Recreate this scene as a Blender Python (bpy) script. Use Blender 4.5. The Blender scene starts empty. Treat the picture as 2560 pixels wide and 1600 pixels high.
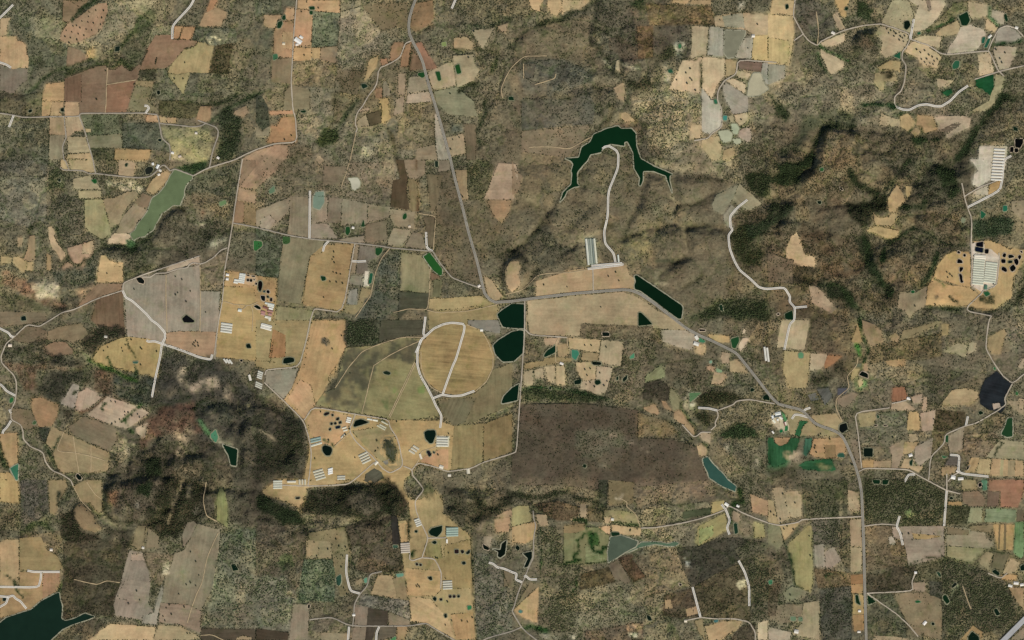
import bpy, math, random
import numpy as np
from mathutils import Vector, geometry

random.seed(7)
rng = np.random.default_rng(7)
scene = bpy.context.scene
col = scene.collection
R = math.radians
# ------------------------------------------------------------ camera, world, sun, exposure
PXM = 2.0                                   # metres on the ground per sheet unit (the sheet is 2560 x 1600)
ALT = 25000.0
cam_d = bpy.data.cameras.new('camera'); cam = bpy.data.objects.new('camera', cam_d); col.objects.link(cam)
cam.location = (0, 0, ALT)                  # a satellite looking straight down
cam_d.sensor_fit = 'HORIZONTAL'; cam_d.sensor_width = 36
cam_d.lens = 36 * ALT / (2560 * PXM)
cam_d.clip_start = 100; cam_d.clip_end = 80000
scene.camera = cam
SUN_AZ, SUN_EL = R(152), R(47)
world = bpy.data.worlds.new('World'); scene.world = world; world.use_nodes = True
wn = world.node_tree.nodes; wn.clear()
sky = wn.new('ShaderNodeTexSky'); sky.sky_type = 'NISHITA'; sky.sun_disc = False
sky.sun_elevation = SUN_EL; sky.sun_rotation = SUN_AZ; sky.altitude = 1800
bg = wn.new('ShaderNodeBackground'); bg.inputs['Strength'].default_value = 0.09
wo = wn.new('ShaderNodeOutputWorld')
world.node_tree.links.new(sky.outputs[0], bg.inputs[0]); world.node_tree.links.new(bg.outputs[0], wo.inputs[0])
sun_d = bpy.data.lights.new('sun', 'SUN'); sun_d.energy = 4.2; sun_d.angle = R(0.5); sun_d.color = (1, .955, .88)
sun = bpy.data.objects.new('sun', sun_d); col.objects.link(sun)
sv = Vector((math.sin(SUN_AZ) * math.cos(SUN_EL), math.cos(SUN_AZ) * math.cos(SUN_EL), math.sin(SUN_EL)))
sun.rotation_euler = sv.to_track_quat('Z', 'Y').to_euler(); sun.location = (0, 0, 3000)
scene.view_settings.view_transform = 'Standard'; scene.view_settings.look = 'None'
scene.view_settings.gamma = 1; scene.view_settings.use_curve_mapping = False
scene.view_settings.exposure = 0.0
scene.cycles.use_denoising = False
scene.cycles.max_bounces = 4
scene.render.filter_size = 1.2
LIGHT = np.array([1.30, 1.27, 1.25])        # brightness of a white flat ground under this sun and sky
# ------------------------------------------------------------ survey: land cover, fields, water, roads, buildings and trees
SURVEY = """
@ 0 0 1.0583
# broad land cover, whole sheet
z 6b6450 1 14 0 0 240 0 240 260 110 420 0 420
z 7b705a .7 16 700 110 960 0 965 200 1000 420 930 480 700 480 705 330
z 71624c .8 14 1080 80 1400 40 1430 220 1380 300 1230 460 1110 420 1120 260
z 5f5748 1 14 1230 150 1390 150 1400 230 1280 270 1235 240
z 8a7a60 1 12 1590 210 1690 210 1700 330 1760 420 1640 400 1560 330
z 7d705a 1 14 1740 150 2090 170 2300 260 2250 300 1900 310 1770 330
z 5a4b38 1 16 1780 290 2290 300 2290 640 2100 760 1850 760 1760 480
z 74684f .16 14 1230 300 1590 420 1740 420 1740 560 1880 680 1740 780 1600 720 1480 640 1230 690 1100 560 1130 440
z 604f3a 1 16 1740 480 2200 620 2200 760 2000 900 1850 900 1700 780
z 5b4f40 1 12 1230 960 1440 945 1560 1000 1700 1100 1740 1200 1120 1190 1110 1100 1220 1070
z 4a4337 1.05 14 240 850 500 850 730 1000 720 1250 480 1230 250 1220
z 6e6a56 1.1 12 500 1260 730 1260 720 1512 470 1512
z 6d6450 1 14 1120 1230 1940 1200 1940 1512 1120 1512
z 6b6048 1 14 2040 1180 2419 1240 2419 1512 2040 1512
z 625b4b 1 10 1890 1300 2040 1300 2040 1512 1890 1512
z 6f6450 .9 14 2030 740 2419 720 2419 1100 2040 1060
# how hilly the ground is
k .34 26 1230 340 1480 300 1600 400 1740 430 1760 560 1880 690 1760 780 1620 740 1490 650 1240 660 1140 560 1200 440
k 1 26 1800 260 1950 240 2280 300 2290 640 2150 780 1900 760 1800 620 1780 440
k 1 22 240 980 500 920 720 1010 720 1140 560 1240 240 1230
k 1 18 480 1150 740 1140 960 1150 1130 1140 1280 1180 1280 1240 1000 1230 740 1270 480 1240
k .6 30 1080 60 1430 30 1640 60 1640 260 1400 320 1230 300 1120 260
k .5 20 420 420 560 400 540 640 300 680 240 620
k .5 20 0 640 240 680 280 830 100 900 0 860
k .4 30 1680 0 2419 0 2419 260 1760 330
# scrub and grazing parcels with straight boundaries
@ 0 0 .26455
s 6a6650 .9 270 345 560 385 640 440 625 620 280 640 262 500
s 79725a .7 250 150 590 190 570 370 270 345
s 6b644e .9 1570 650 1590 700 1660 800 1730 890 1760 950 1510 950 1440 900 1470 760 1480 660
p 8a7f5c 1275 815 1440 830 1400 960 1510 1060 1230 1050 1215 1000
s 4f4a38 1 1320 665 1470 655 1460 760 1400 750 1310 700
p a08a62 1290 760 1455 770 1430 830 1280 800
s 605a48 1 1800 690 2000 690 2170 740 2150 800 1990 920 1770 900 1740 880
s 514a3a 1 0 880 240 900 245 1090 0 1060
s 5d5742 .9 250 900 400 860 395 1095 245 1095
s 5d5846 1 0 1118 465 1118 460 1512 30 1512 40 1250 0 1260
s 77705a .8 640 0 1080 30 1020 120 1000 200
s 86795f .8 1030 40 1330 0 1500 0 1300 180 1260 260 1100 370 900 430 860 400 1000 270
@ 640 0 .26455
p 84775c 770 660 1000 670 960 900 740 860
s 6f624a .8 750 870 930 930 820 1100 720 1200
s 867962 .8 800 110 1000 60 1180 290 1150 380 1000 520 790 640 775 430
p 7f6e50 1005 55 1430 20 1440 280 1330 250 1195 290
p 937552 1490 40 1670 0 1680 170 1610 250 1500 300 1460 250
s 7d705a .9 390 1120 740 1040 720 1200 560 1320 530 1400 400 1350
s 6d624c .9 60 800 270 800 250 1040 130 1040 60 920
s 7c7058 .8 800 0 990 0 1000 50 800 110
@ 1280 0 .26455
s 6f614a .7 100 270 730 150 740 430 820 440 780 520 540 580 340 520 110 530
s 5f5a4b .9 110 600 400 560 690 640 760 760 500 850 110 740
p 7d6c52 110 610 230 600 200 740 110 740
s 5e584a .6 90 930 430 945 720 880 790 1000 760 1170 90 1230
p 86745a 90 1240 730 1190 640 1390 500 1490 90 1430
@ 1920 400 .26455
s 4d4233 .8 240 1005 430 1010 420 1180 235 1165
p 8a755a 0 870 170 935 240 945 240 1170 0 1150
@ 1280 800 .26455
s 77664a .7 1195 880 1480 960 1560 1060 1190 1110
@ 1920 800 .26455
s 655842 .9 390 70 780 130 780 300 350 290
s 6a5e48 .9 150 650 450 650 620 880 330 870 110 800
s 63563f 1 1560 1050 1680 1060 1660 1170 1540 1290 1540 1100
s 6b5e48 1 1550 1300 1700 1180 1720 1270 1640 1400 1640 1512 1520 1512
@ 0 0 1.0583
# farm pastures crossing tiles
f b5985f 533 645 600 648 654 660 652 722 640 790 640 855 505 842 520 740
f a09468 656 722 740 735 718 868 640 855
@ 0 0 .26455
# ---- tile 0 0
z 5d5a46 1 8 100 160 240 150 270 340 620 420 600 640 300 640 270 500 200 390
z 86795f .8 10 640 410 900 330 1020 200 1020 60 1300 60 1250 240 1100 380 860 470
z 525339 .9 8 1100 460 1290 280 1300 180 1420 80 1480 100 1400 300 1380 470 1260 600 1200 500
f b89c72 0 170 100 165 70 240 62 330 0 340
f c4a172 0 345 155 345 165 385 215 395 245 430 255 500 272 560 265 640 180 640 130 655 60 625 0 605
f 857864 0 608 130 658 180 643 262 650 255 760 190 800 130 880 90 880 0 850
f b08f6b 570 330 640 220 700 190 760 150 850 80 930 30 1015 30 1020 110 985 200 960 270 900 330 820 360 720 400 660 415 600 390 570 370
f 8f7757 600 0 840 0 800 45 740 110 690 190 630 215 590 190 595 100
v 39432e 7 1.2 910 0 850 40 790 60 740 120 680 190
f 9b7f60 640 440 720 460 840 535 820 560 730 605 625 630
z c8a46a .1 4 810 470 880 430 930 490 900 540 830 550
v 3d472c 5 1.2 250 880 330 830 400 750 500 680 620 640 720 610 830 570 900 550 1000 500 1090 470 1180 400 1290 270 1300 200 1380 130 1420 90
z 43462f 1.2 4 620 690 700 650 830 640 900 590 1000 575 1030 590 1040 640 1130 560 1190 580 1210 650 1250 640 1300 610 1330 600 1280 660 1230 675 1190 650 1150 615 1080 660 1030 660 950 630 830 660 700 700 610 740
f 8e7459 610 745 700 710 830 660 930 625 1000 620 1030 660 1080 660 1150 615 1190 650 1240 675 1300 620 1335 600 1300 740 1275 800 1215 1000 1195 1062 995 1068 750 1070 750 965 610 960
f 85684e 612 748 770 700 770 958 612 956
f 9a7254 1010 805 1270 765 1210 1000 1190 1058 1002 1062
rt 1020 640 1005 800 1005 950 995 1065
rt 1008 800 1285 755
f c6a06c 440 795 605 775 603 955 400 950 410 890
f c6a26e 400 962 482 965 478 1090 395 1098
f c2a070 492 965 600 967 590 1030 560 1050 598 1098 475 1095
f c4a075 612 965 745 967 747 1090 612 1096
f b59870 470 1110 605 1107 615 1220 618 1272 468 1272
f 9a8c6c 468 1277 618 1277 590 1370 598 1512 455 1512
f bfa47c 615 1106 748 1106 798 1220 700 1250 660 1280 637 1288
f b5a47a 637 1292 812 1290 850 1440 650 1450
f c3a878 650 1456 852 1446 872 1512 615 1512
s 67664c .8 770 1085 1100 1085 1160 1260 820 1280
f 8c8463 820 1290 1140 1260 1160 1398 850 1395
s 575545 1 1150 1165 1490 1160 1520 1300 1600 1380 1605 1440 1430 1410 1165 1398
s 4d4a38 1 850 1400 1085 1405 1070 1512 885 1512
f b3935f 1090 1410 1430 1417 1400 1512 1080 1512
z 9a8f62 .8 5 1510 1190 1940 1210 2010 1270 2000 1400 1960 1512 1620 1512 1610 1360 1530 1290
z c8b090 .2 3 1620 1440 1720 1440 1760 1512 1620 1512
f c09b6e 1380 1090 1480 1090 1498 1155 1375 1150
f b49a6c 1505 1100 1560 1105 1575 1160 1512 1160
f c09b6e 1580 1112 1663 1112 1663 1165 1582 1160
f a4835c 1865 1010 2000 995 1985 1130 1945 1150 1862 1130
s 585036 1 1510 950 1780 950 1900 990 1860 1100 1780 1120 1660 1108 1500 1080
f 9b7a5b 1380 480 1470 330 1630 330 1630 372 1860 385 1870 400 1850 430 1740 460 1620 600 1570 640 1315 660 1360 560 1400 470
s 857b5c .7 1440 260 1630 235 1620 325 1470 330 1390 460 1380 420
f c09162 1648 248 1730 250 1690 368 1637 368
f c09162 1737 250 1845 255 1802 373 1697 370
f b39c68 1740 470 1830 450 1870 395 1945 395 1960 430 2015 440 1970 690 1800 680 1670 700 1580 690 1620 610
f a99a66 1580 695 1680 710 1798 684 1730 890 1660 800 1600 740
f b98a5e 1990 0 2055 0 2000 110 1950 110
f b3946a 1900 200 1935 122 2050 72 2145 120 2085 250 1885 245
s 473f2e 1.1 2025 440 2200 400 2200 440 2170 560 2160 700 1985 690
s 64614f 1 1850 260 2230 270 2240 400 2020 430 1870 390 1820 370
v 3d402e 5 1.2 2419 450 2370 480 2330 540 2300 620 2280 700 2250 800 2240 900 2200 940 2100 970 2000 990 1850 970 1700 960
v 3c4630 7 1.2 2500 860 2300 950 2200 1000 2100 1060 2020 1130 1970 1170
z 3f4233 1.2 5 2070 1080 2150 1050 2310 1110 2260 1200 2240 1400 2180 1512 2075 1512 2075 1240
f a98c6a 2220 1050 2330 1000 2350 1060 2300 1110 2210 1080
z d8c8a0 .1 3 1950 360 2040 340 2090 380 2010 410
w 18261a 1090 442 1135 435 1130 478 1085 488
w 101c12 1480 862 1508 852 1514 888 1490 898
w 0e1a10 572 1030 604 1016 604 1058 576 1050
w 10201a 1495 1312 1528 1312 1525 1338 1496 1335
w 101c10 265 1045 300 1030 305 1055 275 1068
f c8b080 800 1218 860 1220 858 1250 815 1250
rg:a 0 1070 130 1088 230 1110 470 1103 750 1100 760 1070 1000 1070 1370 1068 1450 1080 1490 1085 1505 1160 1530 1300 1560 1335 1605 1370 1612 1450 1605 1512
rg:b 1508 1165 1700 1185 1830 1200 1900 1190 1945 1165
rg:c 1870 1135 1945 1165 2040 1200 2065 1240 2060 1290 2010 1430 1980 1587
rc 1845 -30 1800 60 1630 240 1628 370
rc -20 185 30 140 125 45
rc -20 585 60 610 105 640
rc 130 1090 85 1200
rc 1365 1000 1390 1000 1410 1020 1375 1070
rg:d 610 1100 615 1200 628 1300 590 1380 605 1512 620 1520 655 1607
rg:e 750 1100 800 1230 840 1370 880 1512 905 1640
t round dark tree dotted over the orange-brown oval field | 692 248 757 263 680 303 838 158 776 203 834 212 908 100 980 102 965 170 883 220 953 233 816 278 870 288 795 335 616 347 667 358 628 289 725 243 740 322 938 285 730 376 655 407
t small dark tree in the line crossing the red-brown field | 1482 553 1478 572 1475 588 1470 604
t lone tree standing in the big brown ploughed field | 912 938 1275 795 998 668
t tree in the yellow-olive fields west of the dark scrub block | 1748 592 1650 745 1730 745
u f4f0ea 1632 1445 9 7 20 | small white house at the reservoir hamlet beside the grey lane
u d8c4b0 1700 1478 10 7 -15 | small pale house among hamlet trees north of the olive reservoir
u e8ddd0 1855 1258 8 7 5 | tiny white hut in the olive paddocks above the hamlet
u f0e6dc 2062 1492 9 7 30 | small white house at the bend of the hamlet lane
@ 640 0 .26455
# ---- tile 1 0
z 5a5a48 1 6 0 0 380 0 370 70 270 70 240 140 0 140
z 5c5a48 1 8 0 270 165 270 160 520 0 560
f c29a6a 395 0 790 0 795 120 600 105 395 80
f c09a6e 285 75 365 80 355 188 252 188 280 110
f c1966a 375 85 535 95 520 430 357 440 360 250
f b5946a 75 140 245 145 200 190 185 265 110 260 75 235
f b28c63 175 272 245 203 353 197 345 543 160 540 165 440
f bf9c6c 250 300 350 300 343 470 250 450
f c99f68 357 446 518 452 522 545 495 570 350 575
f c2a06a 527 450 606 449 603 550 530 545
f 9c8462 610 449 772 434 765 600 560 552 605 552
f 8f7a5a 155 560 345 547 330 790 148 770
s 5b5d4b 1 540 105 795 125 770 430 525 445
s 7a6a50 .9 348 580 560 565 750 602 745 830 590 825 335 797
f 8a7d5c 270 870 340 800 510 850 510 1035 260 1040
f bb8b62 130 1050 345 1046 350 1076 130 1085
f b5895c 145 1190 200 1195 240 1110 360 1100 385 1340 100 1350 135 1280
f a08f6e 0 1200 60 1250 110 1190 135 1210 120 1290 0 1290
s 3f4034 1.1 0 900 60 910 110 1000 130 1190 60 1230 0 1160
f ba9672 0 1430 170 1372 390 1362 300 1385 300 1480 200 1600 0 1790 -180 1760 -130 1500
z 6a5a42 .6 5 310 1370 500 1370 540 1480 300 1640 200 1600 300 1480
rl:f 386 -20 370 170 355 350 345 560 332 780 350 1040 375 1120 388 1345 170 1358 0 1415 -120 1470 -200 1512 -459 1590 -590 1662
z 827560 .9 8 800 100 1000 60 1190 300 1150 400 1130 500 1000 520 1010 650 780 650 770 430
z 7a6a4c .4 10 990 60 1440 20 1440 300 1290 400 1200 300
z 9a7852 .3 6 1490 30 1670 0 1680 250 1600 300 1480 320
z 6c5f46 .9 10 740 660 1000 670 940 930 860 1100 720 1200
f a07b58 1310 400 1400 400 1370 540 1290 590 1260 570 1280 440
f a27a55 1412 430 1470 392 1440 630 1365 630 1370 560
f a0775a 1510 410 1560 395 1620 500 1720 650 1610 660 1580 570
f 8f7052 1470 450 1570 590 1580 650 1442 670
z 6f6044 .4 4 1050 520 1170 490 1290 600 1430 640 1420 1080 1280 1120 1210 1180 1080 1200 940 1200 960 1060 1010 960 960 940 1000 760
f b79a68 1060 590 1080 560 1160 520 1140 620 1080 720 1020 770 1050 660
f a97e5a 1175 560 1240 550 1255 595 1190 625
f b6995f 1170 930 1250 925 1255 1080 1280 1110 1210 1165 1180 1160 1190 1050
f a5805c 1130 835 1195 830 1190 925 1130 920
f 93866a 1200 760 1240 770 1275 900 1200 920
f a58e70 1325 940 1400 900 1395 1060 1300 1090
f a69070 1340 700 1420 690 1415 895 1345 900
f b49878 975 1060 1000 1025 1070 1020 1060 1045
f a99570 950 1150 1040 1075 1070 1190 960 1200
f 63563c 1042 1080 1180 1040 1185 1160 1075 1188
f b8a284 1425 890 1640 862 1655 960 1420 975
f a39374 1435 730 1598 722 1633 850 1427 885
f b39c78 1620 685 1790 602 1855 587 1888 810 1672 845
f ac9a74 1860 530 2050 510 2060 600 2110 670 2050 760 1900 830 1890 700
f a8936a 1870 360 1990 350 2070 420 2030 470 1870 465
f a39472 2035 290 2255 260 2210 350 2140 465
f b89a74 2280 250 2380 220 2370 290 2330 310
f 8d8766 1682 862 1890 822 2060 960 2090 1100 1810 1080 1705 960
f b4a78d 1680 1080 1708 1080 1828 1512 1720 1512 1690 1300
s 78694f .9 1420 980 1650 965 1690 1080 1690 1360 1440 1420 1340 1400 1340 1150 1400 1080
f ac9470 1800 1300 1960 1260 1990 1450 1842 1480
f 9c8a6a 1520 1400 1690 1365 1715 1512 1510 1512
f 77684e 1965 1170 2080 1180 2080 1512 1992 1512
z 66665a .1 3 1870 1190 1960 1160 1950 1250 1850 1260
v 48482e 4 1.1 1478 450 1452 600 1435 700 1425 850 1410 1060
v 2f3828 6 1.3 2150 960 2180 1050 2120 1180 2090 1250 2110 1350 2100 1600
v 3f4434 6 1.2 2480 140 2300 215 2180 270 2060 240
v 44472f 8 1.2 1860 470 1980 480 2150 470 2290 500 2270 580 2220 690
v 3a3c2a 6 1.2 1910 870 2010 810 2080 780
z 45492f 1.3 6 550 1310 640 1220 760 1240 760 1330 640 1420 560 1400
v 3f4630 6 1.2 960 940 850 1080 760 1240
v 5a5238 4 .8 740 870 735 1000 720 1150 690 1230
v 4b452f 8 .9 1230 1190 1300 1330 1330 1512 1370 1720
z e0d0a8 .1 3 1000 1400 1110 1390 1090 1470 980 1480
z d8c4a0 .1 3 1130 1300 1165 1310 1100 1380
f c4ac82 560 1512 590 1460 640 1512 600 1560
rt:p1 945 1250 920 1370 890 1512 850 1640 800 1780
w 1f3a20 205 210 245 195 250 220 230 265 200 265
w 1c3a20 250 150 275 140 280 185 245 185
w 1c3c1c 500 65 550 60 555 90 510 90
w 1c401c 505 105 535 100 535 135 510 135
w 3f6b45 160 515 200 510 207 550 162 570
w 1f4a20 1530 690 1590 680 1595 722 1570 735 1530 715
w 1f4a20 1695 680 1735 675 1750 758 1722 765 1708 720
w 1f4a1c 1880 620 1920 605 1940 688 1902 700
w 1a3020 990 795 1030 790 1060 815 1010 840
w 14301a 2385 915 2425 910 2440 948 2388 945
w 163018 420 1047 470 1040 470 1065 425 1062
w 8d9a55 1755 400 1795 395 1800 435 1755 435
ra:h 1520 -40 1475 80 1450 170 1442 250 1450 320 1480 390 1530 480 1575 580 1600 680 1640 830 1690 980 1740 1150 1790 1330 1840 1512 1870 1652 1950 1952 2010 2202 2090 2472 2140 2692 2160 2772 2210 2832 2260 2857 2330 2852 2419 2847 2669 2812 3019 2772 3319 2747 3479 2737 3559 2747 3639 2782 3799 2892 3964 3024 4069 3104 4179 3164 4319 3224 4539 3334 4619 3434 4699 3534 4838 3714 4888 3774 4938 3819 5038 3844 5138 3869 5178 3894 5238 3959 5288 4004 5358 4034 5438 4059 5508 4094 5548 4134 5588 4214 5658 4384 5703 4536 5723 4656 5733 4886 5743 5136 5750 5436 5758 5736 5768 6080
rl 1470 385 1410 410 1365 540 1270 600 1180 635 1155 680 1145 780 1115 840 1065 900 1010 1000 960 1060 942 1120 940 1180 958 1215 945 1250
rc 1892 -20 1850 80
t tree in the pale fields east of the curved highway | 2010 545 2060 300 1835 885 1860 1320 1920 1300 1840 1410
t dark tree on the orange farm strips beside the light farm lane | 590 75 455 520 480 20 430 110 335 1280 270 1320
u fbfaf6 398 385 26 14 35 | white-roofed farm building with angled wings beside the north lane
u f6f3ec 428 352 12 8 35 | small white shed behind the white-roofed farm building
u ece4d8 388 420 10 7 -10 | low pale outbuilding below the white-roofed farm building
u e8d8b8 262 412 9 8 5 | cream cottage on the orange strip west of the north lane
@ 1280 0 .26455
# ---- tile 2 0
z 6a5c46 .9 10 0 0 160 0 190 100 0 240
f d0ae7a 160 0 300 0 265 60 265 115 190 90
f cbab78 340 0 460 0 470 80 430 150 370 130 330 50
p c4a678 480 0 740 0 640 90 560 60 470 140
v 383a2b 8 1.3 -20 450 100 320 250 240 400 190 480 180 560 120 680 90 750 40
v 32312a 9 1.2 820 0 800 120 780 200 750 280 745 360 760 420 850 430
z 584f42 1.1 8 830 0 1260 0 1890 50 1910 230 1690 240 1690 560 1400 560 1190 560 1050 700 860 560 830 420
s 604c38 1 1180 250 1330 247 1330 540 1190 558
s 574a3c 1 920 360 1010 340 1170 440 1180 558 1060 588 1000 500 920 470
s 6d5a40 1 1265 40 1885 60 1915 235 1700 228 1300 238
z 38402c 1.4 6 1090 0 1240 0 1230 100 1110 90
f c2a070 1520 0 1690 0 1650 35 1510 30
f b39468 1700 0 1880 0 1878 45 1680 38
f c0a87e 1912 150 2080 120 2200 115 2419 130 2419 328 2282 328 2200 282 2010 258 1922 243
f a9a283 1985 152 2180 122 2200 268 2012 256
f bba981 1705 242 1860 257 1842 520 1800 530 1692 553
f b0a68f 1865 252 1998 262 1998 530 1845 520
w 8b866a 2012 287 2208 292 2198 332 2100 540 2040 548 2004 500
f cdb070 2285 340 2419 332 2419 578 2262 560
f b5aa90 2200 362 2280 342 2265 558 2103 543 2152 440
f d0b388 1610 572 1720 567 1798 533 1788 880 1482 840 1560 690
f d2b78a 1803 537 2013 552 2008 720 1940 810 1900 900 1890 940 1792 820
f b49a6c 2020 557 2118 562 2118 700 2017 728
f 7d6554 2142 572 2370 592 2355 680 2142 650
f cbb48a 2112 660 2258 690 2230 758 2150 740 2112 702
w c0b48e 2280 692 2350 692 2390 800 2425 840 2330 900 2222 908 2242 780
f cdb58c 2022 760 2090 740 2210 790 2198 890 2080 800
f a49a85 2020 782 2230 912 2230 1060 2090 1080 2020 950 1992 830
f b0a894 2370 590 2419 595 2419 800 2400 790 2355 690
f b8ae97 1792 830 1880 942 1950 952 1980 1060 1983 1190 1930 1240 1870 1270 1797 1240
f c8ac7e 1692 1182 1788 1182 1788 1308 1672 1308
f bda676 1792 1332 1880 1292 1960 1282 1985 1400 1960 1512 1890 1512 1802 1400
p b39a6c 2000 1420 2090 1390 2110 1450 2060 1512 1990 1512
w b8b690 1950 1242 2040 1230 2083 1260 2070 1330 2000 1348 1970 1300
w b4b890 2072 1172 2120 1170 2148 1210 2130 1268 2082 1260
w bcba92 2082 1312 2160 1312 2163 1350 2110 1364
w 3f8a78 1995 1095 2033 1092 2030 1138 1996 1135
w 2f6b48 1905 945 1930 935 1943 978 1916 984
f bca38a 2142 1240 2200 1202 2250 1212 2263 1300 2230 1343 2142 1290
f c9b286 2102 1090 2230 1057 2230 1140 2160 1198 2112 1150
f a39a72 2050 1100 2090 1085 2110 1150 2060 1160
rl 2500 590 2135 565 2120 700 2010 760 1950 850 1940 940 1980 1030 1985 1200 1890 1260 1850 1310 1720 1330
v 3a4a2c 4 1.3 1960 1340 2000 1355 2080 1345 2090 1265 2060 1170
v 3a4a2c 4 1.3 2150 1210 2200 1190 2245 1150
v 3b4a2a 4 1.3 2205 890 2240 770 2150 752 2080 725
v 474c30 2.5 1.2 1800 530 1900 532 2015 547 2130 560
v 474c30 2.5 1.2 1790 540 1785 880
v 474c30 2.5 1.1 1862 255 1842 520
v 474c30 2.5 1.2 1600 560 1720 562 1800 528
v 5a5638 2.5 1 1905 150 2080 118 2200 112 2419 128
z cfc0a0 .3 4 1430 590 1540 560 1540 640 1500 760 1430 780 1440 680
z d8ccb0 .2 4 1550 430 1620 400 1640 440 1580 550 1550 520
z d4c4a6 .3 4 1700 940 1730 920 1740 1080 1660 1060 1640 1000
z cfc0a8 .3 5 2110 30 2160 10 2230 0 2200 60 2150 90
z 33402c 1.4 5 1730 950 1780 900 1785 1120 1740 1060
w 3a6f45 1570 420 1598 412 1603 450 1576 460
w 27583a 1470 662 1508 652 1523 688 1482 690
f b99c74 960 832 1050 782 1070 860 1060 955 1000 930 975 860
f bfa272 1030 1072 1080 1062 1180 1150 1070 1153 1030 1110
f c9b488 990 572 1015 562 1030 680 975 660
w:res 082c14 500 1497 630 1490 660 1390 740 1340 770 1270 900 1215 1000 1190 1030 1215 1130 1215 1170 1260 1175 1380 1215 1500 1250 1517 1340 1572 1440 1612 1520 1647 1490 1662 1490 1712 1515 1827 1470 1712 1455 1662 1400 1642 1340 1617 1240 1617 1235 1712 1215 1757 1200 1752 1210 1682 1155 1592 1145 1440 1110 1370 1090 1335 1060 1345 1065 1380 930 1360 860 1390 840 1440 740 1460 715 1512 700 1530 660 1572 615 1632 615 1732 640 1757 590 1767 520 1802 500 1852 455 1912 480 1822 560 1742 570 1642 560 1612 580 1552 560 1522
rc 855 1405 880 1385 920 1380 985 1420 1005 1460 1005 1512 1000 1592 910 1812 905 2042 870 2192 880 2302 960 2392 978 2477
z 8f8066 1.1 6 1100 930 1480 850 1790 890 1790 1170 1690 1180 1680 1300 1700 1400 1500 1460 1300 1380 1270 1180 1120 1020
z 564c3f .9 4 1210 1180 1280 1230 1290 1350 1420 1450 1420 1512 1230 1500 1170 1380
z 6b5440 .5 4 900 1170 1180 1165 1210 1200 1170 1250 1030 1210
v 3c3a2c 4 1.2 1090 930 1110 1050 1170 1130 1250 1160 1280 1230
v 443f30 8 1.2 960 980 930 1120 900 1150 770 1250
v 4f4838 6 1 820 780 820 900 790 1000 850 1090
v 3a382c 8 1.2 820 440 850 520 920 600 960 690 1010 720 1040 690 1030 590
v c8bc98 3 .3 860 560 900 600 930 640
v c8bc98 3 .3 1060 610 1140 640 1200 650
v 3f3f2f 4 1.2 430 940 520 930 620 915 720 880
v 3f3f30 4 1.2 640 630 720 670 740 720
z 4b4636 1.2 5 1060 760 1280 740 1380 820 1300 890 1150 870 1080 830
z 4a4838 1.2 6 1320 560 1480 440 1540 480 1460 560 1360 620
z 5b564a 1 6 100 600 400 560 700 640 760 760 500 860 120 900
z 857459 .6 5 90 1240 760 1180 740 1340 640 1400 500 1500 90 1420
rt 160 1390 380 1385 540 1410 680 1330 760 1290
t dark tree dotted over the big cream field by the eroded gully | 1645 690 1555 755 1685 740 1700 760 1655 790 1735 855 1685 650
t tree along the pale fields east of the turbid square pond | 2230 455 2320 230 2075 145 1965 190 2165 1130
u f0e8dc 2280 340 10 9 0 | small white house at the corner of the golden field
@ 1920 0 .26455
# ---- tile 3 0
f cfae78 40 0 250 0 240 140 25 130
f d0b27a 0 137 238 152 245 390 200 610 0 600
f c5ac70 0 352 208 387 190 600 0 592
f 9e977e 0 604 160 617 160 735 0 800
rl 258 -20 238 150 270 210 330 320 390 390 465 430 500 390 640 320 720 285 900 240 1060 225 1180 260 1330 315 1345 370 1440 405 1520 430 1650 520 2080 480 2100 500 2170 660 2230 720
rl 335 320 245 385
rt 465 430 480 280 455 110
rc 1378 180 1345 370
rl 1345 370 1310 440 1270 490 1265 560 1305 620 1290 780 1260 860 1200 910 1195 970 1215 1010
rc 1215 1010 1270 1035 1335 1040 1420 995 1500 985 1580 1005 1640 1005 1720 955 1800 870 1890 810
rl 1950 750 2200 670 2440 615
rl 2080 480 2110 400 2180 270 2260 240 2350 270 2415 345
rt 730 285 660 160 620 130
s 5f5648 1 258 0 480 0 600 130 640 290 480 380 400 330 262 160
s 6a604c 1.1 770 0 1160 0 1060 215 760 260 740 160
f c9a468 630 0 770 0 720 90 740 160 690 150 660 60
f b49a78 610 142 660 112 728 270 680 290 650 250
p a89a74 1172 0 1320 0 1380 150 1370 180 1343 310 1172 253 1072 215
w 0c1c10 1285 205 1330 195 1345 240 1310 285 1285 265
f cbb690 1322 0 1670 0 1680 40 1600 180 1480 290 1362 300 1387 150 1422 60
f 9a8870 1490 0 1530 0 1545 90 1520 110
f c0ab82 1890 12 2090 50 2080 150 1922 180 1892 110
w 10301a 1800 155 1880 110 1908 190 1880 240 1830 240 1815 190
s 7c7050 .9 1480 290 1620 180 1760 30 1890 10 1888 108 1790 158 1640 250 1530 310
f b8a274 1640 262 1790 192 1813 240 1800 320 1650 345 1580 320
f cbb89a 1822 252 1910 232 2040 282 2058 340 1990 450 1930 490 1690 510 1710 440 1780 350
f cfae80 2062 172 2170 260 2140 300 2052 280
f a79d88 2192 262 2260 242 2340 282 2400 350 2340 400 2170 430 2142 400 2172 290
f baa888 2132 432 2340 442 2340 520 2270 660 2180 650 2132 500
f b0a284 2120 90 2240 120 2230 230 2180 230 2110 160
z 2f6038 .8 3 2080 50 2110 60 2110 160 2190 250 2160 250 2080 150
v 2f4a2c 6 1.3 1750 180 1620 250 1500 290
v 2f4a2c 5 1.3 2130 420 2260 410 2340 400 2400 380
w 1f5a42 2027 352 2055 352 2040 410 2018 408
w 1f5a42 2080 362 2105 358 2068 450 2042 450
f ceb284 1372 392 1500 432 1600 502 1640 540 1590 640 1460 610 1400 540 1300 490 1320 432
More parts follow.
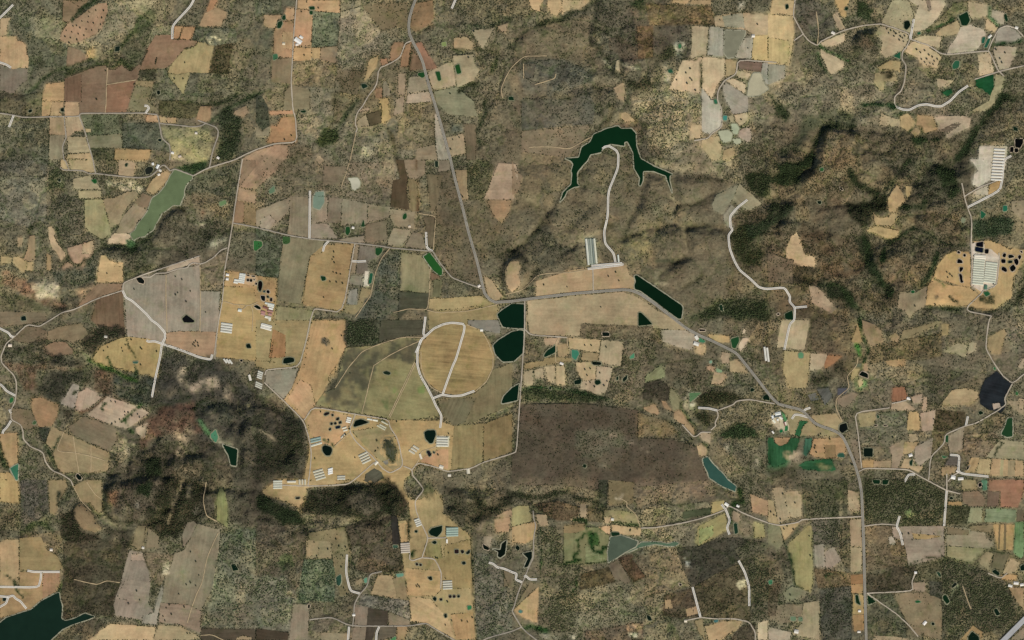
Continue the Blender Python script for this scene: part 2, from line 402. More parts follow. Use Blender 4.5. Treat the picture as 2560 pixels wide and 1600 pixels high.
f c4ae84 1372 368 1480 332 1640 350 1620 460 1560 440 1440 402
f bca880 1062 242 1180 272 1328 332 1308 430 1260 480 1120 550 1060 500 1080 400 1020 310
m 26 10 860 310 1000 310 1070 370 1070 450 1050 540 900 540 830 480 810 380
z 493f30 1 6 860 310 1000 310 1070 370 1070 450 1050 540 900 540 830 480 810 380
z 80644a .6 5 880 370 980 370 1010 430 960 470 890 440
f ccb48a 500 462 560 492 720 582 710 640 600 700 560 640 500 520
f c8b088 502 402 738 302 718 400 640 430 502 430
v 2f5a2c 6 1.4 490 430 560 490 650 520 700 560 770 580
v 2f4f2c 5 1.4 480 500 490 600 560 680 600 740
z 39402c 1.3 5 840 20 1000 80 950 170 850 150
w 1f5a3a 1185 530 1250 490 1248 558
w 2a6040 1740 620 1770 575 1810 578 1800 640 1750 655
f bfa56e 1030 640 1150 572 1250 582 1250 680 1200 660 1070 660
f b5a070 1012 692 1200 682 1220 760 1002 780
f b9a672 1002 772 1090 762 1098 850 1052 850
z 453d2c 1 3 1060 670 1180 670 1170 740 1100 740
f 17502c 1960 752 2130 707 2140 820 2100 905 2040 850 1965 810
f a69a70 2150 702 2235 722 2210 850 2180 960 2080 1040 1900 1060 2090 950 2110 880 2145 800
f 1f5a32 1640 870 1730 837 1745 880 1700 910 1660 890
p b8a27c 1592 742 1760 762 1700 820 1602 830
p c4ac84 1982 520 2100 490 2110 580 2140 690 2000 715 1990 600
v 25462a 10 1.4 900 1000 1000 980 1090 990 1210 1000
v 2c3626 17 1.4 2500 880 2330 930 2200 900 2170 1000 2080 1080 2020 1180 1940 1280 1880 1400 1790 1520
g 14 20 2500 900 2330 940 2200 920 2170 1000 2080 1080 2020 1180 1940 1280 1880 1400 1790 1520
z 695944 .8 8 2060 1110 2240 970 2419 950 2419 1300 2000 1320
f c4a670 1252 1100 1320 1072 1388 1150 1370 1220 1330 1248 1252 1190
f c2a06e 1412 1082 1560 1102 1600 1220 1480 1260 1402 1180
f cdb490 1580 1102 1840 1092 1920 1120 1900 1200 1690 1310 1682 1250 1612 1230
f 7a6a54 1622 1230 1740 1170 1830 1165 1780 1210 1700 1260
f c4a874 1342 1240 1400 1204 1448 1240 1390 1300
p b09a74 1065 1060 1110 1090 1250 1140 1240 1200 1060 1180
v 2f4a28 4.5 1.4 1200 1100 1250 1075 1320 1060 1400 1100 1390 1190 1330 1250
v 2f4a28 3.5 1.4 1390 1190 1450 1200 1450 1260
z 333f2a 1.3 5 1260 1210 1330 1290 1420 1310 1600 1290 1630 1330 1420 1350 1280 1290
z d4bf98 .3 4 760 990 870 930 880 960 760 1010
z c8b494 .4 5 310 800 400 860 430 910 330 880
z cbb494 .4 5 820 860 900 880 1000 950 860 940
m 34 14 470 1600 480 1400 500 1290 560 1230 700 1240 840 1250 850 1600 760 1850 330 1860 300 1700
v 2d3324 10 1.3 820 1190 700 1200 560 1190 490 1260 440 1380 400 1530 330 1620
v 38382a 7 1.2 850 1250 840 1400 850 1560
z 7d674c .6 6 510 1290 560 1240 700 1250 830 1260 820 1560 480 1560
z 39402d 1.4 8 0 900 100 930 220 1040 180 1120 60 1060
z 4a4a36 .95 10 330 1100 620 1040 860 1120 840 1180 560 1160 400 1300 300 1420 150 1512 100 1450 250 1300
f d8c8ac 2000 1383 2262 1378 2250 1500 2222 1690 2100 1705 1990 1512
z c9a978 .1 4 2000 1330 2240 1310 2230 1380 2000 1380
b f2eee2 11 2138 1411 2240 1416 14 -3 28.5 | long white-roofed shed beside the pale bare yard | the square lagoons
w 060606 2335 1312 2410 1312 2410 1350 2382 1400 2337 1390
w 060606 2290 1390 2320 1387 2320 1435 2287 1438
w 060606 2330 1402 2365 1402 2365 1438 2332 1440
w 0e2414 2320 1195 2355 1205 2365 1240 2320 1230
w 0c2412 165 45 190 40 195 75 170 90
w 0e2a16 725 75 750 65 755 95 730 98
w 10301a 2230 140 2250 130 2268 190 2255 210 2235 180
w 225a36 1410 310 1435 300 1445 322 1415 330
t tree dotted over the sandy field south of the village lane | 1405 470 1440 500 1480 480 1520 520 1500 560 1550 540 1570 580 1450 560 1600 560 1530 600 1480 590 1560 610
t small tree scattered over the dry paddock above the village lane | 1120 275 1160 290 1190 300 1140 315 1210 320 1240 310 1250 345 1190 345 1270 360 1290 340 1240 380 1280 395
t tree in the pale eastern field with the hedged rim | 2190 555 2210 590 2155 470 2240 500
u f2ece0 2350 262 10 8 20 | white house beside the small dark pond on the looped lane
u ece6da 2095 345 14 7 -40 | pale barn by the sunken green tanks
u f0e8da 615 312 12 8 25 | pale house on the lane below the grey scrub triangle
@ 0 400 .26455
# ---- tile 0 1
s 5e574a 1 0 0 455 0 450 155 0 155
s 6b6454 1 0 160 440 160 440 600 350 560 270 640 0 560
z 655c4b 1.1 8 450 290 790 380 800 640 620 820 540 700 450 620
f c4a878 572 -10 622 -10 655 93 602 93 572 60
f bfa878 640 -10 872 -10 905 120 850 122 780 93 672 93
s 56553f 1.2 460 110 570 80 620 180 600 260 460 270
rg:g 570 70 600 95 780 100 840 128 910 128 1100 150 1320 170 1420 155 1470 115 1530 50 1560 50 1610 105 1650 80 1830 150
f bca078 1122 0 1180 0 1280 30 1260 158 1120 140
w 23271f 1370 92 1400 62 1440 67 1450 90 1420 130 1380 138
w:oli 6c7a50 1650 92 1818 147 1815 180 1760 230 1740 290 1740 340 1710 400 1700 430 1640 425 1570 480 1530 500 1500 560 1470 610 1450 660 1400 690 1370 720 1310 730 1260 760 1230 700 1280 660 1300 610 1340 560 1395 490 1410 440 1440 360 1500 320 1560 250 1610 150
z 33442c 1.3 3 1660 70 1830 40 1960 10 1950 70 1830 140
f b4a37a 692 182 850 142 960 280 692 270
f b5a577 742 292 958 292 958 358 747 363
f aa9f6e 802 377 965 367 1030 600 1050 700 1000 740 950 740 870 700 802 620
f a8936c 972 367 1080 357 1210 297 1310 310 1160 510 1130 600 1042 640 1022 550
f 8c7458 1277 400 1350 312 1440 350 1400 440 1340 450
f a08c6c 1182 510 1270 412 1360 460 1390 490 1290 600 1260 680 1180 700 1102 690 1132 600
f d2b58e 1022 760 1080 692 1200 692 1240 720 1200 790 1100 800 1022 790
f b59768 1380 290 1440 180 1560 100 1608 130 1560 230 1452 330
z e0cda8 .1 4 1000 190 1260 200 1340 270 1270 310 1150 260 1000 240
z 4f7048 .9 4 1200 760 1270 750 1290 790 1240 860 1200 820
f c2a67c 457 632 490 627 520 690 515 720 550 800 600 850 625 900 600 950 575 950 540 880 490 820 462 740
f b19070 642 832 890 752 880 890 860 920 800 930 760 990 700 980 642 920
f baa078 782 792 888 757 873 888 777 885
f a78b68 582 1000 640 962 700 992 690 1040 650 1055 602 1040
f a68a66 722 1012 810 942 800 1000 780 1045 712 1030
f c1a570 12 912 110 922 105 970 12 980
f c1a570 122 920 160 912 250 960 230 1060 200 1050 122 962
f c1a570 262 960 310 962 300 1050 247 1040
f a68a64 282 720 330 712 335 930 290 960 227 940 262 830
f ad936c 167 732 215 732 210 800 172 820
f a88c60 442 882 480 902 480 1040 442 1040
f c9a670 957 902 990 902 1040 950 1100 970 1165 970 1165 1158 917 1155 937 1010
f d0b078 1100 975 1162 975 1162 1005 1090 1005
v 39402e 9 1.3 820 990 900 880 960 810 1100 800 1200 840 1240 870 1300 800 1380 740 1430 680
v 4a4a34 5 1.2 640 920 690 980 760 990 800 940
v 464a34 6 1.2 530 640 560 740 600 830 640 900 570 1010
v 3f4030 5 1.2 350 600 290 640 270 700
m 18 12 1500 560 1600 460 1680 430 1760 490 1770 600 1730 720 1600 800 1480 760
z 5d5342 .9 5 1500 560 1600 460 1680 430 1760 490 1770 600 1730 720 1600 800 1480 760
v 463f2d 4 1.2 1480 620 1530 510 1640 430 1740 470 1780 560 1790 660
m 16 12 980 850 1100 830 1240 880 1380 790 1480 760 1530 860 1480 980 1420 1060 1180 1110 1175 970 1060 960
z 544f3e 1 4 1180 930 1250 900 1400 780 1500 770 1530 860 1480 980 1420 1060 1180 1150
z 8a7c60 .4 3 1500 860 1540 830 1530 900 1490 970 1450 960
z 4d4638 1 4 985 830 1180 830 1230 890 1170 960 1080 960
s 595545 1.1 1840 150 2230 30 2280 30 2240 340 2100 340 1950 300 1790 330 1750 290 1800 190
z 76684f .8 8 1720 390 1850 340 2100 400 2220 560 2190 610 1900 520 1790 470
z 564f40 1.1 8 1780 560 1950 560 2190 640 2150 800 1900 880 1600 990 1500 990 1530 900 1650 760
z 45433a 1.1 4 1500 990 1590 990 1590 1030 1440 1060
w 6f8a55 2070 400 2130 377 2138 410 2080 438
z e2cda8 .1 3 1850 590 1930 590 1910 640 1850 640
z a0603f .2 3 1900 480 1930 480 1930 560 1895 560
z c8b99a .3 4 1930 840 2040 730 2140 710 2150 770 2040 830 1990 890
rl:i 2292 -10 2230 370 2200 600 2160 830 2120 1060 2105 1320 2068 1512 2045 1692 2025 1842
rg:j 2205 595 2419 635 2719 710 2919 745 3359 785 3609 815 3679 830 4059 860 4089 860 4149 960 4269 1110 4369 1150 4539 1210 4559 1215
rl:k 2150 830 2090 850 2020 920 1940 970 1890 985 1830 970 1790 990 1770 1020 1680 1030 1570 1070 1480 1070 1420 1110 1340 1105
f a3957e 1172 1168 1340 1092 1570 1082 1700 1032 1890 992 1895 1235 2083 1242 2062 1530 2040 1890 2010 1870 1740 1805 1545 1735 1400 1690 1200 1670 1190 1530 1182 1310 1162 1240
f b08e6a 1572 1632 1700 1617 2043 1622 2022 1832 1990 1880 1740 1802 1562 1737
f c0a88a 1602 1002 1888 912 1888 983 1790 988 1680 1028 1572 1060
s 7b6c55 .8 1897 990 2150 842 2120 1060 2100 1240 1897 1235
rt 1570 1072 1568 1300 1580 1632
rt 1890 990 1895 1235 1890 1620
rl:l 1160 1235 920 1310 700 1415 590 1440 480 1512 370 1577 280 1557 240 1572 130 1677 60 1732 10 1852 15 1912 60 1962 130 2032 155 2092 155 2192 145 2282 105 2362 105 2452 200 2502 220 2572 220 2632 280 2702 410 2762 430 2852 490 2932 590 2972 670 3024 690 3075
rl 1160 1235 1165 1160 1340 1090 1600 1000 1890 905
rc:m 1160 1235 1190 1300 1250 1330 1390 1460 1430 1512 1490 1552 1560 1632 1560 1682 1530 1737 1510 1882 1470 2052 1435 2242
f 7c6349 920 1312 1163 1242 1170 1530 1180 1660 980 1570 950 1590 860 1512
f 9a7d5e 722 1390 920 1168 1163 1168 1150 1232 920 1303 762 1380
w 101510 1285 1117 1330 1107 1365 1140 1360 1172 1312 1160
w 121212 1720 1500 1760 1462 1800 1490 1840 1520 1830 1535 1740 1535
z 7d4f3c 1 5 0 1050 100 1060 350 1180 400 1290 620 1360 700 1400 560 1400 300 1330 150 1240 0 1180
z dcc8a4 .2 5 300 1180 430 1110 540 1200 550 1290 360 1330 290 1220
z c8a078 .4 4 720 1230 860 1180 900 1160 860 1240 720 1330
z 4f4f42 1.1 5 500 1060 700 1020 900 1000 900 1150 720 1190 540 1150
z 57523e 1 5 0 1200 200 1260 330 1350 420 1420 0 1430
z 38342b 1.1 3 410 1370 640 1400 700 1420 500 1425
f 87765a 0 1432 430 1442 440 1530 0 1580
w 10201a 200 1482 240 1472 250 1515 202 1518
w 1f5a26 862 190 910 178 918 215 895 225
w 122016 550 180 575 175 572 205 552 205
w 28341f 1185 35 1210 30 1200 62 1182 60
f a08464 2295 0 2419 0 2419 60 2260 260 2260 250
f b0906c 2262 262 2419 300 2419 410 2240 375
f 9a7a58 2238 380 2310 400 2300 590 2205 592
p 8a7450 2315 400 2419 415 2419 625 2305 592
t lone tree in the golden field at the scrub edge | 1012 1072
t small tree scattered over the wide grey-brown field | 1658 1103 1720 1130 1270 1220 1680 1255 1660 1275 1760 1338 1945 1440 1800 1240
u f2f2ee 1445 38 8 7 80 | white hut at the corner of the dark oval pond
u eef0ee 1490 62 14 8 -60 | white-roofed barn slanting above the dark oval pond
u ece4d4 1515 100 9 7 20 | pale roofed hut among trees west of the olive reservoir
u f0e6d8 1502 138 8 7 -20 | small house beside the grey lane bend near the olive reservoir
u f6f2ec 2150 1085 10 7 5 | white hut at the gate of the barn complex by the long lane
u f0ece6 2148 1125 9 8 5 | pale office hut beside the barn complex gate
@ 640 400 .26455
# ---- tile 1 1
z 7d6d55 .6 8 0 0 880 0 820 300 330 340 0 420
f 958468 322 345 500 342 500 735 300 700 318 500
f 9c8b6e 0 480 318 352 308 490 200 600 120 660 0 630
f a8967c 50 560 130 520 190 580 110 660 30 640
f a39276 522 332 680 352 670 578 522 598
f 8b7c64 682 357 810 362 800 600 672 593
f a19078 522 602 680 602 770 740 522 738
f 9b8c70 817 362 1060 412 1050 600 900 600 802 620
f a08e70 1062 417 1270 447 1300 500 1240 550 1052 590
f 8a7a5e 1032 612 1240 562 1240 760 1032 780
f a19176 782 752 1020 712 1028 785 802 770
f a89776 1252 740 1300 642 1470 662 1420 760 1380 820 1244 802
f a39270 1262 462 1500 492 1490 650 1300 620 1262 540
s 80705a .7 882 20 1320 32 1363 178 1290 200 1263 430 960 390 800 330 790 270 850 80
f 5c4c36 1295 190 1360 180 1340 60 1320 0 1400 0 1440 150 1420 280 1450 470 1270 440
f 8d7b60 642 52 850 62 790 250 632 220
w c0b89a 870 172 960 167 985 210 980 250 930 290 905 270 900 220
w 7f9178 565 302 640 297 645 400 600 470 540 450 540 360
w 1f4a22 850 632 885 632 890 680 865 715 845 690
w 1f4a22 1395 512 1420 502 1425 545 1400 565 1385 550
w 1f4020 1015 565 1030 630 990 630
w 1f4a22 1130 832 1195 832 1190 870 1155 905 1130 890
w 3c5a2c 250 722 320 727 320 780 290 795 255 790
w 2f6a30 -20 762 55 772 60 810 0 860 -20 850
w 245a20 1580 912 1640 872 1760 1030 1760 1080 1740 1095 1670 1040
w 14351a 610 1097 655 1102 660 1133 625 1145
w 6b8560 120 290 175 242 175 300 130 320
w 1f2f20 1690 10 1720 10 1720 68 1692 65
rc 510 290 505 740
rc 690 760 645 810 632 865
rc 900 955 970 960 1040 955
rc 1607 680 1612 820 1640 850 1670 860
rc 1600 1480 1600 1502 1580 1647 1605 1662 1555 1702 1525 1812 1525 1942 1555 2042 1610 2132 1670 2252 1700 2322 1755 2417 1740 2532
s 6b5e48 .5 1720 120 1830 100 1950 450 2060 860 2130 1180 1860 1110 1700 880 1705 500
f 7d6e50 1612 132 1760 142 1700 480 1650 480
f 86744f 1432 172 1520 192 1540 480 1462 480
f 8f7c60 1400 0 1600 0 1600 130 1520 180 1430 160
f 93836a 1720 0 1820 0 1835 95 1720 110
v 6e5438 5 .5 1510 0 1520 120 1540 260 1530 480
f 75664c 1582 540 1690 532 1680 830 1622 800 1612 680
rt 1540 505 1700 530 1690 650 1675 850
f 918065 1402 820 1480 682 1570 702 1600 800 1640 850
f a58e66 1882 92 1990 92 2010 370 1950 380 1902 200
s 5d553d 1.2 2002 92 2100 0 2180 0 2250 60 2200 280 2140 370 2020 380 1992 240
f b89c7c 2290 30 2460 40 2480 150 2460 240 2430 370 2150 370 2200 250
f b29268 2182 382 2419 382 2380 520 2320 600 2240 520
z 74654a .6 8 1960 440 2180 390 2330 600 2419 640 2250 860 2100 860
z 5d5340 .8 6 2090 850 2240 820 2419 700 2419 830 2230 960 2130 1000
s 5b5a48 1.1 0 650 250 722 240 950 210 1110 60 1100 0 1090
f 8d8261 252 800 330 732 640 762 630 870 510 910 420 1360 202 1330 222 1000
f b1925f 640 802 930 792 890 950 870 1160 820 1430 442 1360 470 1150 512 910
f a08c6c 937 797 975 802 940 1070 892 1070
f 857866 982 802 1130 832 1150 910 1060 960 1050 1080 942 1070
f 9a9078 902 1092 1000 1102 1010 1190 872 1170
f 9a9482 882 1232 960 1212 950 1370 862 1360
p 9c8a60 1000 1200 1090 1230 1060 1330 930 1460 830 1440 860 1370 960 1370
f e8d8bc 1030 1047 1065 1052 1062 1170 1075 1190 1012 1190
w 1f5a3c 1078 1070 1105 1070 1090 1163 1062 1172
f 978c64 1372 872 1560 902 1600 962 1640 1020 1640 1250 1357 1233
f 55533f 1352 1240 1640 1262 1630 1400 1450 1400 1342 1512
rl:n 935 790 820 1445 560 1405 540 1430 515 1512 470 1732 405 1957 100 1982 85 2032
rt 1270 830 1190 920 1130 1060 1100 1200 1080 1290 1000 1400 940 1490
z 55564a 1.1 4 1200 930 1280 840 1370 850 1350 1512 900 1512 1090 1270 1130 1050
f 73704e 1682 1132 1760 1132 1740 1300 1672 1290
f 7a6248 1650 1060 1700 1080 1740 1110 1680 1130 1650 1130
s 5f5846 .9 1762 1132 1850 1122 2110 1222 2120 1280 1752 1310
f b09a66 1642 1312 2130 1282 2200 1350 2280 1352 2000 1420 1720 1420 1632 1400
f a08c5c 1632 1432 2280 1362 2290 1512 2000 1512 2000 1560 1850 1530 1700 1580 1632 1630
f b59a70 2152 1092 2230 1132 2330 1290 2260 1338 2182 1270
rt 1645 1010 1640 1250 1620 1420 1450 1405 1300 1440
rt 1620 1420 1720 1445 2000 1430 2280 1365
m 26 10 2350 980 2419 910 2500 900 2580 960 2570 1100 2500 1220 2400 1260 2340 1150
z 4a4234 1 5 2290 960 2330 890 2500 840 2590 950 2560 1090 2500 1240 2530 1060 2500 960 2400 950 2340 1050 2330 1200 2300 1150
f b0946c 2400 960 2480 955 2500 1000 2480 1080 2500 1180 2420 1250 2370 1180 2350 1060
v 42402f 6 1.3 2150 930 2240 950 2330 880 2419 840
t shrubby tree dotted over the golden pasture south of the straight lane | 740 800 735 870 735 920 720 940 740 970 730 1060 760 1070 800 1080 700 1150 760 1155 820 1165 670 1445 640 1300
t tree beside the highway north of the bend | 2090 850 2160 920 1940 330 1955 350 1560 400
u f4ece0 918 640 8 7 10 | white house on the bank of the teardrop pond
u e8d4b8 1452 628 8 7 0 | pale farmhouse ringed by bare ground among olive fields
u f2e6d8 2108 1190 9 7 -30 | pink-roofed house at the highway junction
@ 1280 400 .26455
# ---- tile 2 1
g 17 12 0 850 100 780 230 650 330 500 455 400
g 15 10 1490 320 1560 410 1500 490 1530 580 1620 640 1640 780 1650 880 1540 950 1350 1000
g 15 12 1560 420 1750 390 1900 300
g 17 12 1650 650 1850 600 2010 660
g 15 10 1040 750 1180 690 1260 650 1400 640 1530 590
g 13 10 1060 690 1150 480 1220 330
g 13 10 330 540 340 620 430 770 580 830
g 13 10 520 280 600 380 730 400 820 600 870 650
g 13 10 1380 1100 1560 960 1700 900
g 8 12 1540 1240 1640 1200 1790 1110 1800 1060
g 13 12 150 400 230 440 320 490
g 11 10 100 1190 240 1010 420 940 600 800
m 14 18 560 120 760 60 880 300 700 400 620 240
m 16 18 640 560 800 440 880 660 700 720 560 700
m 18 18 1300 150 1440 200 1460 420 1300 560 1200 520
m 18 18 1560 180 1850 200 1800 340 1600 400
m 18 18 1400 700 1600 650 1620 840 1480 920 1360 840
m 16 18 1700 680 1950 700 1900 860 1720 850
m 12 22 1440 1050 1700 960 1760 1060 1560 1180
m 14 18 100 640 250 560 300 700 120 760
m 14 18 40 100 420 60 520 200 380 380 120 340
v 4c452f 5 .9 0 870 110 790 240 660 320 590
v 4c452f 4 .9 150 400 230 440 320 480
v 4c452f 5 .9 1040 740 1130 710 1220 700
v 4c452f 4.5 .9 1360 670 1430 620 1510 590
v 4c452f 4 .8 1540 460 1640 430 1780 400
v 453f2c 6 1 1640 650 1800 600 1900 620 2000 650
v 4c452f 4 .8 1540 1240 1640 1200 1790 1110 1800 1060
v 4c452f 3.5 .8 1560 960 1640 910
v 4a4834 5 1 1080 660 1160 470 1230 490
v 3f4230 7 1 1360 960 1500 950 1560 980
v a89a70 1.6 .1 1490 330 1560 410 1500 490 1530 580 1620 640 1640 780 1660 880 1540 950
v 9a8a64 1.3 .1 470 620 520 550 640 520 800 560
v 9a8a64 1.3 .1 50 380 40 480 120 600 0 680
v 8f8060 1.3 .1 150 370 280 380 380 300 410 180 340 40
v a49670 1.2 .1 160 770 260 750 360 800
z 4f4a3c 1 5 130 780 330 600 430 760 600 830 400 960 200 1000
z 3c3a2c 1.2 4 100 1190 150 1100 250 1010 240 1080 130 1200
z 51492f .8 5 850 560 1000 620 960 680 830 650
z 93855a .6 6 960 880 1000 780 1260 690 1340 800 1300 960 1080 950
z 7d6e55 .6 6 900 300 960 330 960 560 910 560
z 8a7a58 .5 8 820 90 920 100 900 260 820 240
z 3f4230 1.2 6 1700 1500 1960 1300 2200 1280 2419 1330 2419 1512
z 3a3c2a 1.3 6 2200 150 2419 130 2419 330 2330 330 2250 260
z 42402d 1.3 6 2060 670 2200 640 2419 560 2330 740 2250 780 2400 900 2330 1000 2200 1000 2100 850
z 76614a .6 6 2300 760 2500 700 2500 1100 2419 1200 2330 1050 2400 900
z a08e6c .8 6 1330 10 1700 60 1900 30 2150 190 2100 230 1900 160 1600 110 1400 60
z 4a4230 1 4 1640 130 1900 140 2100 210 1900 220 1750 190
z c8b48c .4 3 1340 1030 1390 1060 1380 1150 1470 1170 1370 1200 1330 1120
f a08464 0 0 40 110 100 150 60 300 0 330
f b4966c 230 1142 560 1042 750 1012 1080 992 1110 1090 1160 1112 1170 1150 1150 1220 900 1223 600 1243 230 1288 230 1200
f b09a72 152 1332 600 1282 1050 1244 1200 1302 1390 1430 1555 1512 1680 1620 1650 1610 1330 1595 1320 1550 1270 1490 1200 1440 1188 1512 1190 1560 650 1542 640 1667 172 1647 140 1512
w:dam 07220f 1155 1092 1180 1087 1600 1370 1615 1400 1600 1500 1570 1500 1220 1240 1160 1220 1155 1182 1170 1150
w:tri 07220f 1195 1442 1220 1442 1270 1490 1325 1552 1195 1567
f 9b9474 1892 420 1930 332 2110 242 2140 232 2100 340 2000 500 1990 515 1902 470
f a59874 2102 332 2150 222 2250 312 2350 402 2350 430 2230 470 2140 430 2082 380
f a39b80 2002 520 2070 422 2140 490 2060 560 2100 640 2040 640 2002 560
rc 2225 375 2130 450 2060 530 2065 630 2085 660 2045 710 2055 830 2100 950 2150 1040 2260 1130 2330 1200 2380 1215 2419 1218 2574 1205 2629 1290 2624 1340 2674 1395 2669 1512 2624 1552 2574 1792
rc 2674 1395 2789 1385
rc 750 1000 1040 975
rc 715 1030 1050 990 1042 978
rl 765 1035 770 1250
rt -60 1270 60 1240 110 1220 240 1090 330 1070 550 1065 720 1035
z ab9a70 .1 5 620 700 830 680 900 980 700 1030 640 900
f 8f9880 690 740 790 740 805 980 730 990
w 14301a 1955 1375 1985 1365 1995 1430 1970 1420
t small tree scattered over the tan field north of the highway | 840 1390 300 1180 520 1200 910 1100 1010 1140 980 1060
@ 1440 580 .066142
b e6e8d8 1 385 270 480 1240 62 0 0 | long pale-roofed shed on the west edge of the hill farm block |
b e8e6cc 1 690 250 780 1190 58 0 0 | long cream-roofed shed on the east edge of the hill farm block |
b a9b4a4 1 548 250 610 1190 50 0 0 | long grey-green roofed shed between two pale hill farm sheds |
b 76867c 1 620 260 690 1190 50 0 0 | long dark slate-green roofed shed beside the cream hill farm shed |
b 8f9a8c 1 468 270 540 1200 60 0 0 | long weathered grey roofed shed inside the hill farm block |
b e4ece0 1 1590 870 1615 1130 45 0 0 | short white-roofed shed beside the hill farm access road |
@ 1920 400 .26455
# ---- tile 3 1
z 343a2c 1.2 5 -60 560 80 500 200 420 260 440 200 560 80 620 -20 700 -160 760 -200 640
z 383a2c 1.15 6 790 720 940 730 1000 860 1040 1000 1100 1120 1180 1240 1080 1280 960 1180 860 1040 880 900
z 36382c 1.3 6 1080 740 1200 700 1260 760 1140 820 1100 940 1060 960
z 34362a 1.3 6 560 1180 700 1170 800 1280 860 1420 800 1400 700 1280 560 1290
z 2f3524 1.4 6 0 30 230 0 400 0 330 100 300 220 180 260 0 200
z 34362a 1.3 6 0 420 150 400 240 440 150 540 0 580
z 67553f .8 6 340 100 700 60 830 250 800 420 560 400 330 350 310 200
z 8a7558 .8 6 0 0 100 60 120 110 0 150
v 333626 12 1.3 780 100 840 230 960 280 1040 300 990 400 850 440 740 450
z 38362a 1.3 5 740 460 1000 380 1130 330 1130 490 960 500 1000 600 900 670 800 560
z 76654e .8 8 320 520 560 430 720 460 780 640 650 680 480 650
z 4b4638 1.1 6 1100 0 1900 0 1900 300 1600 380 1400 360 1360 200 1220 160
z 333a28 1.3 5 1600 20 1760 100 1800 300 1740 330 1560 140
v 3a3e2c 8 1.3 1330 0 1260 90 1180 210 1090 320
v 333b28 10 1.4 1180 480 1290 440 1450 440 1480 400
f c5a470 1220 232 1260 300 1300 390 1230 440 1200 500 1140 480 1132 370 1172 300
f c0a46c 1302 247 1360 247 1340 330 1312 380
f c2a470 992 492 1030 540 1060 550 1140 540 1170 502 1240 512 1190 600 1170 630 1012 610
f c4a66e 922 670 1030 622 1240 672 1230 740 1130 740 1012 690
f d2b080 220 722 270 682 290 720 320 800 345 890 440 912 450 990 430 1010 250 1000 240 940 172 930 177 830
z 5d4731 .8 5 300 670 600 700 600 900 480 1000 450 920 350 890
z 4b4230 1 4 240 1000 430 1010 420 1180 240 1170
z 78664e .9 8 0 900 170 930 240 1000 240 1170 60 1180 0 1150
z 684f38 .9 8 480 1000 700 900 880 980 850 1120 640 1130 460 1160
v 24341f 9 1.4 1080 960 1100 830 1200 760 1300 690 1380 640
v 323a28 14 1.25 900 720 960 900 1000 1050 1080 1160 1150 1250
v 2f3a26 9 1.4 1600 880 1570 1000 1500 1140 1470 1180
v 30382a 6 1.3 1380 640 1500 690 1640 770 1750 820 1900 800
z 6a553d .7 8 1250 540 1500 480 1740 480 1820 700 1600 700 1400 620
z 40483a 1.3 6 1930 560 2330 560 2300 700 2100 740 1930 750
m 18 10 1110 930 1200 880 1290 930 1290 1060 1190 1090 1110 1030
z 7a6248 .7 5 1130 960 1230 920 1270 990 1200 1040
z a0805c .6 5 1080 1090 1150 1080 1220 1120 1120 1150
z a4855c .5 5 1290 1100 1390 1070 1380 1130 1310 1150
z a8885e .4 5 1420 870 1500 860 1510 900 1430 910
rl 1830 220 1855 345 1885 450 1925 550 1920 800 1930 1000 1920 1180
rc 2300 -40 2225 0 2215 180 2190 290 1880 450
rl 1855 345 1990 260 2200 180
f d8c8ae 1912 -8 2108 -8 2100 188 1990 256 1932 230 1950 130 1990 100
f bf9a5e 2092 232 2200 192 2190 280 2130 320 2082 330
f c9b89a 1952 300 2080 234 2080 330 1932 330
z d0bc94 .3 5 1900 320 2100 340 2160 320 2000 420 1920 400
p 9f8c6c 2300 390 2419 380 2500 420 2500 600 2400 560 2300 480
w 1f6a4a 2220 432 2260 432 2260 480 2222 488
w 1f5f3c 2010 477 2060 512 2030 550 2012 550
w 8a8f6a 1830 542 1868 562 1842 600 1828 580
f c19d64 1762 862 1900 872 1920 930 1915 1200 1880 1200 1700 1150 1562 1110 1600 1000 1680 900
f c4a067 1512 1190 1562 1114 1700 1182 1900 1202 1990 1270 1890 1380 1492 1370
f c0a068 1942 770 2100 757 2280 840 2440 850 2400 980 2320 1080 2300 1300 2130 1420 1922 1400 1892 1385 2000 1270 1932 1180
f a38f6c 1242 1262 1400 1252 1508 1188 1490 1380 1400 1430 1340 1500 1290 1420 1222 1400
rl 2010 1270 1900 1370 1880 1410 1910 1435 2050 1460 2115 1475 2090 1512 2070 1642 2060 1772 2080 1822 2150 1942 2220 2042 2310 2112 2440 2005
rl 2010 1270 2040 1230 2160 1190 2190 920 2180 880
w 205a30 2035 1252 2080 1242 2100 1270 2060 1290
w 0e2a14 160 1452 230 1422 240 1512 162 1500
w 1c5a2c 1352 1237 1385 1232 1390 1255 1357 1260
w 14140e 670 257 700 270 705 290 682 280
w 0e2012 467 387 510 387 500 418 480 414
w 2a5a2a 485 80 520 75 520 105 490 108
w 120c0a 85 1450 110 1448 108 1465 88 1465
p b09474 382 1182 470 1202 650 1400 600 1450 422 1350
v 37402a 9 1.3 500 1180 640 1170 720 1240 850 1400
v 3a402c 8 1.3 1500 1390 1700 1400 1810 1410
v 3a3a2c 6 1.3 1900 1400 2050 1430 2250 1420 2350 1340 2419 1220
z 46482f 1 3 1990 1280 2150 1300 2120 1350 2020 1330
z 565040 .8 3 1580 1270 1630 1260 1610 1310 1570 1310
v 46482f 6 1 1720 1290 1760 1330 1800 1350
v 4c6a38 5 .8 1580 1120 1640 1160 1670 1190
t tree on the orange paddock beside the twin barn blocks | 1690 1060 1720 1080 1740 1100 1700 1110 1580 1365 1390 1380
@ 2400 590 .092593
f d6c3aa 290 200 640 130 660 330 830 350 1080 560 1060 700 1000 1310 720 1480 560 1500 300 1340
f dccab4 280 250 420 160 420 480 690 520 1080 570 1070 640 400 640
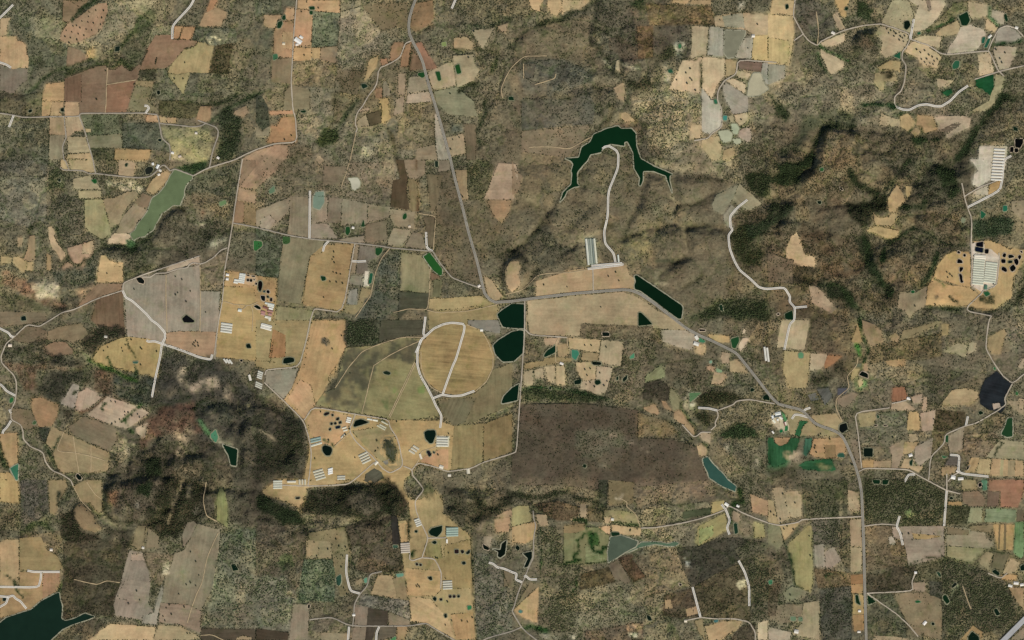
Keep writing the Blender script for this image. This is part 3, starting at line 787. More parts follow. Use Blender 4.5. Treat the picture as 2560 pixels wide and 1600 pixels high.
w 0a0a12 435 190 625 150 622 305 432 275
w 0d1628 415 290 628 330 610 452 402 400
w 060808 672 355 778 355 760 475 668 468
w 080a06 90 485 155 490 155 560 90 555
b f6ecd6 2 390 530 695 555 62 -4 45 | wide cream-roofed hall of the twin barn blocks | the lined blue lagoons
b dcdfc6 11 375 640 668 668 46 -4 64 | long pale shed in the eleven-shed half block | the cream halls
b dcdfc6 9 700 715 1010 755 46 -7 63 | long pale shed in the nine-shed half block | the cream halls
b 4f7a62 1 700 1330 680 1440 80 0 0 | green-netted shed at the foot of the twin barn blocks |
b 2f3a36 1 905 1270 905 1310 38 0 0 | small dark hut at the foot of the eastern barn block |
w 060806 1150 520 1180 460 1245 480 1225 580 1150 560
w 060806 1112 625 1230 632 1225 732 1120 728
w 0a120c 1300 540 1330 505 1410 510 1475 570 1400 585 1320 605
w 0c1a12 1300 672 1405 665 1410 725 1300 735
w 060806 1450 640 1540 605 1582 680 1570 750 1535 800 1480 740
w 060c08 1350 840 1440 765 1510 860 1480 920 1400 965 1352 900
w 060806 1115 890 1150 825 1240 860 1272 940 1240 975 1130 920
w 060806 1560 555 1610 505 1662 550 1630 610 1605 645 1575 590
w 060806 1620 400 1680 405 1685 460 1650 450
w 060806 -60 625 -10 625 60 670 75 730 -80 735
w 060806 -40 400 0 430 0 470 -50 470 -80 430
w 060806 -10 840 95 850 60 930 20 970 -10 960
w 060806 -30 1030 30 1025 60 1090 60 1190 100 1250 20 1265 0 1150
@ 560 670 .10582
p b89460 20 60 380 100 900 200 1250 250 1200 800 1150 1050 800 1060 700 470 0 430
f cfa878 480 160 780 180 800 300 680 420 480 380
b e6e8e0 5 372 140 508 160 38 -8 47 | pale barn in the farmyard row of five | the scrub edge
b ecebe0 2 245 280 340 295 40 -14 54 | pale barn in the short farmyard pair | the scrub edge
b e4ebe2 1 972 828 1185 875 36 0 0 | long silver-white barn beside the four dark lagoons |
b f0efe2 1 1035 880 1175 925 40 0 0 | white-roofed barn below the long silver-white barn |
b f4f2ea 1 1065 950 1155 975 36 0 0 | short white barn above the red cattle pens |
b b4746a 1 1030 1010 1155 1035 40 0 0 | red-roofed pen shed below the short white barn |
b ba8078 1 880 1030 975 1060 50 0 0 | red-roofed cattle pen shed on the lagoon side |
b c09086 1 878 1085 968 1105 44 0 0 | faded red-roofed pen shed above the cream store |
b b8867e 1 1050 1090 1130 1100 50 0 0 | faded red-roofed pen shed beside the farm track |
b 8f5a4c 1 930 920 1030 960 48 0 0 | dark red pen shed beside the fan-shaped pond |
b efe9d6 1 970 1150 1110 1185 50 0 0 | cream-roofed store below the red cattle pens |
b e8e4d0 1 1065 1180 1085 1250 44 0 0 | narrow cream lean-to attached at the cattle pens |
b f8f5e8 1 892 1325 1120 1385 44 0 0 | long white barn at the south gate of the cattle pens |
b f4f0e2 1 872 1375 1090 1435 40 0 0 | second long white barn south of the cattle pens |
w 0c0c0a 535 260 595 258 592 312 538 312
w 0c100c 608 262 668 262 665 328 608 325
w 0a0a08 530 155 605 170 600 190 540 182
w 0a0a08 650 180 735 185 735 210 660 205
w 0a0a08 700 265 730 270 722 292 700 290
w 0a0808 738 345 782 345 780 398 740 395
w 0e0b0a 805 400 815 320 860 300 900 330 908 400 890 480 870 530 850 560 810 500
w 0f1010 1005 530 1040 522 1078 540 1072 605 1010 590
w 2a3a3c 925 540 972 535 970 572 930 572
w 0c1414 865 655 970 660 965 785 915 775 880 730
w 1e1410 1005 660 1055 660 1062 700 1020 705
w 1a120e 1090 705 1140 705 1142 790 1082 785
w 061408 698 905 770 870 865 930 865 980 780 960
b e8e6d8 4 -60 1310 200 1345 40 -6 60 | long pale shed in the pasture block of four | the pasture track fork
rt 0 790 240 865 420 870 540 890 630 880 800 800
rt 630 880 690 1020 670 1500
rt 340 870 430 990 540 890
u e0e4da 375 1000 12 9 10 | grey-roofed hut at the fork of the pasture tracks
@ 0 800 .26455
# ---- tile 0 2
f 8c7a5a 450 112 560 62 770 27 830 130 870 185 740 190 690 220 600 180 450 190
f 96785a 420 252 520 202 620 212 690 282 690 320 500 350 430 310
p 7d6c52 120 170 240 60 370 70 440 110 440 190 300 220 200 220
z 403a30 1.2 5 930 40 980 40 1180 70 1185 150 960 230 880 340 790 300 760 200 830 130
z 433d32 1.1 6 0 160 200 220 420 180 440 330 700 340 830 360 900 450 700 470 450 400 200 390 40 380
f b4995f 877 360 950 252 1080 192 1200 157 1400 177 1530 232 1490 545 1330 510 1150 460 1000 430 882 390
z 6e4735 1 5 20 380 300 400 700 470 850 450 1080 530 1100 640 1060 700 880 680 900 480 500 470 350 480 350 640 200 700 170 540 40 430
z 3d3a30 1.1 5 350 640 480 500 700 480 800 460 860 620 750 600 690 600 560 790 340 690
z 584636 1 5 870 480 1060 520 1080 680 1020 700 900 680
f a89a86 572 790 690 602 750 622 700 840
f bfa084 712 850 740 692 820 642 920 692 920 720 980 712 880 800 790 870
f bba284 822 900 1000 717 1280 812 1330 822 1410 880 1200 1030 1040 980
f bfa787 1282 1020 1400 967 1370 1120 1292 1070
v 6a4a34 4 .7 1000 720 920 800 850 850 760 870
z 43453c 1.1 6 1070 530 1290 520 1470 560 1430 740 1400 850 1230 780 1050 700
v 3f5a2c 6 1.4 830 380 960 440 1080 480 1190 540 1300 580
v 2f4a24 6 1.5 1150 960 1230 890 1330 800
v 2f4a24 5 1.5 1190 960 1200 1020 1250 1060
v 3a4a2c 4 1.4 1000 780 950 830 980 860
v 454a34 4 1.2 830 560 760 640 690 700
z 47423a 1.05 8 1560 270 1990 390 2250 490 2419 660 2419 1000 2200 1100 1900 1100 1880 900 1450 800 1500 560
z d2b896 .4 6 1660 460 1750 440 1770 560 1850 680 1700 620
z c2a88c .6 6 1780 600 2050 560 2060 640 1820 700
z d8c08e .2 4 2280 790 2360 740 2370 820 2290 840
z c8b090 .4 4 2140 640 2180 630 2160 800 2130 700
z b8a488 .5 5 1980 860 2060 880 2080 940 2000 960
z 45453a 1.1 8 1900 800 2150 780 2200 1000 2000 1000
z 6f4a39 1 6 1450 850 1700 790 1830 780 1830 950 1900 1050 1600 1060 1400 1180 1340 1200 1400 960
v 2f3422 4 1.3 1450 820 1600 800 1700 760 1800 720
v 2f3422 4 1.3 1700 650 1720 740
v 2f3422 4 1.3 1830 850 1860 800 1960 740
w 0d2a18 2100 1172 2160 1192 2245 1225 2235 1380 2180 1370 2160 1280
w 4f8a62 1992 1080 2040 1037 2060 1110 2040 1160 1994 1110
v 5a8050 6 .6 1900 960 1960 1060 2010 1090
z c8b898 .1 4 2060 1110 2180 1150 2220 1210 2070 1170
f a08a62 490 1007 600 1062 1030 1250 1020 1420 860 1445 590 1445 520 1370 500 1240 432 1160
rt 600 1060 530 1240 715 1255 850 1285 1000 1330
rt 690 1100 715 1255 745 1440
rt 860 1180 860 1440
v 47503a 6 1.2 560 1100 500 1240
v 2f4028 7 1.3 420 1190 490 1290 520 1390
f 86765a 642 1010 800 912 1090 1012 1100 1130 1040 1245 700 1090
z 453d30 1.1 5 560 810 720 860 660 920 560 900
f b08f60 0 1077 165 1062 170 1350 90 1400 42 1290 0 1170
w 3d7a58 95 1400 175 1357 170 1512 150 1512
f b5965e 0 1442 90 1442 150 1512 165 1530 185 1730 60 1722 0 1717
z 333a28 1.3 4 0 1180 40 1300 90 1400 60 1440 0 1360
f a8845c 302 742 380 732 550 802 540 900 490 1000 372 1010 302 870
s 46443a 1 370 1010 470 1020 430 1160 380 1110
p 7c6c50 110 830 300 850 360 1000 240 1040 120 940
w 2f6a35 90 752 110 727 130 740 120 775 92 785
w 4a6038 305 980 325 950 348 965 330 990
rc -20 600 20 620 60 670 145 715
rc -20 70 20 90 80 120 105 155 130 160
rc 105 950 70 1010 30 1050 25 1075
rc 90 845 105 880
rc 1385 190 1400 205 1460 200 1530 225 1640 260 1740 295 1890 355 1995 375 2005 325
z 4a4034 1 8 1350 1200 1500 1120 1850 1100 1960 1250 1970 1512 1150 1512
z dabd98 .1 4 1740 1420 1870 1410 1860 1450 1740 1450
z 2f3226 1.3 5 1380 1330 1500 1300 1530 1440 1400 1500
z d2b48c .4 5 1600 1080 1760 1020 1850 1090 1700 1110
z c8ac86 .5 5 1680 1200 1740 1180 1750 1280 1690 1300
z c0a888 .5 6 1080 1230 1180 1120 1260 1180 1160 1300
w 0c1a10 2325 232 2360 222 2375 265 2332 265
w 40604a 1255 395 1305 392 1300 410 1260 410
w 0c1410 2267 375 2295 375 2290 395 2272 395
w 0c1610 715 1470 735 1450 775 1490 765 1512 740 1510
v 33502c 4 1.3 1020 350 1040 400 1060 450
v 33442c 5 1.2 1275 430 1290 480 1280 520
v 4a4c30 3 1.2 1200 180 1215 250 1280 350
t round tree clump in the ring on the reddish field | 1835 215 1870 215 1825 235 1845 250 1875 245 1850 200
t tree on the golden half-moon pasture below the white-edged road | 1240 185 1020 258 980 292 1160 295 1150 265 1480 298 1330 425 1330 265 1340 275 1185 235
t tree on the pale paddocks cut by a green creek | 1050 770 1090 775 1180 870 1210 875 1245 905 1320 920 1300 890 1130 940 1090 965 1350 1010 1060 980 1180 900
u f0ddc8 95 240 12 9 0 | pale house in the yard where the lane bends south
u f4ecdc 2362 545 20 7 75 | narrow white shed slanting below the red-soil field
u d6d0c0 1000 158 10 7 10 | whitewashed hut on the dark scrub rise
b e8e6da 3 2115 368 2143 405 13 26 4 | short pale shed in the lane-side trio | the white-edged road corner
@ 640 800 .26455
# ---- tile 1 2
f a99462 0 0 523 2 403 443 100 468 0 440
f ad7f50 160 82 280 142 280 350 122 360
f 9a9078 102 482 403 452 340 640 260 745 87 590
f c09b66 532 2 880 2 850 250 830 300 700 520 640 680 550 810 460 940 262 760 342 640 422 440
f c9a070 300 740 420 560 520 620 560 790 460 930
z 4b4a3c 1.3 3 850 0 1180 0 1160 200 1130 240 840 250 830 120
f 958a5a 842 262 1140 242 1400 162 1570 182 1520 330 1500 400 1560 550 1640 700 1670 740 1730 900 1600 930 1300 950 1250 930 1000 885 622 810 562 800 650 680 740 650 820 400
f 55523f 1180 0 1580 0 1580 140 1400 150 1160 210
z 5c5843 0 7 850 262 1140 245 1400 165 1570 182 1500 400 1300 340 1110 430 1010 870 640 800 600 780 700 640 800 500
z bd9a66 0 8 640 400 760 380 800 300 770 450 690 580 640 690 590 760 520 830 480 900 560 600
z 7d8a4a 0 4 1290 620 1340 600 1330 700 1290 690
z 7d8a4a 0 4 1530 650 1600 600 1590 680 1540 700
z 6f7a48 0 4 1200 760 1260 740 1250 850 1200 830
o a68b57 1895 365 352 342
rc 2065 670 1940 715 1840 720 1760 705 1670 740
rc 1605 150 1680 80 1770 40 1850 25 1985 40 1890 370 1860 430 1765 700
rc 1570 175 1510 310
rt 1990 45 2130 95 2200 220 2215 270 2240 330 2240 450 2180 580 2065 680
rt 1560 300 1560 430 1590 540 1660 640 1760 690
rt 1112 430 1000 885
rt 1500 395 1253 915
rt 1512 405 1265 922
rt 1570 185 1300 310 1112 430
rt 1570 165 1390 160 1130 240 1000 300 880 440 750 640
f 8a8272 2005 0 2290 0 2310 60 2305 125 2130 100 2005 45
f 877a55 2240 472 2419 402 2419 800 2200 900 2080 960 1872 1000 1772 900 1702 750 2060 700 2180 600
f 7b7152 1720 760 1900 740 2080 740 1980 960 1872 1000 1772 900
f 978556 1882 1000 2148 982 2143 1345 2030 1400 1832 1420 1852 1100
f 927c50 2153 982 2419 882 2419 1240 2153 1340
f b79962 460 942 540 824 940 892 1250 942 1720 952 1870 1002 1840 1420 1810 1430 1530 1352 1400 1512 1390 1600 1440 1700 1350 1870 1330 1860 1330 1620 1240 1540 1100 1560 940 1512 450 1512 500 1250 500 1100
f c19a68 540 850 900 900 870 1040 740 1190 620 1170 520 1080 480 960
f a08e60 900 1050 1260 1000 1330 1130 1390 1370 1290 1420 1130 1290
z 38402c 1.4 5 1200 1130 1290 1120 1320 1230 1300 1330 1250 1300 1200 1200
m 16 10 1200 1130 1290 1120 1320 1230 1300 1330 1250 1300 1200 1200
f 4a4c3a 1215 1120 1280 1115 1320 1200 1318 1290 1280 1330 1240 1260 1200 1180
f 8c8478 1200 1335 1260 1312 1272 1355 1222 1368
f 5d5a48 1040 1450 1120 1400 1190 1440 1210 1490 1100 1560 1020 1520
rl 80 590 260 760 450 950 500 1110 525 1260 510 1440 490 1572
rl 455 945 540 820 940 890 1250 940 1270 1020 1340 1120 1395 1380 1270 1450 1200 1410 1100 1290 940 1150 880 1040 940 890
rt 740 1195 890 1060
rl 1395 1380 1475 1415 1480 1470 1520 1512 1590 1602 1500 1712 1520 1832 1620 2042 1620 2092 1570 2247
rl 1120 1345 930 1512 860 1557 500 1572 250 1562
rt 1475 1415 1535 1330 1560 1240 1700 1200
rl:o 2541 -180 2540 0 2539 130 2519 420 2494 760 2464 1240 2419 1265 2150 1345 2030 1405 1810 1435 1700 1390 1530 1350 1475 1415
w 0b1a12 625 1202 650 1182 710 1202 720 1230 700 1280 660 1280 630 1240
w 0b1f14 1590 1062 1620 1042 1690 1042 1700 1080 1670 1163 1640 1165 1602 1120
w 08150c 920 1000 940 952 990 937 1070 965 1000 990 930 1010
w 0c1c12 255 410 265 362 320 352 360 362 360 395 300 410
w 1b2a1a 1200 490 1240 482 1275 500 1260 520 1212 510
w 072414 2279 -55 2330 -98 2419 -155 2535 -150 2535 80 2480 78 2419 76 2335 66 2308 20
w 072414 2240 240 2290 190 2419 110 2490 95 2530 102 2525 310 2440 388 2330 395 2260 320
w 072414 2318 780 2340 720 2419 640 2487 600 2470 760 2400 775 2330 790
w 201818 640 890 660 872 695 872 690 890 650 905
w 1c1614 712 890 730 887 735 905 717 910
w 1c1614 755 932 785 917 785 945 760 950
w 1c1614 777 970 800 952 812 970 790 985
w 1c1614 737 970 755 962 765 983 742 990
w 1c1614 702 970 725 968 725 990 705 993
w 14202c 750 1007 795 997 797 1020 755 1030
w 1c1614 687 1030 705 1017 712 1035 692 1048
w 1c1c20 1610 1242 1635 1232 1660 1275 1635 1293
w 1c1614 1672 1240 1690 1247 1688 1263 1674 1255
z 5a3f28 .1 3 1590 1290 1640 1300 1630 1340 1600 1330
f c29668 1590 1290 1740 1220 1820 1220 1815 1410 1700 1380 1560 1340
z 5d5648 1 3 630 170 660 170 700 220 670 250 630 210
z 3a372e 1.2 6 0 700 130 820 260 900 400 940 440 1000 430 1200 420 1400 340 1460 100 1500 0 1500
z 52483c 1 6 0 700 130 820 260 900 300 940 200 1060 0 1040
m 26 16 -100 760 130 840 380 960 420 1200 400 1390 100 1480 -200 1400
v a08e70 3 .3 40 1040 120 1080 180 1130
b f4efe2 2 50 40 150 68 17 -5 27 | long white barn of the pasture pair | the red cattle pens
b e4e2d2 4 22 484 66 502 11 -4 18 | small pale shed in the lane corner four | the pasture pond
b dedac6 3 0 585 60 612 11 -3 18 | cream shed in the slanted lane-side trio | the lane corner four
b e6e4d2 4 1712 1113 1815 1117 15 -1 24 | cream shed in the fenced pond-side block | the white-edged track end
b d4d0b8 4 970 1287 1050 1249 15 12 23 | slanted cream shed in the knoll row | the crescent pond
b d6d2b8 4 540 1438 630 1412 16 9 24 | tilted cream shed in the pasture row of four | the rounded dark pond
b f6f6f2 3 682 1415 724 1402 15 0 20 | short bright white shed of the pasture trio | the rounded dark pond
b d8d4c0 2 770 1480 842 1478 14 0 22 | cream shed of the south lane pair | the slanted knoll sheds
b d8cfb6 3 1487 1190 1540 1222 17 -20 21 | slanted cream shed beside the bare orange yard | the angular dark pond
b 8fb0a8 2 515 1133 612 1110 15 3 22 | blue-green greenhouse near the rounded dark pond | the black lagoons
b dadcc8 1 522 1190 622 1160 17 0 0 | cream-roofed shed below the blue-green greenhouses |
f d0c6a8 1700 1092 1830 1095 1825 1200 1698 1198
t dark tree on the pastures around the southern barns | 612 868 685 1135 935 1300 890 502 810 150 722 272 555 1310 1330 960 1820 1075 1720 1275
u f4f0e4 2132 96 9 8 0 | white pump house beside the gravel lot
u e8e0cc 1135 1352 14 9 -50 | pale farm office where the slanted shed lane meets the track
u ece4d0 1752 1388 14 10 20 | cream-roofed house among the southern orchard yard
u e6dcc8 1828 1468 10 8 0 | small pale house south of the tree-lined lane
u e4dcc4 2005 1430 16 10 85 | cream-roofed barn at the end of the tree-lined lane
u f0e6d2 1556 1290 18 6 70 | narrow pale shed beside the black lined pit
v 3a4228 2.5 1.4 1540 1355 1690 1400 1800 1425 1960 1410
v 33502c 4 1.3 640 1130 700 1160 740 1190
@ 840 1040 .066142
b f6f2e4 3 425 62 582 97 50 -22 73 | white barn of the crescent pond trio | the farm lane
b e6e2ca 2 240 470 392 425 50 44 92 | cream barn of the tilted pair | the blue lagoon
b dcd8c4 1 190 830 350 665 42 0 0 | narrow pale shed slanting along the farm track |
b f2efda 1 1185 108 1372 140 52 0 0 | white-roofed shed beside the crescent pond, western of two |
b f4f1da 1 1400 150 1576 180 52 0 0 | white-roofed shed beside the crescent pond, eastern of two |
b d8d4b4 1 1725 200 1962 325 46 0 0 | slanted cream shed nearest the lane bend east of the crescent pond |
b d8d4b4 1 1650 320 1892 450 46 0 0 | middle slanted cream shed east of the crescent pond |
b d4cfae 1 1555 355 1852 522 46 0 0 | longest slanted cream shed east of the crescent pond |
v 3d4f2c 3 1.2 1725 160 1960 285
v 4a5a34 3 1 1660 130 1740 180
t dark bush on the knoll pasture above the slanted sheds | 515 490 1545 930 355 690 285 760 1480 1340 1500 1310 1590 1210
@ 1280 800 .26455
# ---- tile 2 2
s 6d5d47 1 652 32 1198 62 1268 64 1400 82 1408 210 1280 190 642 155
f b0a084 1412 92 1640 97 1750 150 1700 288 1560 250 1422 200
f c4a878 532 167 840 187 820 310 670 290 542 270
f b6a17a 842 187 1053 207 1030 440 822 400
f a38c62 672 302 820 312 815 400 652 380
f bfa578 602 402 798 392 790 560 700 580 662 560 612 480
f bda682 802 432 953 452 930 630 880 680 810 710 642 660 652 582 792 562
f b49672 302 172 460 167 420 258 312 230
f b09468 427 232 520 227 540 290 530 340 442 350
f a8905f 122 412 300 362 410 352 560 362 560 390 300 430 117 465
f b8a47c 117 482 200 472 200 610 107 630
f c0a880 212 472 300 452 300 550 217 550
f c4ac80 307 442 405 432 400 590 342 580
f c2aa7c 417 432 500 432 505 610 417 605
s 6c5f48 1 132 182 300 172 310 290 300 388 127 400
s 6b5e4a 1.1 1060 210 1280 195 1270 480 1240 740 1000 780 880 700 960 460 1040 440
w 0c2c1a 300 342 330 292 410 237 415 300 380 320 312 350
w 3f8a68 565 282 620 287 635 320 600 380 567 350
w 0c1810 850 117 915 117 925 150 860 155
w 0c1810 750 402 780 392 845 402 840 425 772 425
w 0c2014 587 575 655 557 650 603 592 610
w 0c2414 787 570 830 567 840 598 805 615 782 600
w 0e2414 987 540 1005 532 1005 563 987 570
w 0f1f14 1047 555 1093 517 1085 560 1052 588
w 4a8a60 1120 342 1155 312 1155 358 1112 368
w 0e2414 345 642 370 627 370 663
w 0e2414 672 1362 705 1367 700 1395 672 1395
w 120c0a 1767 87 1830 92 1825 105 1772 105
w 1f4a24 2067 182 2140 157 2145 200 2110 268 2082 260
w 3f8055 1772 167 1830 200 1810 215 1767 205
w 5f8050 1677 690 1790 687 1730 740 1682 778
w 7fa080 1867 387 1890 382 1890 408 1867 408
w 88a070 1932 457 1990 480 1980 495 1934 490
w 35584a 1802 1310 1850 1292 1890 1350 2000 1460 2040 1512 2120 1572 2110 1622 2060 1602 1990 1572 1940 1542 1900 1512 1862 1490 1850 1440 1812 1370
w 0c2010 2252 647 2280 642 2290 668 2254 680
w 0c2010 2372 722 2419 692 2435 760 2372 750
v 2f4a2c 6 1.3 90 660 200 640 350 640 560 670
z 4a4c38 1.2 6 90 650 350 660 650 690 880 740 700 780 400 760 100 780
v 33402c 7 1.4 560 670 700 690 850 740 1000 770
v 3f4430 3 1.2 1000 770 1200 840 1400 910 1560 1000
s 5d5141 .3 88 800 650 790 1195 855 1185 1115 1500 1130 1750 1200 1820 1420 1870 1512 1200 1580 1150 1535 820 1530 820 1600 400 1560 0 1560 0 1275 50 1245
z 66604c .9 10 600 1040 1000 1020 1100 1200 760 1300 600 1200
z 4f4334 1 10 100 850 300 840 260 980 120 1000
z 4c4032 .8 8 640 840 1180 860 1190 1100 800 980
z 7a6442 .6 8 1190 880 1480 960 1560 1060 1480 1140 1210 1120 1190 980
v 93806a 1.3 .1 830 1080 1040 1100 1200 1200 1400 1330
v 8a7a62 1.2 .1 820 1370 1020 1390 1250 1410
s 453d31 1.1 1252 600 1400 562 1500 650 1480 758 1400 780 1340 692 1320 780 1232 740
f 8f8f62 1255 592 1252 540 1410 422 1440 440 1440 540
f 9c9268 1482 720 1500 632 1560 700 1600 770 1590 838 1530 848 1500 780
f b08f66 1412 762 1450 772 1520 870 1440 830
f b5936a 1242 832 1350 792 1390 870 1370 900 1270 860
f b8946a 1532 880 1590 842 1620 900 1670 950 1660 980 1620 985 1532 930
f b09468 1622 990 1680 982 1730 1040 1720 1088
f b9a07c 1772 1080 1820 1062 1880 1082 1870 1170 1800 1130
f b89a70 1747 1190 1790 1172 1840 1220 1830 1280 1770 1290
z e6dcc0 .1 3 1640 820 1720 780 1735 800 1690 860 1650 850
f b89a78 1987 302 2060 312 2050 410 1990 410 1972 350
f b59c70 2057 392 2130 372 2230 500 2062 490
f c0a078 1912 492 2030 512 1980 610 1882 605
f c09a74 1842 432 1920 442 1900 490 1842 460
f c5a878 1732 242 1825 222 1815 330 1742 310
f d0b492 2142 230 2180 172 2250 172 2200 250 2160 300
f d4bc98 2170 130 2190 80 2205 90 2200 130
f c0a26a 1852 132 2050 152 2060 210 1950 210 1862 160
z 564b3a 1.1 6 1260 230 1420 220 1700 300 1850 450 1880 620 1650 700 1500 620 1420 440 1260 480
z 403c2c 1.2 5 1690 720 1890 640 2100 680 2200 740 2080 790 1950 840 1760 820
z 3f3b2c 1.2 5 1720 860 1930 870 1940 930 1880 1020 1760 960 1700 900
z 3f4a34 1.4 5 1990 1090 2060 1020 2180 980 2300 1000 2320 1100 2100 1130
z d0c0a4 .4 4 2010 1180 2080 1140 2090 1200 2020 1210
z d4c4a6 .3 4 2270 1440 2330 1300 2345 1360 2300 1470
v 33402a 5 1.4 1600 780 1590 830 1640 880 1680 960 1740 990
v 33402a 6 1.4 1720 1000 1740 1080 1780 1150 1850 1200
v c8b898 3 .3 1640 800 1650 720 1680 660 1690 640
rc 1760 830 1860 835 1940 855
rl 1940 855 2090 800 2120 765 2240 750 2480 790
rl 1940 855 1950 910 1920 970 1925 1000 1880 1040
rl 1610 990 1710 1100 1740 1100 1790 1060 1880 1060
rl 125 90 175 140 440 160 520 165
rt 440 160 415 220 410 400 480 415
rt 520 165 525 240 550 290
rt 135 -85 135 90
b f0ece0 2 2385 255 2400 385 15 25 8 | long white shed of the bare yard pair | the highway
t tree dotted over the tan paddocks around the paired dark ponds | 890 258 640 560 690 470 740 460 710 525 870 620 900 580 830 500 690 240 750 240 700 610 740 590 780 630
t tree on the eastern bank of the small creek by the green reservoir | 1640 1130 1660 1150 1700 1130 1640 1160 1680 1180 1720 1190 1860 1210 1870 1190 1800 1160 1550 980
u f2ece0 1745 168 14 10 60 | pale farm shed beside the teal roadside pond
u e6e2d8 1742 225 18 12 20 | grey roofed yard building south of the teal roadside pond
u f4ece2 470 412 12 7 20 | white farmhouse between the tan strips
@ 1920 800 .26455
# ---- tile 3 2
z 5c4d3b 1 8 390 0 780 0 780 300 560 330 360 290
f baa47c 127 0 385 0 385 60 340 283 82 260
f b39d6a 152 292 398 307 380 560 360 640 202 640 142 480 147 400
f bea882 402 312 558 327 558 400 500 460 392 480
f b07e52 562 332 700 342 620 410 540 460 532 420
z 463f30 1.1 5 390 500 560 460 700 360 760 380 740 500 560 600 380 640
w 5f9060 285 322 310 302 335 322 330 358 292 360
v 24401f 8 1.5 870 0 880 130 930 230 950 280 920 350 900 430 880 480
f b3935f 792 200 850 32 885 190 860 215
f a38862 892 0 1000 42 1060 102 1090 190 1000 258 955 228 912 130
z 2f6a30 1.2 4 800 230 880 220 900 330 860 370 830 280
f 5d6048 830 412 880 412 870 450 830 450
f b0926a 905 420 935 405 942 470 925 492 905 470
f a8925f 800 460 870 460 850 520 790 580 780 540
w 0a140c 860 520 890 482 945 512 945 550
z 4f7a4a 1 3 850 550 940 560 940 620 880 660 810 620
f cdb07a 850 572 890 552 900 600 860 640
s 63563f 1.1 960 270 1240 190 1500 150 1640 120 1640 340 1460 380 1100 380 960 420
f 9d8c62 1262 180 1272 102 1500 42 1640 2 1640 30 1400 130 1272 200
f b09468 1155 180 1200 120 1245 160 1230 215
f b0a078 1662 300 1790 222 1885 232 1870 350 1810 340 1770 310
f b3a27c 1902 217 1970 212 1970 290 1887 328
f a88f62 2072 250 2090 162 2230 82 2250 120 2190 320 2112 310
f b09060 1110 390 1300 360 1290 430 1140 430
z 7a6c50 1 6 1330 440 1480 420 1470 620 1320 640
f a5905f 1640 40 1710 40 1700 140 1650 140
f 9a6a4a 1182 640 1290 632 1325 740 1240 768 1172 770
f b79b78 1157 850 1172 792 1300 772 1400 850
f b0977a 1352 730 1460 692 1460 770 1382 790
f b59878 1472 727 1505 732 1500 845 1457 850
s 5a5140 1.1 1470 430 1620 440 1990 560 1990 660 1860 640 1740 660 1640 780 1600 840 1510 840 1510 730 1465 690
f 262a2e 1997 700 2050 562 2160 482 2220 545 2305 602 2230 740 2240 830 2200 880 2310 900 2250 890 2090 850 2002 790
f b59f88 2117 790 2190 782 2200 828 2132 848
w 2f6a3c 2130 455 2145 442 2155 468 2138 472
rl 2310 600 2235 740 2250 800 2150 870 1960 980 1870 1000 1680 1080 1665 1170 1540 1290 1520 1512
rc 1890 910 1870 1000
f b59a6e 1657 770 1740 662 1860 642 1990 682 1980 740 1920 800 1642 810
rl 1150 830 820 875 850 1060 885 1400
rl 1170 790 1310 760
rl 860 1430 920 1400 1200 1408 1330 1415 1500 1512 1690 1612 1820 1642
rc 1390 1460 1330 1460 1290 1530
s 6d6450 1.1 852 880 1310 862 1320 1050 1150 1198 872 1180
p 9a8a60 850 885 1020 870 1010 1000 870 1010
f c0a068 1332 870 1420 867 1440 960 1430 1040 1312 1040
f b3997c 1437 880 1585 852 1560 1040 1462 1050
f a99274 1152 1200 1285 1127 1280 1270 1230 1400 1167 1400 1172 1280
f b89c6c 1292 1150 1430 1152 1360 1250 1272 1270
f a8957c 1392 1200 1560 1112 1540 1300 1440 1380 1382 1330
f bb9f74 1252 1400 1290 1312 1390 1314 1370 1380 1480 1382 1420 1440 1340 1400
f b09c74 1330 1080 1400 1075 1420 1130 1380 1160 1330 1150
f b89c74 1000 1330 1165 1325 1160 1395 1000 1395
f bf9c62 890 1330 1000 1320 995 1395 900 1395
f a99678 1717 1090 1855 1007 1840 1220 1720 1270 1702 1170
s 463c2e 1.1 1590 850 1860 870 1870 990 1680 1050 1570 1040
s 5e5340 1.1 1880 1000 2150 880 2210 930 2190 1040 2100 1060 1860 1080
w 0c1a10 905 1212 990 1212 990 1293 907 1290
w 0d1410 680 990 740 972 755 1030 700 1070 672 1040
w 1a4028 1030 892 1055 915 1035 935
w 10180f 1000 990 1035 995 1020 1007
w 10180f 1090 990 1135 1000 1098 1005
w 0c2010 1987 870 2010 857 2040 880 2000 898
w 1f4020 2262 930 2310 922 2310 1100 2260 1108 2202 1080 2240 1000
w 2f6038 1640 1282 1700 1292 1660 1310
w 14301c 1340 1340 1370 1312 1360 1378 1342 1370
w 10180f 1872 1400 1910 1372 1890 1418
w 204a28 1675 1090 1705 1090 1700 1160 1680 1150
f a08d62 102 832 330 872 450 1000 700 1090 290 1100 202 1080 182 900
f a89468 402 902 640 882 700 960 660 1040 462 980
f 2a5834 0 1112 50 1112 60 1160 120 1190 180 1172 220 1112 300 1112 260 1250 200 1330 60 1400 0 1350
f 2c6038 250 1080 300 952 380 962 330 1000 300 1100
f 386048 352 1120 420 1112 410 1200 360 1290 332 1260
f 2c5a36 290 1370 370 1332 600 1312 640 1420 560 1430 330 1410
z 9a8a62 0 5 120 1215 190 1240 270 1250 230 1310 150 1300
z 8a8458 0 5 420 1350 520 1345 600 1400 500 1420
z 4a7048 0 5 300 1100 350 1080 330 1160 290 1220
z 3f6a42 0 5 0 1350 60 1400 160 1350 200 1330 120 1420 0 1430
f b0885e 60 1112 212 1112 180 1165 112 1188 70 1160
f b68f60 432 1122 690 1112 740 1180 720 1300 540 1310 440 1290 392 1260
f 93764e 530 1180 640 1180 640 1300 545 1305
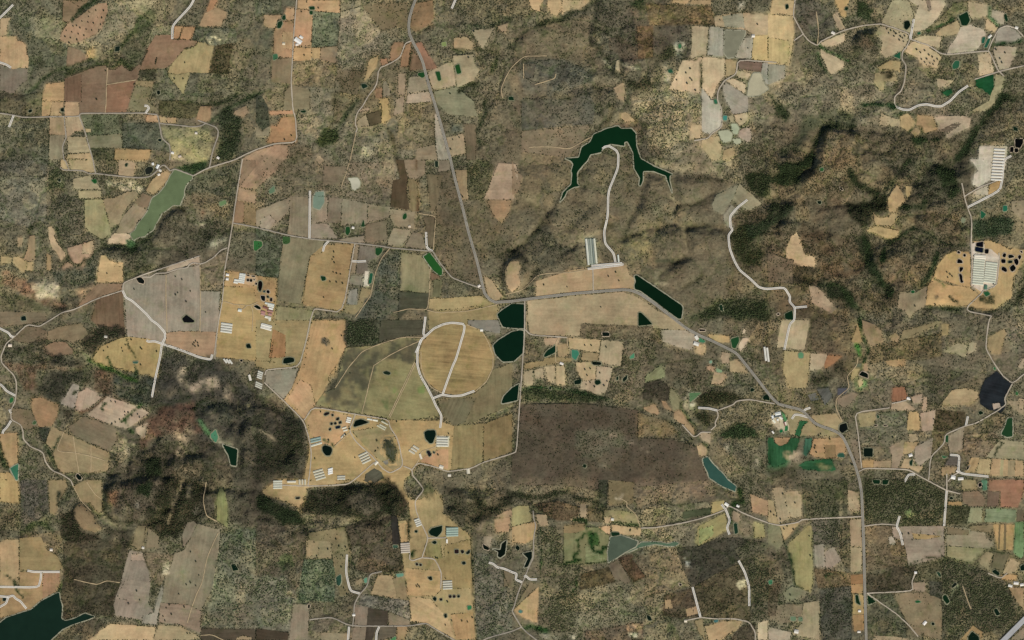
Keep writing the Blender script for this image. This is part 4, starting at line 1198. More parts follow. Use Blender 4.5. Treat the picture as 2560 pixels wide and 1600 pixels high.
w 2f5a44 655 1290 670 1260 715 1260 722 1300
z c0a888 .2 3 230 1250 300 1230 280 1340 200 1340
z 4f4a38 1 6 0 1420 260 1400 280 1512 0 1512
p 86765f 772 1120 845 1132 870 1400 850 1410
f 6b6a60 462 657 570 642 610 720 540 808 492 720
f 6b6a60 372 710 450 687 480 750 410 770
f 55545a 657 647 770 642 720 700 657 710
f 8f7c62 652 742 800 682 850 700 790 780 720 830 662 800
rt 700 960 640 830 645 740 770 640 745 530 840 430 850 350
rc 225 935 250 895 290 895 400 925
rc 335 860 360 840 400 830
f 6f665a 1722 1290 1810 1287 1800 1380 1672 1370
p b09268 1640 1390 1790 1390 1780 1440 1640 1480
f c2a06c 1922 1302 2000 1302 1960 1430 1862 1450
f baa270 2002 1312 2108 1312 2090 1470 1968 1440
f b39468 2122 1312 2410 1332 2419 1480 2097 1470
f a89a6c 2200 1320 2230 1322 2220 1470 2190 1470
f 9c8a64 2270 1325 2340 1330 2335 1475 2265 1472
f 9a8f6c 2152 1130 2230 1132 2310 1142 2419 1152 2419 1320 2050 1300 2082 1220
s 76644e 1 1857 1082 2140 1062 2190 1130 2060 1295 1842 1270
v 39402c 3 1.3 2150 1130 2230 1170 2160 1220 2140 1290
v 4a4030 2.5 1.2 1900 1240 1980 1130 2030 1080
rc 1720 1275 1810 1280 1800 1410 1810 1440 1850 1455 2085 1480
rl 1810 1440 1750 1470 1700 1525
p a08c6c 2260 770 2419 760 2419 900 2310 830
p b09874 2370 740 2419 745 2419 850 2370 830
w 3a6a38 2335 690 2350 670 2368 700 2345 715
z 7a7060 1.2 8 2260 120 2419 40 2419 320 2300 280
f b8a080 2360 440 2419 350 2419 450 2390 460
t tree along the sunlit paddocks beside the emerald field | 497 1077 585 1125 455 1250 445 1190 440 1210 480 1090 790 1365 690 1370
t dark tree in the pale paddocks beside the angular lane | 1570 940 1640 1110 1110 1285 1180 1110 1345 740 1360 770
u f4eee6 1330 742 12 8 10 | pale farmhouse beside the rust-red field
u ece6e0 1348 1278 12 9 -20 | white farmhouse at the creek between the pale paddocks
u fbf8f2 1752 1488 14 12 10 | white-roofed warehouse at the crossroads of the southeastern lanes
u e8e2da 1822 1500 18 9 -5 | long pale workshop beside the white-roofed warehouse
u e6dcd0 1795 1430 10 8 30 | small house at the crossroads of the southeastern lanes
@ 1920 1020 .066142
f c9b894 110 280 300 120 480 130 640 240 720 400 800 720 780 860 450 960 380 760 150 580
f 4f8a52 480 130 640 250 720 400 620 560 540 300
f 2f7a46 640 700 740 650 765 760 740 860 620 890
f d6c6a0 420 340 540 330 640 700 600 880 560 880 460 740
w 0f6a38 440 830 540 810 560 890 520 925 440 930
b eef2ee 1 270 240 470 195 110 0 0 | broad white factory hall behind the green-edged compound |
b 33464a 1 210 335 510 280 70 0 0 | dark slate-roofed factory hall across the compound |
b f8fbfa 1 165 290 185 390 75 0 0 | bright white square store beside the dark factory hall |
b f2f0d8 1 180 440 270 560 75 0 0 | cream workshop at the west fence of the compound |
b f6f6f2 1 360 410 365 480 55 0 0 | small white block in the middle of the compound |
b f8f2e4 1 430 340 540 420 60 0 0 | cream-white loading shed at the head of the paved yard |
b 96685a 1 600 550 650 680 45 0 0 | rust-red roofed shed beside the compound lawn |
b f4e6d8 1 650 530 670 640 40 0 0 | pale lean-to beside the rust-red shed |
b fdf8f2 1 155 880 215 960 45 0 0 | small white gatehouse outside the factory compound |
@ 1180 60 .2304
rt 330 800 315 700 370 570 430 470 560 350 810 345
rt 560 430 560 590
rt 680 660 780 630 900 590 910 540
@ 0 1200 .26455
# ---- tile 0 3
s 5a5248 1 195 0 440 0 460 300 330 400 200 480
f b99a60 0 0 165 0 185 120 185 225 60 210 0 205
f 96825a 457 0 620 0 640 60 560 200 520 330 472 310
f a08a60 692 62 800 2 960 2 970 300 930 310 850 220 760 200
f 8e7855 692 282 750 222 850 292 900 380 965 460 900 495 790 460 702 370
m 20 10 692 282 750 222 850 292 900 380 965 460 900 495 790 460 702 370
z 3a342a 1.2 6 580 330 680 280 700 380 800 470 960 500 980 650 650 600 570 500
z 4a3f31 1.1 4 0 210 170 230 190 500 30 580 0 540
s 4b4233 1 602 600 980 562 1210 620 1210 660 1150 960 1070 1140 1080 1300 920 1270 800 1258 700 1318 590 1318 572 1130 602 900
z 6b5a42 .8 6 740 640 850 620 860 760 760 760
m 28 12 990 100 1100 40 1300 0 1640 0 1600 200 1500 330 1300 400 1150 390 1020 300
z 55473a .9 8 990 100 1100 40 1300 0 1640 0 1600 200 1500 330 1300 400 1150 390 1020 300
z 8a5f40 .6 6 1020 150 1110 100 1110 240 1030 240
z 2f3526 1.3 5 1310 50 1420 20 1400 140 1300 130
z d8c8b0 .1 2 1295 215 1315 215 1312 245 1296 245
v 2c2a20 8 1.3 980 200 990 320 1080 400 1200 400 1380 400 1480 320 1600 200
v 978a64 5 .4 970 340 1060 420 1180 440
z 3f392e 1.2 8 1400 300 1600 0 1900 0 1950 100 1850 400 1700 500 1500 560 1400 450
z c8b8a4 .3 4 1820 250 1880 250 1860 320 1810 330
v 8a7a60 5 .5 1720 20 1660 180 1590 400
v 8a7a60 4 .5 1800 40 1770 160
f 80804e 2070 82 2110 72 2150 250 2150 450 2045 380 2052 200
f 95845f 1242 610 1280 482 1300 432 1380 432 1360 640 1300 660
f 8a7a5c 1400 450 1500 530 1500 640 1380 640
z 403a2e 1.1 5 970 450 1280 450 1250 560 1210 640 980 580
f 8f8068 1730 640 1720 520 1770 400 1830 390 1860 420 1790 560
f 93876a 1642 700 1740 662 1870 412 2030 462 2085 462 2060 700 2000 1050 1920 1190 1902 1240 1892 1470 1750 1370 1700 1370 1500 1350 1502 1250 1542 1060 1562 900 1622 800
f 9a8b76 1222 662 1350 682 1400 840 1420 1000 1400 1170 1450 1250 1320 1320 1092 1280 1072 1180 1142 960
f a3937c 1182 940 1420 962 1400 1168 1102 1118
f b09a80 1240 700 1350 690 1370 760 1240 760
s 7a6a52 .8 1372 682 1640 712 1600 860 1500 1010 1430 900 1382 780
f a59a84 1350 1290 1450 1250 1530 980 1545 1060 1500 1240 1480 1370 1340 1360
z d8c4a0 .1 3 1550 790 1590 790 1600 890 1550 880
f c9aa7a 1042 1357 1470 1392 1440 1512 822 1512
f b09a70 1492 1372 1700 1382 1880 1480 1780 1512 1452 1512
f a08a70 1510 1160 1780 1180 1900 1240 1890 1440 1700 1365 1500 1345
f bb9d6e 0 592 60 562 178 562 178 850 170 1000 0 1000
f 9c8658 187 552 380 522 440 660 540 712 590 820 560 855 260 850 187 850
s 6f5e46 1 200 480 380 510 560 480 590 560 540 700 450 660 390 540 190 540
f b08f60 190 872 560 872 570 1000 520 1060 400 1130 300 1220 60 1290 0 1300 0 1020 180 1010
f ad8560 410 880 558 875 560 990 520 1055 400 1125
w:lak 162c20 -300 1512 -100 1380 0 1350 60 1300 300 1222 390 1142 530 1072 560 1062 570 1130 590 1200 580 1310 620 1330 700 1310 800 1260 900 1290 830 1320 700 1360 590 1410 480 1512 380 1620 -200 1700
z 4f4638 1 4 480 1512 590 1420 700 1370 900 1300 1040 1350 820 1512
rc 260 855 320 868 565 868
rc 390 880 385 940 365 1015 -30 1008
rc -30 1095 80 1105 125 1090 150 1120 195 1145 250 1215
rc 80 1105 60 1165 -30 1215
rt 690 50 760 190 860 290
rt 700 940 920 990 1010 950 1130 970
rt 820 20 900 140 960 180
rt 1890 1470 2000 1460 2110 1512
rt 2060 500 1960 720 1910 970 1860 1070 1800 1240 1770 1350
rt 1950 20 1920 200 1950 340 2050 390
v 2f4424 6 1.4 570 1000 560 1050
v 33442a 5 1.4 60 900 130 940 160 1040 220 1110
v 3a4028 6 1.3 840 230 890 300 940 330
v 454030 4 1.2 1260 540 1220 620
v 3a3428 4 1.2 1385 440 1365 580
v 5a5238 4 .9 1350 680 1380 780 1420 860
v 4a4a38 5 1.1 560 120 540 240 620 200 660 80
v 40482f 9 1.2 200 490 300 440 390 400 500 480
v 3f5a30 6 1.2 2240 480 2300 580 2340 640
v 3d3f30 3 1.2 2170 900 2210 960 2100 1010
w 0c2214 2182 800 2220 792 2255 850 2202 860
w 12201a 30 1110 60 1110 58 1140 30 1145
z 6c6a58 1.1 6 2030 900 2110 480 2419 470 2419 1390 1910 1390 1930 1200
z 80745f 1.1 8 2250 950 2419 900 2419 1390 2200 1380
f 5a4f3e 1902 1402 2419 1412 2419 1512 1892 1512
f a08a66 2240 1490 2300 1470 2380 1490 2370 1512 2230 1512
t small tree scattered over the striped olive pasture above the tan triangle | 1800 680 1850 770 1760 990 1800 970 1690 1080 1740 1200 1570 1210 1600 1180 1620 1270 1540 1290 1560 1330 1850 1000 1880 900 1770 1450 1795 1450 1215 1170 1320 1135 1440 1080 1290 1050
u f0e4d4 485 660 9 8 0 | small white house beside the scrub edge above the white-edged track
u e8e0d4 1352 640 8 7 10 | tiny white hut where the field tracks meet
@ 640 1200 .26455
# ---- tile 1 3
f b99b68 62 102 200 2 940 2 700 50 482 65 430 310 380 240 190 170 72 130
z 3a352b 1.2 8 490 80 960 50 1200 10 1330 30 1440 200 1400 330 1270 330 1250 280 1100 370 900 380 700 330 480 300 450 260
m 24 12 820 80 1100 60 1200 220 1100 340 920 350 780 240
m 20 12 1240 60 1340 60 1420 200 1360 300 1290 280
z 4f473a .8 6 860 150 1100 120 1160 220 1080 320 900 300
v 2a2820 3.5 1.3 900 345 1050 375 1180 300 1220 240
v 2a2820 7 1.3 1190 60 1220 200 1270 320
v 7a6c54 2.5 .4 600 340 720 350 820 370
z 2c3224 1.4 6 0 150 130 160 200 230 330 290 470 380 480 460 300 440 180 330 0 230
s 5d5344 1 0 422 490 432 460 700 400 1000 350 1100 0 900
z 4a5236 1 6 240 720 340 700 360 830 260 850
z 7a7464 1.2 6 0 950 250 900 380 1100 330 1430 0 1410
z a88a64 .7 5 270 1050 330 1030 350 1090 280 1120
p 8b7d58 502 500 660 472 840 442 890 650 870 1070 800 1100 740 860 712 600 492 560
f a3936a 492 567 700 582 715 740 472 740
f b09a6e 475 570 590 578 590 700 475 735
s 5f6450 1.2 452 752 720 752 745 870 740 1150 402 1130
s 55493a 1 842 442 1270 332 1330 362 1390 860 1052 880 952 850 1000 620 902 620
f 3d3832 1272 332 1335 342 1365 600 1292 620
v 32301f 6 1.3 830 440 870 520 890 650
v 3f4430 5 1.2 1270 400 1190 500 1190 620
v 33442a 5 1.4 890 700 880 760 930 800
v 33442a 5 1.4 730 700 800 680 860 660
f b39a66 1342 390 1460 380 1440 180 1500 190 1560 180 1700 92 1770 200 1760 320 1830 360 1920 450 2000 500 2030 540 2055 1030 2060 1250 2080 1512 1880 1512 1602 1350 1472 1330 1442 1100 1397 820
f c6a26a 1412 832 1740 862 1750 1040 1690 1100 1432 1090
f c9a874 1442 1102 1650 1122 1830 1330 1880 1512 1602 1350 1474 1330
f a8905a 1780 620 2030 560 2045 1020 1860 1030 1760 880 1700 740 1780 740
f c09a64 1840 1270 2050 1250 2075 1505 1890 1505
f c4a068 1345 400 1440 400 1440 580 1372 590
f a09058 1600 600 1740 570 1760 740 1600 720
z 5d5a3c .8 5 1600 60 1700 90 1640 200 1590 210
w 0b2014 1630 492 1660 457 1760 432 1755 490 1710 540 1650 520
w 0c2014 1660 590 1690 572 1710 590 1690 610
w 0c2014 1500 477 1525 477 1525 498 1502 498
w 2a1c1a 1877 657 1915 657 1915 693 1877 693
w 201a16 1932 665 1960 662 1968 685 1945 698
w 121c14 1982 690 2020 657 2022 690 1995 703
w 14201a 1942 780 1970 767 1985 790 1960 803
w 2a1e1a 1507 785 1530 785 1535 808 1510 808
w 2a1e1a 1542 792 1565 792 1568 813 1545 813
w 141c12 1622 920 1660 910 1665 948 1640 943
w 0e1c12 1667 1120 1690 1102 1708 1120 1695 1148
w 201814 1737 1118 1760 1118 1760 1140 1737 1140
w 2a1c1a 1822 1088 1848 1088 1848 1113 1822 1113
w 2a1c1a 1860 1088 1885 1088 1885 1113 1860 1113
w 141c14 1902 1090 1925 1087 1925 1110 1904 1110
w 0e1c12 1777 1270 1800 1262 1805 1298 1785 1303
w 2f7a45 1997 1190 2035 1187 2035 1218 2002 1228
w 6f9f80 1322 890 1390 882 1395 908 1337 918
w 3f5a45 1292 617 1340 617 1340 643 1297 643
w 2f4f3c 757 920 800 892 805 960 790 1000 762 990
w 0a140c 2142 602 2205 642 2200 663 2152 650
w 0a140c 2320 602 2370 562 2355 700 2310 735 2282 720 2290 680 2232 650 2310 660
w 5f9070 1020 935 1050 920 1048 970 1025 975
w 10180f 490 1180 510 1172 508 1210 492 1215
w 1a1410 372 165 415 162 412 178 378 182
rl 1570 735 1480 765 1450 750 1455 690
rl 1570 735 1690 745 1755 880 1745 1030
rl 1620 550 1800 545
rc 860 705 850 870 880 1010 900 1050 985 1075
rg 985 1075 1050 1000 1075 890 1190 865
rg 985 1075 930 1170 925 1290 915 1385
rg 505 1320 720 1295 890 1380 1440 1380 1610 1350 1700 1410 1900 1525
rc 880 1385 868 1530
rc 1165 1385 1140 1440 1135 1530
f b99d70 1082 1080 1150 902 1290 902 1330 1120
f a28c62 1292 932 1400 902 1430 1140 1330 1110
f a3906a 945 960 1000 920 1020 960 960 1000
s 7b7062 1 1002 1082 1440 1142 1460 1320 1260 1240 1062 1200 932 1300 942 1180
f 564b3d 1062 1207 1250 1242 1240 1378 1047 1378
f 978669 1257 1247 1460 1332 1440 1370 1252 1378
f 564a3c 1042 1392 1130 1392 1100 1512 1032 1512
f 6f6450 1172 1387 1330 1387 1320 1470 1200 1512 1152 1512
f b08f62 1337 1387 1430 1387 1410 1512 1332 1512
f 9a866c 922 1392 1040 1392 1030 1512 902 1512
f 93806a 930 1180 1060 1200 1045 1380 930 1370
s 6b604e 1 512 1332 720 1302 880 1392 860 1440 620 1430 560 1500 502 1450
f a3916f 622 1442 870 1452 860 1512 602 1512
f 93836a 352 1170 500 1182 490 1512 312 1512 332 1350
f 4f4334 0 1402 310 1442 300 1512 0 1512
w 4f8a50 1265 1512 1320 1475 1322 1512
v 3a4030 3.5 1.4 2040 640 2050 900 2070 1300 2090 1530
v 2f4424 4 1.4 1450 690 1470 720 1500 660
v 3a3c28 5 1.2 1450 360 1440 480 1450 600
s 6c6455 1.2 2062 690 2230 702 2340 900 2419 1050 2419 1450 2150 1500 2090 1512
z 4b4435 1.1 6 1780 60 1900 50 2040 190 2200 260 2419 220 2419 280 2240 370 2000 420 1900 400 1780 320
z 38362b 1.2 5 2060 120 2220 220 2419 100 2419 240 2200 330 2100 380
f b8966c 2252 372 2400 352 2390 480 2272 500
f b0906a 2250 350 2330 310 2419 270 2419 340 2380 350
p a89068 2395 500 2440 440 2440 620 2390 600
f b3a080 2155 535 2235 530 2210 640 2150 600
f 8a7a5c 2345 850 2440 880 2440 1010 2340 1010
rc 2200 780 2240 790 2280 825 2340 835 2419 870 2464 885 2454 940 2514 965
b dfe0cc 4 165 13 247 11 14 0 21 | pale shed in the four above the wooded slope | the open pasture
b f0ead8 1 298 16 377 15 14 0 0 | single long cream shed beside the western stack of four |
b d8d0b4 3 412 -4 412 44 14 26 0 | upright cream shed in the farm lane trio | the sheds above the slope
b e6e4d4 4 1496 384 1542 366 12 7 18 | small pale shed in the slanted lane-side four | the upper lane bend
b a4c0b2 4 1800 460 1910 456 16 0 22 | green-roofed shed beside the pointed dark pond | the scrub edge
b d8c8b4 5 1367 605 1452 600 13 1 20 | pinkish cream shed in the pasture edge five | the green pond
b dcd8c4 4 1766 962 1852 957 13 1 22 | cream shed in the farm lane four | the green-roofed sheds
b fbf8f0 1 1804 562 1804 596 13 0 0 | small white block below the green-roofed poultry sheds |
t dark tree on the tan southern farm above the lower lane | 1530 990 1520 1005 1545 1010 1810 1150 1820 690 1945 1330 1850 1330 2000 1340 1790 1370 1700 735 1715 740 2045 1300
t tree scattered on the olive paddocks beside the white-edged road | 550 590 595 650 680 655 575 720 755 560 755 455 820 720 805 820 845 635 900 660 935 840 785 625 665 765 830 1020 860 1080 1240 825 1220 850 1290 855 1270 880
u f2ece4 925 1275 9 7 0 | small white house beside the narrow southern lane
@ 1280 1200 .26455
# ---- tile 2 3
z 7c6c54 .7 6 0 0 820 0 810 170 600 160 480 110 250 150 0 100
v 3d3a2e 10 1.3 -40 120 0 130 150 160 300 170 420 120 540 120 620 180 750 190 830 230 890 260
g 12 16 -40 170 150 200 300 210 420 170 540 170 620 230 750 240 890 290
s 413f32 1.1 820 0 905 0 895 260 822 250
p 847350 912 0 1150 22 1140 220 912 240
z 84705a .6 6 1150 0 1880 0 1900 150 1200 230
z d4c0a0 .1 3 980 140 1040 140 1030 180 990 175
rt 1020 170 1090 210 1080 250 1170 320 1210 440
f a89a64 0 272 60 242 160 242 190 390 110 410 0 440
f bc9a68 0 444 110 414 220 392 240 430 200 560 120 600 0 590
f bca078 232 325 330 327 340 430 270 430 232 370
f b39a74 642 227 710 227 705 360 642 350
f b89e72 545 340 620 330 620 400 560 410
f c5a272 942 422 1220 457 1210 525 1020 510 942 490
f c8a274 822 442 930 432 925 520 822 510
p 9b8c60 872 282 1060 292 1170 320 1210 430 1000 400 872 400
f b59a70 868 345 940 345 945 410 862 405
s 6a563f .9 200 230 440 200 640 260 620 340 540 380 430 380 340 340
s 68593f 1 715 250 865 300 850 400 720 385
f 4c5238 1612 300 1880 262 1880 320 1622 370
f b09a60 1892 212 2000 192 2010 280 1882 320
f a0935c 1762 440 2010 312 2040 470 1920 540 1762 630 1732 590
f 9aa060 1772 462 1900 432 1900 520 1772 608
s 7a6e56 1.1 1222 462 1600 412 1780 402 1600 560 1500 600 1232 580
s 736850 1 1210 280 1600 240 1850 200 1880 260 1610 300 1620 380 1230 440
f 827f54 492 432 820 452 920 522 900 770 680 798 492 798
f 947f56 490 430 690 410 690 470 600 500 490 500
f 8c9060 692 612 760 652 860 720 880 770 692 790
z 3f5a30 1.2 4 690 490 800 480 810 600 740 610
v 27421f 5 1.5 800 470 690 500 620 580 640 680 580 710 590 740 650 760 560 770 480 800
v 1f3f1f 6 1.5 760 500 740 600 780 680 850 690 860 640 910 640
v 2a4220 4 1.4 690 790 780 785 900 770
v 2a4220 3.5 1.4 700 400 705 480
v 2a4220 7 1.5 580 380 640 370 700 380
w 55604c 930 540 1030 522 1190 580 1170 630 1070 680 1000 730 910 780 905 680
w 13301a 935 492 1015 497 1010 530 942 530
w 5d7558 1050 667 1180 622 1220 592 1350 582 1480 602 1540 582 1580 600 1540 625 1480 625 1350 605 1200 640 1080 690
s 5a4634 .9 1002 740 1130 702 1200 840 1260 910 1150 965 1082 870
f 83735a 912 800 1000 752 1130 960 1080 980 962 920
s 564a34 .9 652 890 910 822 980 960 642 1040
s 7b7058 1.1 642 1082 970 972 1130 1080 1130 1320 870 1370 612 1430
s 70624c 1.1 1132 740 1540 632 1600 800 1680 1000 1450 1060 1252 1100 1262 900
s 453f34 1.1 1562 640 1740 632 1900 572 2100 542 2220 562 2210 650 2100 800 1900 900 1800 990 1692 1000 1612 830
z e0dccc .3 3 1620 720 1640 710 1720 850 1630 840
s 574c38 1.1 1722 1012 1900 902 2150 782 2230 1000 2250 1330 2000 1310 1802 1290
s 564838 1 1492 1072 1700 1022 1780 1290 1580 1300 1422 1280 1442 1090
z c8b890 .3 4 2140 980 2200 950 2220 990 2160 1010
f b8986a 1447 1132 1500 1127 1520 1210 1442 1215
f b5946a 1642 1222 1750 1187 1770 1260 1652 1290
f c8a470 22 1225 150 1092 250 1002 235 1345 92 1290
f 8f7d5c 32 1200 170 962 260 1000 60 1180
f b79a6c 1822 1380 2000 1332 2170 1334 2140 1400 1960 1512 1852 1512
f c9b48c 2322 1352 2419 1322 2419 1512 2322 1512
f a08a60 1722 1332 1800 1312 1830 1512 1770 1450
s 524738 1 2150 1400 2300 1350 2290 1512 2060 1512
s 6a604a 1.2 272 442 480 442 480 800 640 800 600 1300 600 1430 252 1420 262 950 282 700
s 5c5442 1.2 2100 660 2250 560 2419 600 2419 1300 2260 1330 2250 1000 2180 780
s 5e5040 1 690 1430 950 1390 1240 1340 1240 1512 690 1512
z d8c8a8 .2 4 1090 1440 1230 1440 1220 1490 1100 1480
z b8906a .4 5 1080 1350 1220 1360 1240 1430 1080 1430
rg 200 290 210 380 228 430 205 540 205 730 160 820 120 920 60 1060 20 1200 0 1240 90 1390 140 1440 260 1530
rg 90 1390 0 1430 -219 1490 -300 1530
rc 115 915 130 905 170 940 235 938
rl 1220 455 1360 450 1600 410 1800 360 2000 290 2050 240 2180 310 2300 360 2419 405 2529 430 2699 400 2749 370 3309 345
rc 1980 230 2020 280 2060 380 2030 450 2055 515
rc 2140 760 2200 870 2240 1000 2242 1190
rc 1705 1010 1780 1295
rl 1650 1325 1790 1295 1900 1310 2100 1310 2240 1340 2300 1440 2300 1530
w 0a1810 100 692 190 672 190 730 150 820 110 830 150 740
w 0c1a12 30 642 50 612 75 640 60 668
w 0e1e14 1270 1272 1310 1290 1320 1330 1282 1320
w 0f1810 1580 975 1605 985 1600 1000 1582 998
w 4f8070 60 1240 80 1225 100 1245 75 1258
w 45706a 1905 1325 1950 1318 1945 1342 1908 1345
w 1c3a26 2095 410 2125 410 2135 500 2105 510
v 27421f 6 1.5 2080 260 2070 400
v 25401f 9 1.5 2150 100 2170 200 2100 230
v 2f4424 5 1.4 1480 1410 1530 1400
v 33502c 8 1.3 120 1400 180 1380 260 1400 320 1420
v 2f4424 4 1.4 270 440 275 700 270 900
v 2f4424 4 1.3 950 390 1050 420 1200 435
v 2f4424 5 1.4 600 900 610 1010 570 1060
v 2f4424 4 1.3 850 440 830 470
f b09474 2090 290 2160 320 2140 400 2080 370
f a89a62 2280 390 2380 420 2390 540 2290 550
z 9a8464 .8 6 2130 380 2270 400 2260 540 2150 500
f b8966c 2250 130 2419 200 2419 340 2270 300
t tree between the orange strip fields south of the mill pond | 1115 480 1120 470 1185 462 1130 400 620 360 650 360 680 370 600 385 570 400 290 295 365 318
u fbf8f0 2028 232 14 9 35 | white house at the bridge end above the white-edged spur
u f4f0e8 2135 246 10 7 20 | white cottage by the dense riverside trees
u f0e2c8 1640 1332 9 8 0 | pale hut at the end of the southern scrub lane
u f2ead8 950 372 9 8 10 | cream cottage behind the orange strip fields
z dcd0b0 .1 2 280 1465 500 1490 590 1465 600 1500 300 1485
@ 1920 1200 .26455
# ---- tile 3 3
s 56503c 1.2 325 0 750 0 750 350 332 370
v 8a7a5c 2.5 .2 680 110 685 360 685 690
f b9a27a 42 72 140 72 160 200 210 340 102 420 62 200
f bca47a 162 112 280 102 315 170 310 350 222 350 172 230
f b8a070 0 182 50 202 100 420 0 400
f c0a470 102 422 290 402 200 520 150 580 132 480
f a39760 202 590 380 432 410 432 425 980 400 1060 262 1000 232 860 192 680
p 8b8460 0 410 110 440 150 600 80 660 0 620
z 5d5242 1.1 6 0 620 90 660 190 700 230 900 120 960 0 940
f a69880 437 620 525 602 540 820 442 815
f a8967e 542 682 620 622 690 760 600 830 542 820
s 62584a 1.2 417 382 680 372 680 700 620 612 432 600
s 5d5340 1.2 690 372 768 372 775 870 692 760
s 67563e 1 432 832 780 882 780 1000 472 1020
s 524d42 1.1 492 1042 785 1002 790 1512 502 1512
p b09873 757 92 860 132 870 300 757 280
f a8906c 772 372 880 367 885 625 782 625
f a8956e 782 637 890 642 885 860 782 870
f 9c7448 787 900 900 892 900 980 782 985
f b48f5c 787 990 895 982 895 1070 787 1070
f b08a58 802 1272 905 1272 905 1420 812 1430
f b5985f 800 1080 905 1080 905 1265 800 1265
f ac9a74 332 1162 480 1142 490 1512 232 1460 322 1350
f b0a084 0 1382 60 1402 220 1440 210 1512 0 1512
p 8c7d60 82 1182 330 1164 310 1330 102 1360 0 1290
f 8f8a68 142 1070 220 1002 390 1060 280 1130 172 1130
s 5a4d3c 1 0 960 120 980 90 1160 70 1280 0 1290
w 3f7a50 0 952 40 942 40 980 12 990
w 6f8560 212 1292 260 1292 265 1328 217 1330
w 6f8560 287 1297 325 1297 325 1333 292 1333
v 30402a 3.5 1.3 150 580 190 680 225 780 240 880 245 980 330 1030
v 30402a 3.5 1.3 540 930 550 880 620 890 740 885 880 880
v 30402a 4 1.4 170 580 220 540 280 480
v 33402a 3 1.4 100 1160 250 1175 340 1160
f 9a6f52 2092 0 2419 0 2419 100 2360 260 2200 255 2200 105 2090 100
f 77604c 2082 110 2190 112 2180 250 2072 250
f 8a7358 1842 112 1990 102 2060 180 2050 250 1900 250 1842 200
f 5d8a68 2020 0 2070 0 2070 90 2030 95
f b08c58 1707 207 1830 207 1830 240 1707 235
f a08c60 1832 0 1960 0 1980 90 1832 90
w 0f1010 1990 32 2020 27 2020 60 1992 68
w 0d1c10 1717 165 1740 157 1755 180 1722 185
s 4f4a34 1.1 1702 242 1910 257 1880 410 1687 420
f 96926a 1917 262 2025 262 2020 400 1882 405
f 7c8460 2062 272 2350 282 2340 400 2052 400
f 75664e 2360 285 2419 280 2419 385 2350 395
v 4a4a2c 3 1.3 2035 270 2040 390
rl 1690 100 1690 -60
rc 1690 100 1665 435
s 59523e 1.3 917 0 1500 0 1685 110 1660 430 1172 430 922 420
z 6f7a4c .8 4 1270 300 1340 240 1370 200 1380 290 1430 350 1300 360
w 0c2a14 985 0 1060 0 1055 38 1002 35
w 0c2a14 1080 0 1145 0 1130 43 1082 43
s 6a5a44 .9 922 432 1170 432 1180 540 1300 622 1320 790 1100 830 932 860
s 504636 1 1062 900 1200 822 1400 822 1360 1050 932 1060 932 880
f a39078 1172 442 1665 432 1670 720 1332 810 1282 570 1182 540
f b5955f 1362 502 1640 532 1500 560 1382 560
f 988870 1350 450 1460 450 1440 500 1350 495
f b0a088 1140 540 1180 530 1210 590 1190 620 1145 600
f 9d9468 1682 622 2060 652 1980 720 1920 780 1760 740 1692 720
f a09272 1682 432 2050 482 2060 540 2140 600 2100 650 1682 618
f 8a7858 1692 442 1900 472 1900 520 1692 520
f 8c7c58 1900 440 2120 420 2110 500 1920 480
f b8965e 2132 422 2330 422 2310 660 2172 660
f 7c6a48 2182 422 2200 422 2190 655 2174 655
f 7c6a48 2232 422 2255 422 2250 658 2227 658
f 6f8a58 2342 402 2419 392 2419 700 2390 740 2322 680
f 736a4c 2142 682 2290 692 2220 860 2112 830
f b09a70 2292 742 2380 782 2330 880 2212 890
f a09068 2020 720 2060 680 2130 690 2080 850 2000 790
v 42492f 3.5 1.3 1340 800 1480 740 1560 730 1670 750 1700 700 1690 640 1640 630 1620 680 1670 740
v 42492f 3.5 1.3 1670 750 1800 760 1920 790 1990 720 2060 680 2120 660 2150 680 2290 700 2370 740
s 5c5442 1.3 1652 760 1900 802 2100 890 2250 960 2300 1100 2340 1280 2200 1400 1832 1512 1642 1512 1652 960
s 615840 1 1402 870 1480 782 1650 762 1645 950 1502 950
f a08c70 1372 970 1485 967 1480 1060 1372 1040
p 8f7c5c 1192 1072 1500 1062 1640 1132 1640 1512 1400 1450 1302 1330
s 504a3e 1 1525 960 1640 960 1640 1120 1530 1090
s 5a5542 1.1 937 1082 1160 1062 1300 1330 1310 1500 942 1512
rl 935 1070 1370 1050 1360 960 1395 880
rl 935 1070 1210 1260 1330 1370 1420 1480
rl 910 435 1080 415 1210 425
rt 1840 1000 1900 1180 1920 1220
rc 1245 340 1215 440 1250 500 1275 615
w 0f2c14 825 1087 850 1087 860 1140 875 1183 832 1160
w 0f2c14 942 1087 1020 1150 947 1178
w 0f2c14 1652 1100 1680 1082 1720 1150 1690 1173 1657 1130
z b5ae90 .1 3 1690 1060 1780 970 1820 1000 1740 1110
w 121c14 1732 1010 1770 967 1790 985 1742 1023
w 0c2012 2117 860 2150 847 2190 880 2180 908 2132 880
w 0c2012 2132 1225 2160 1212 2195 1270 2160 1283
w 0c2012 1892 1480 1930 1432 1990 1480 2000 1540 1892 1540
w 0c1a10 1547 1345 1575 1352 1570 1375 1547 1370
w 1f5a2c 1387 1150 1420 1137 1450 1155 1402 1163
w 0c2012 2382 820 2419 792 2430 850 2392 858
w 24402a 1592 872 1620 870 1640 915 1620 915
f b08f5c 1812 1512 1940 1372 2030 1440 2010 1512 1990 1470 1930 1425 1890 1480 1885 1512
f b5966a 2272 1012 2419 1022 2419 1230 2342 1130
f c09860 2215 900 2350 895 2340 950 2210 940
p b09874 1000 1470 1200 1480 1320 1500 1330 1512 990 1512
rh:x 2170 1570 2480 1260
rl 2080 880 2200 930 2260 880
p a08e72 2300 1490 2419 1390 2419 1512 2290 1512
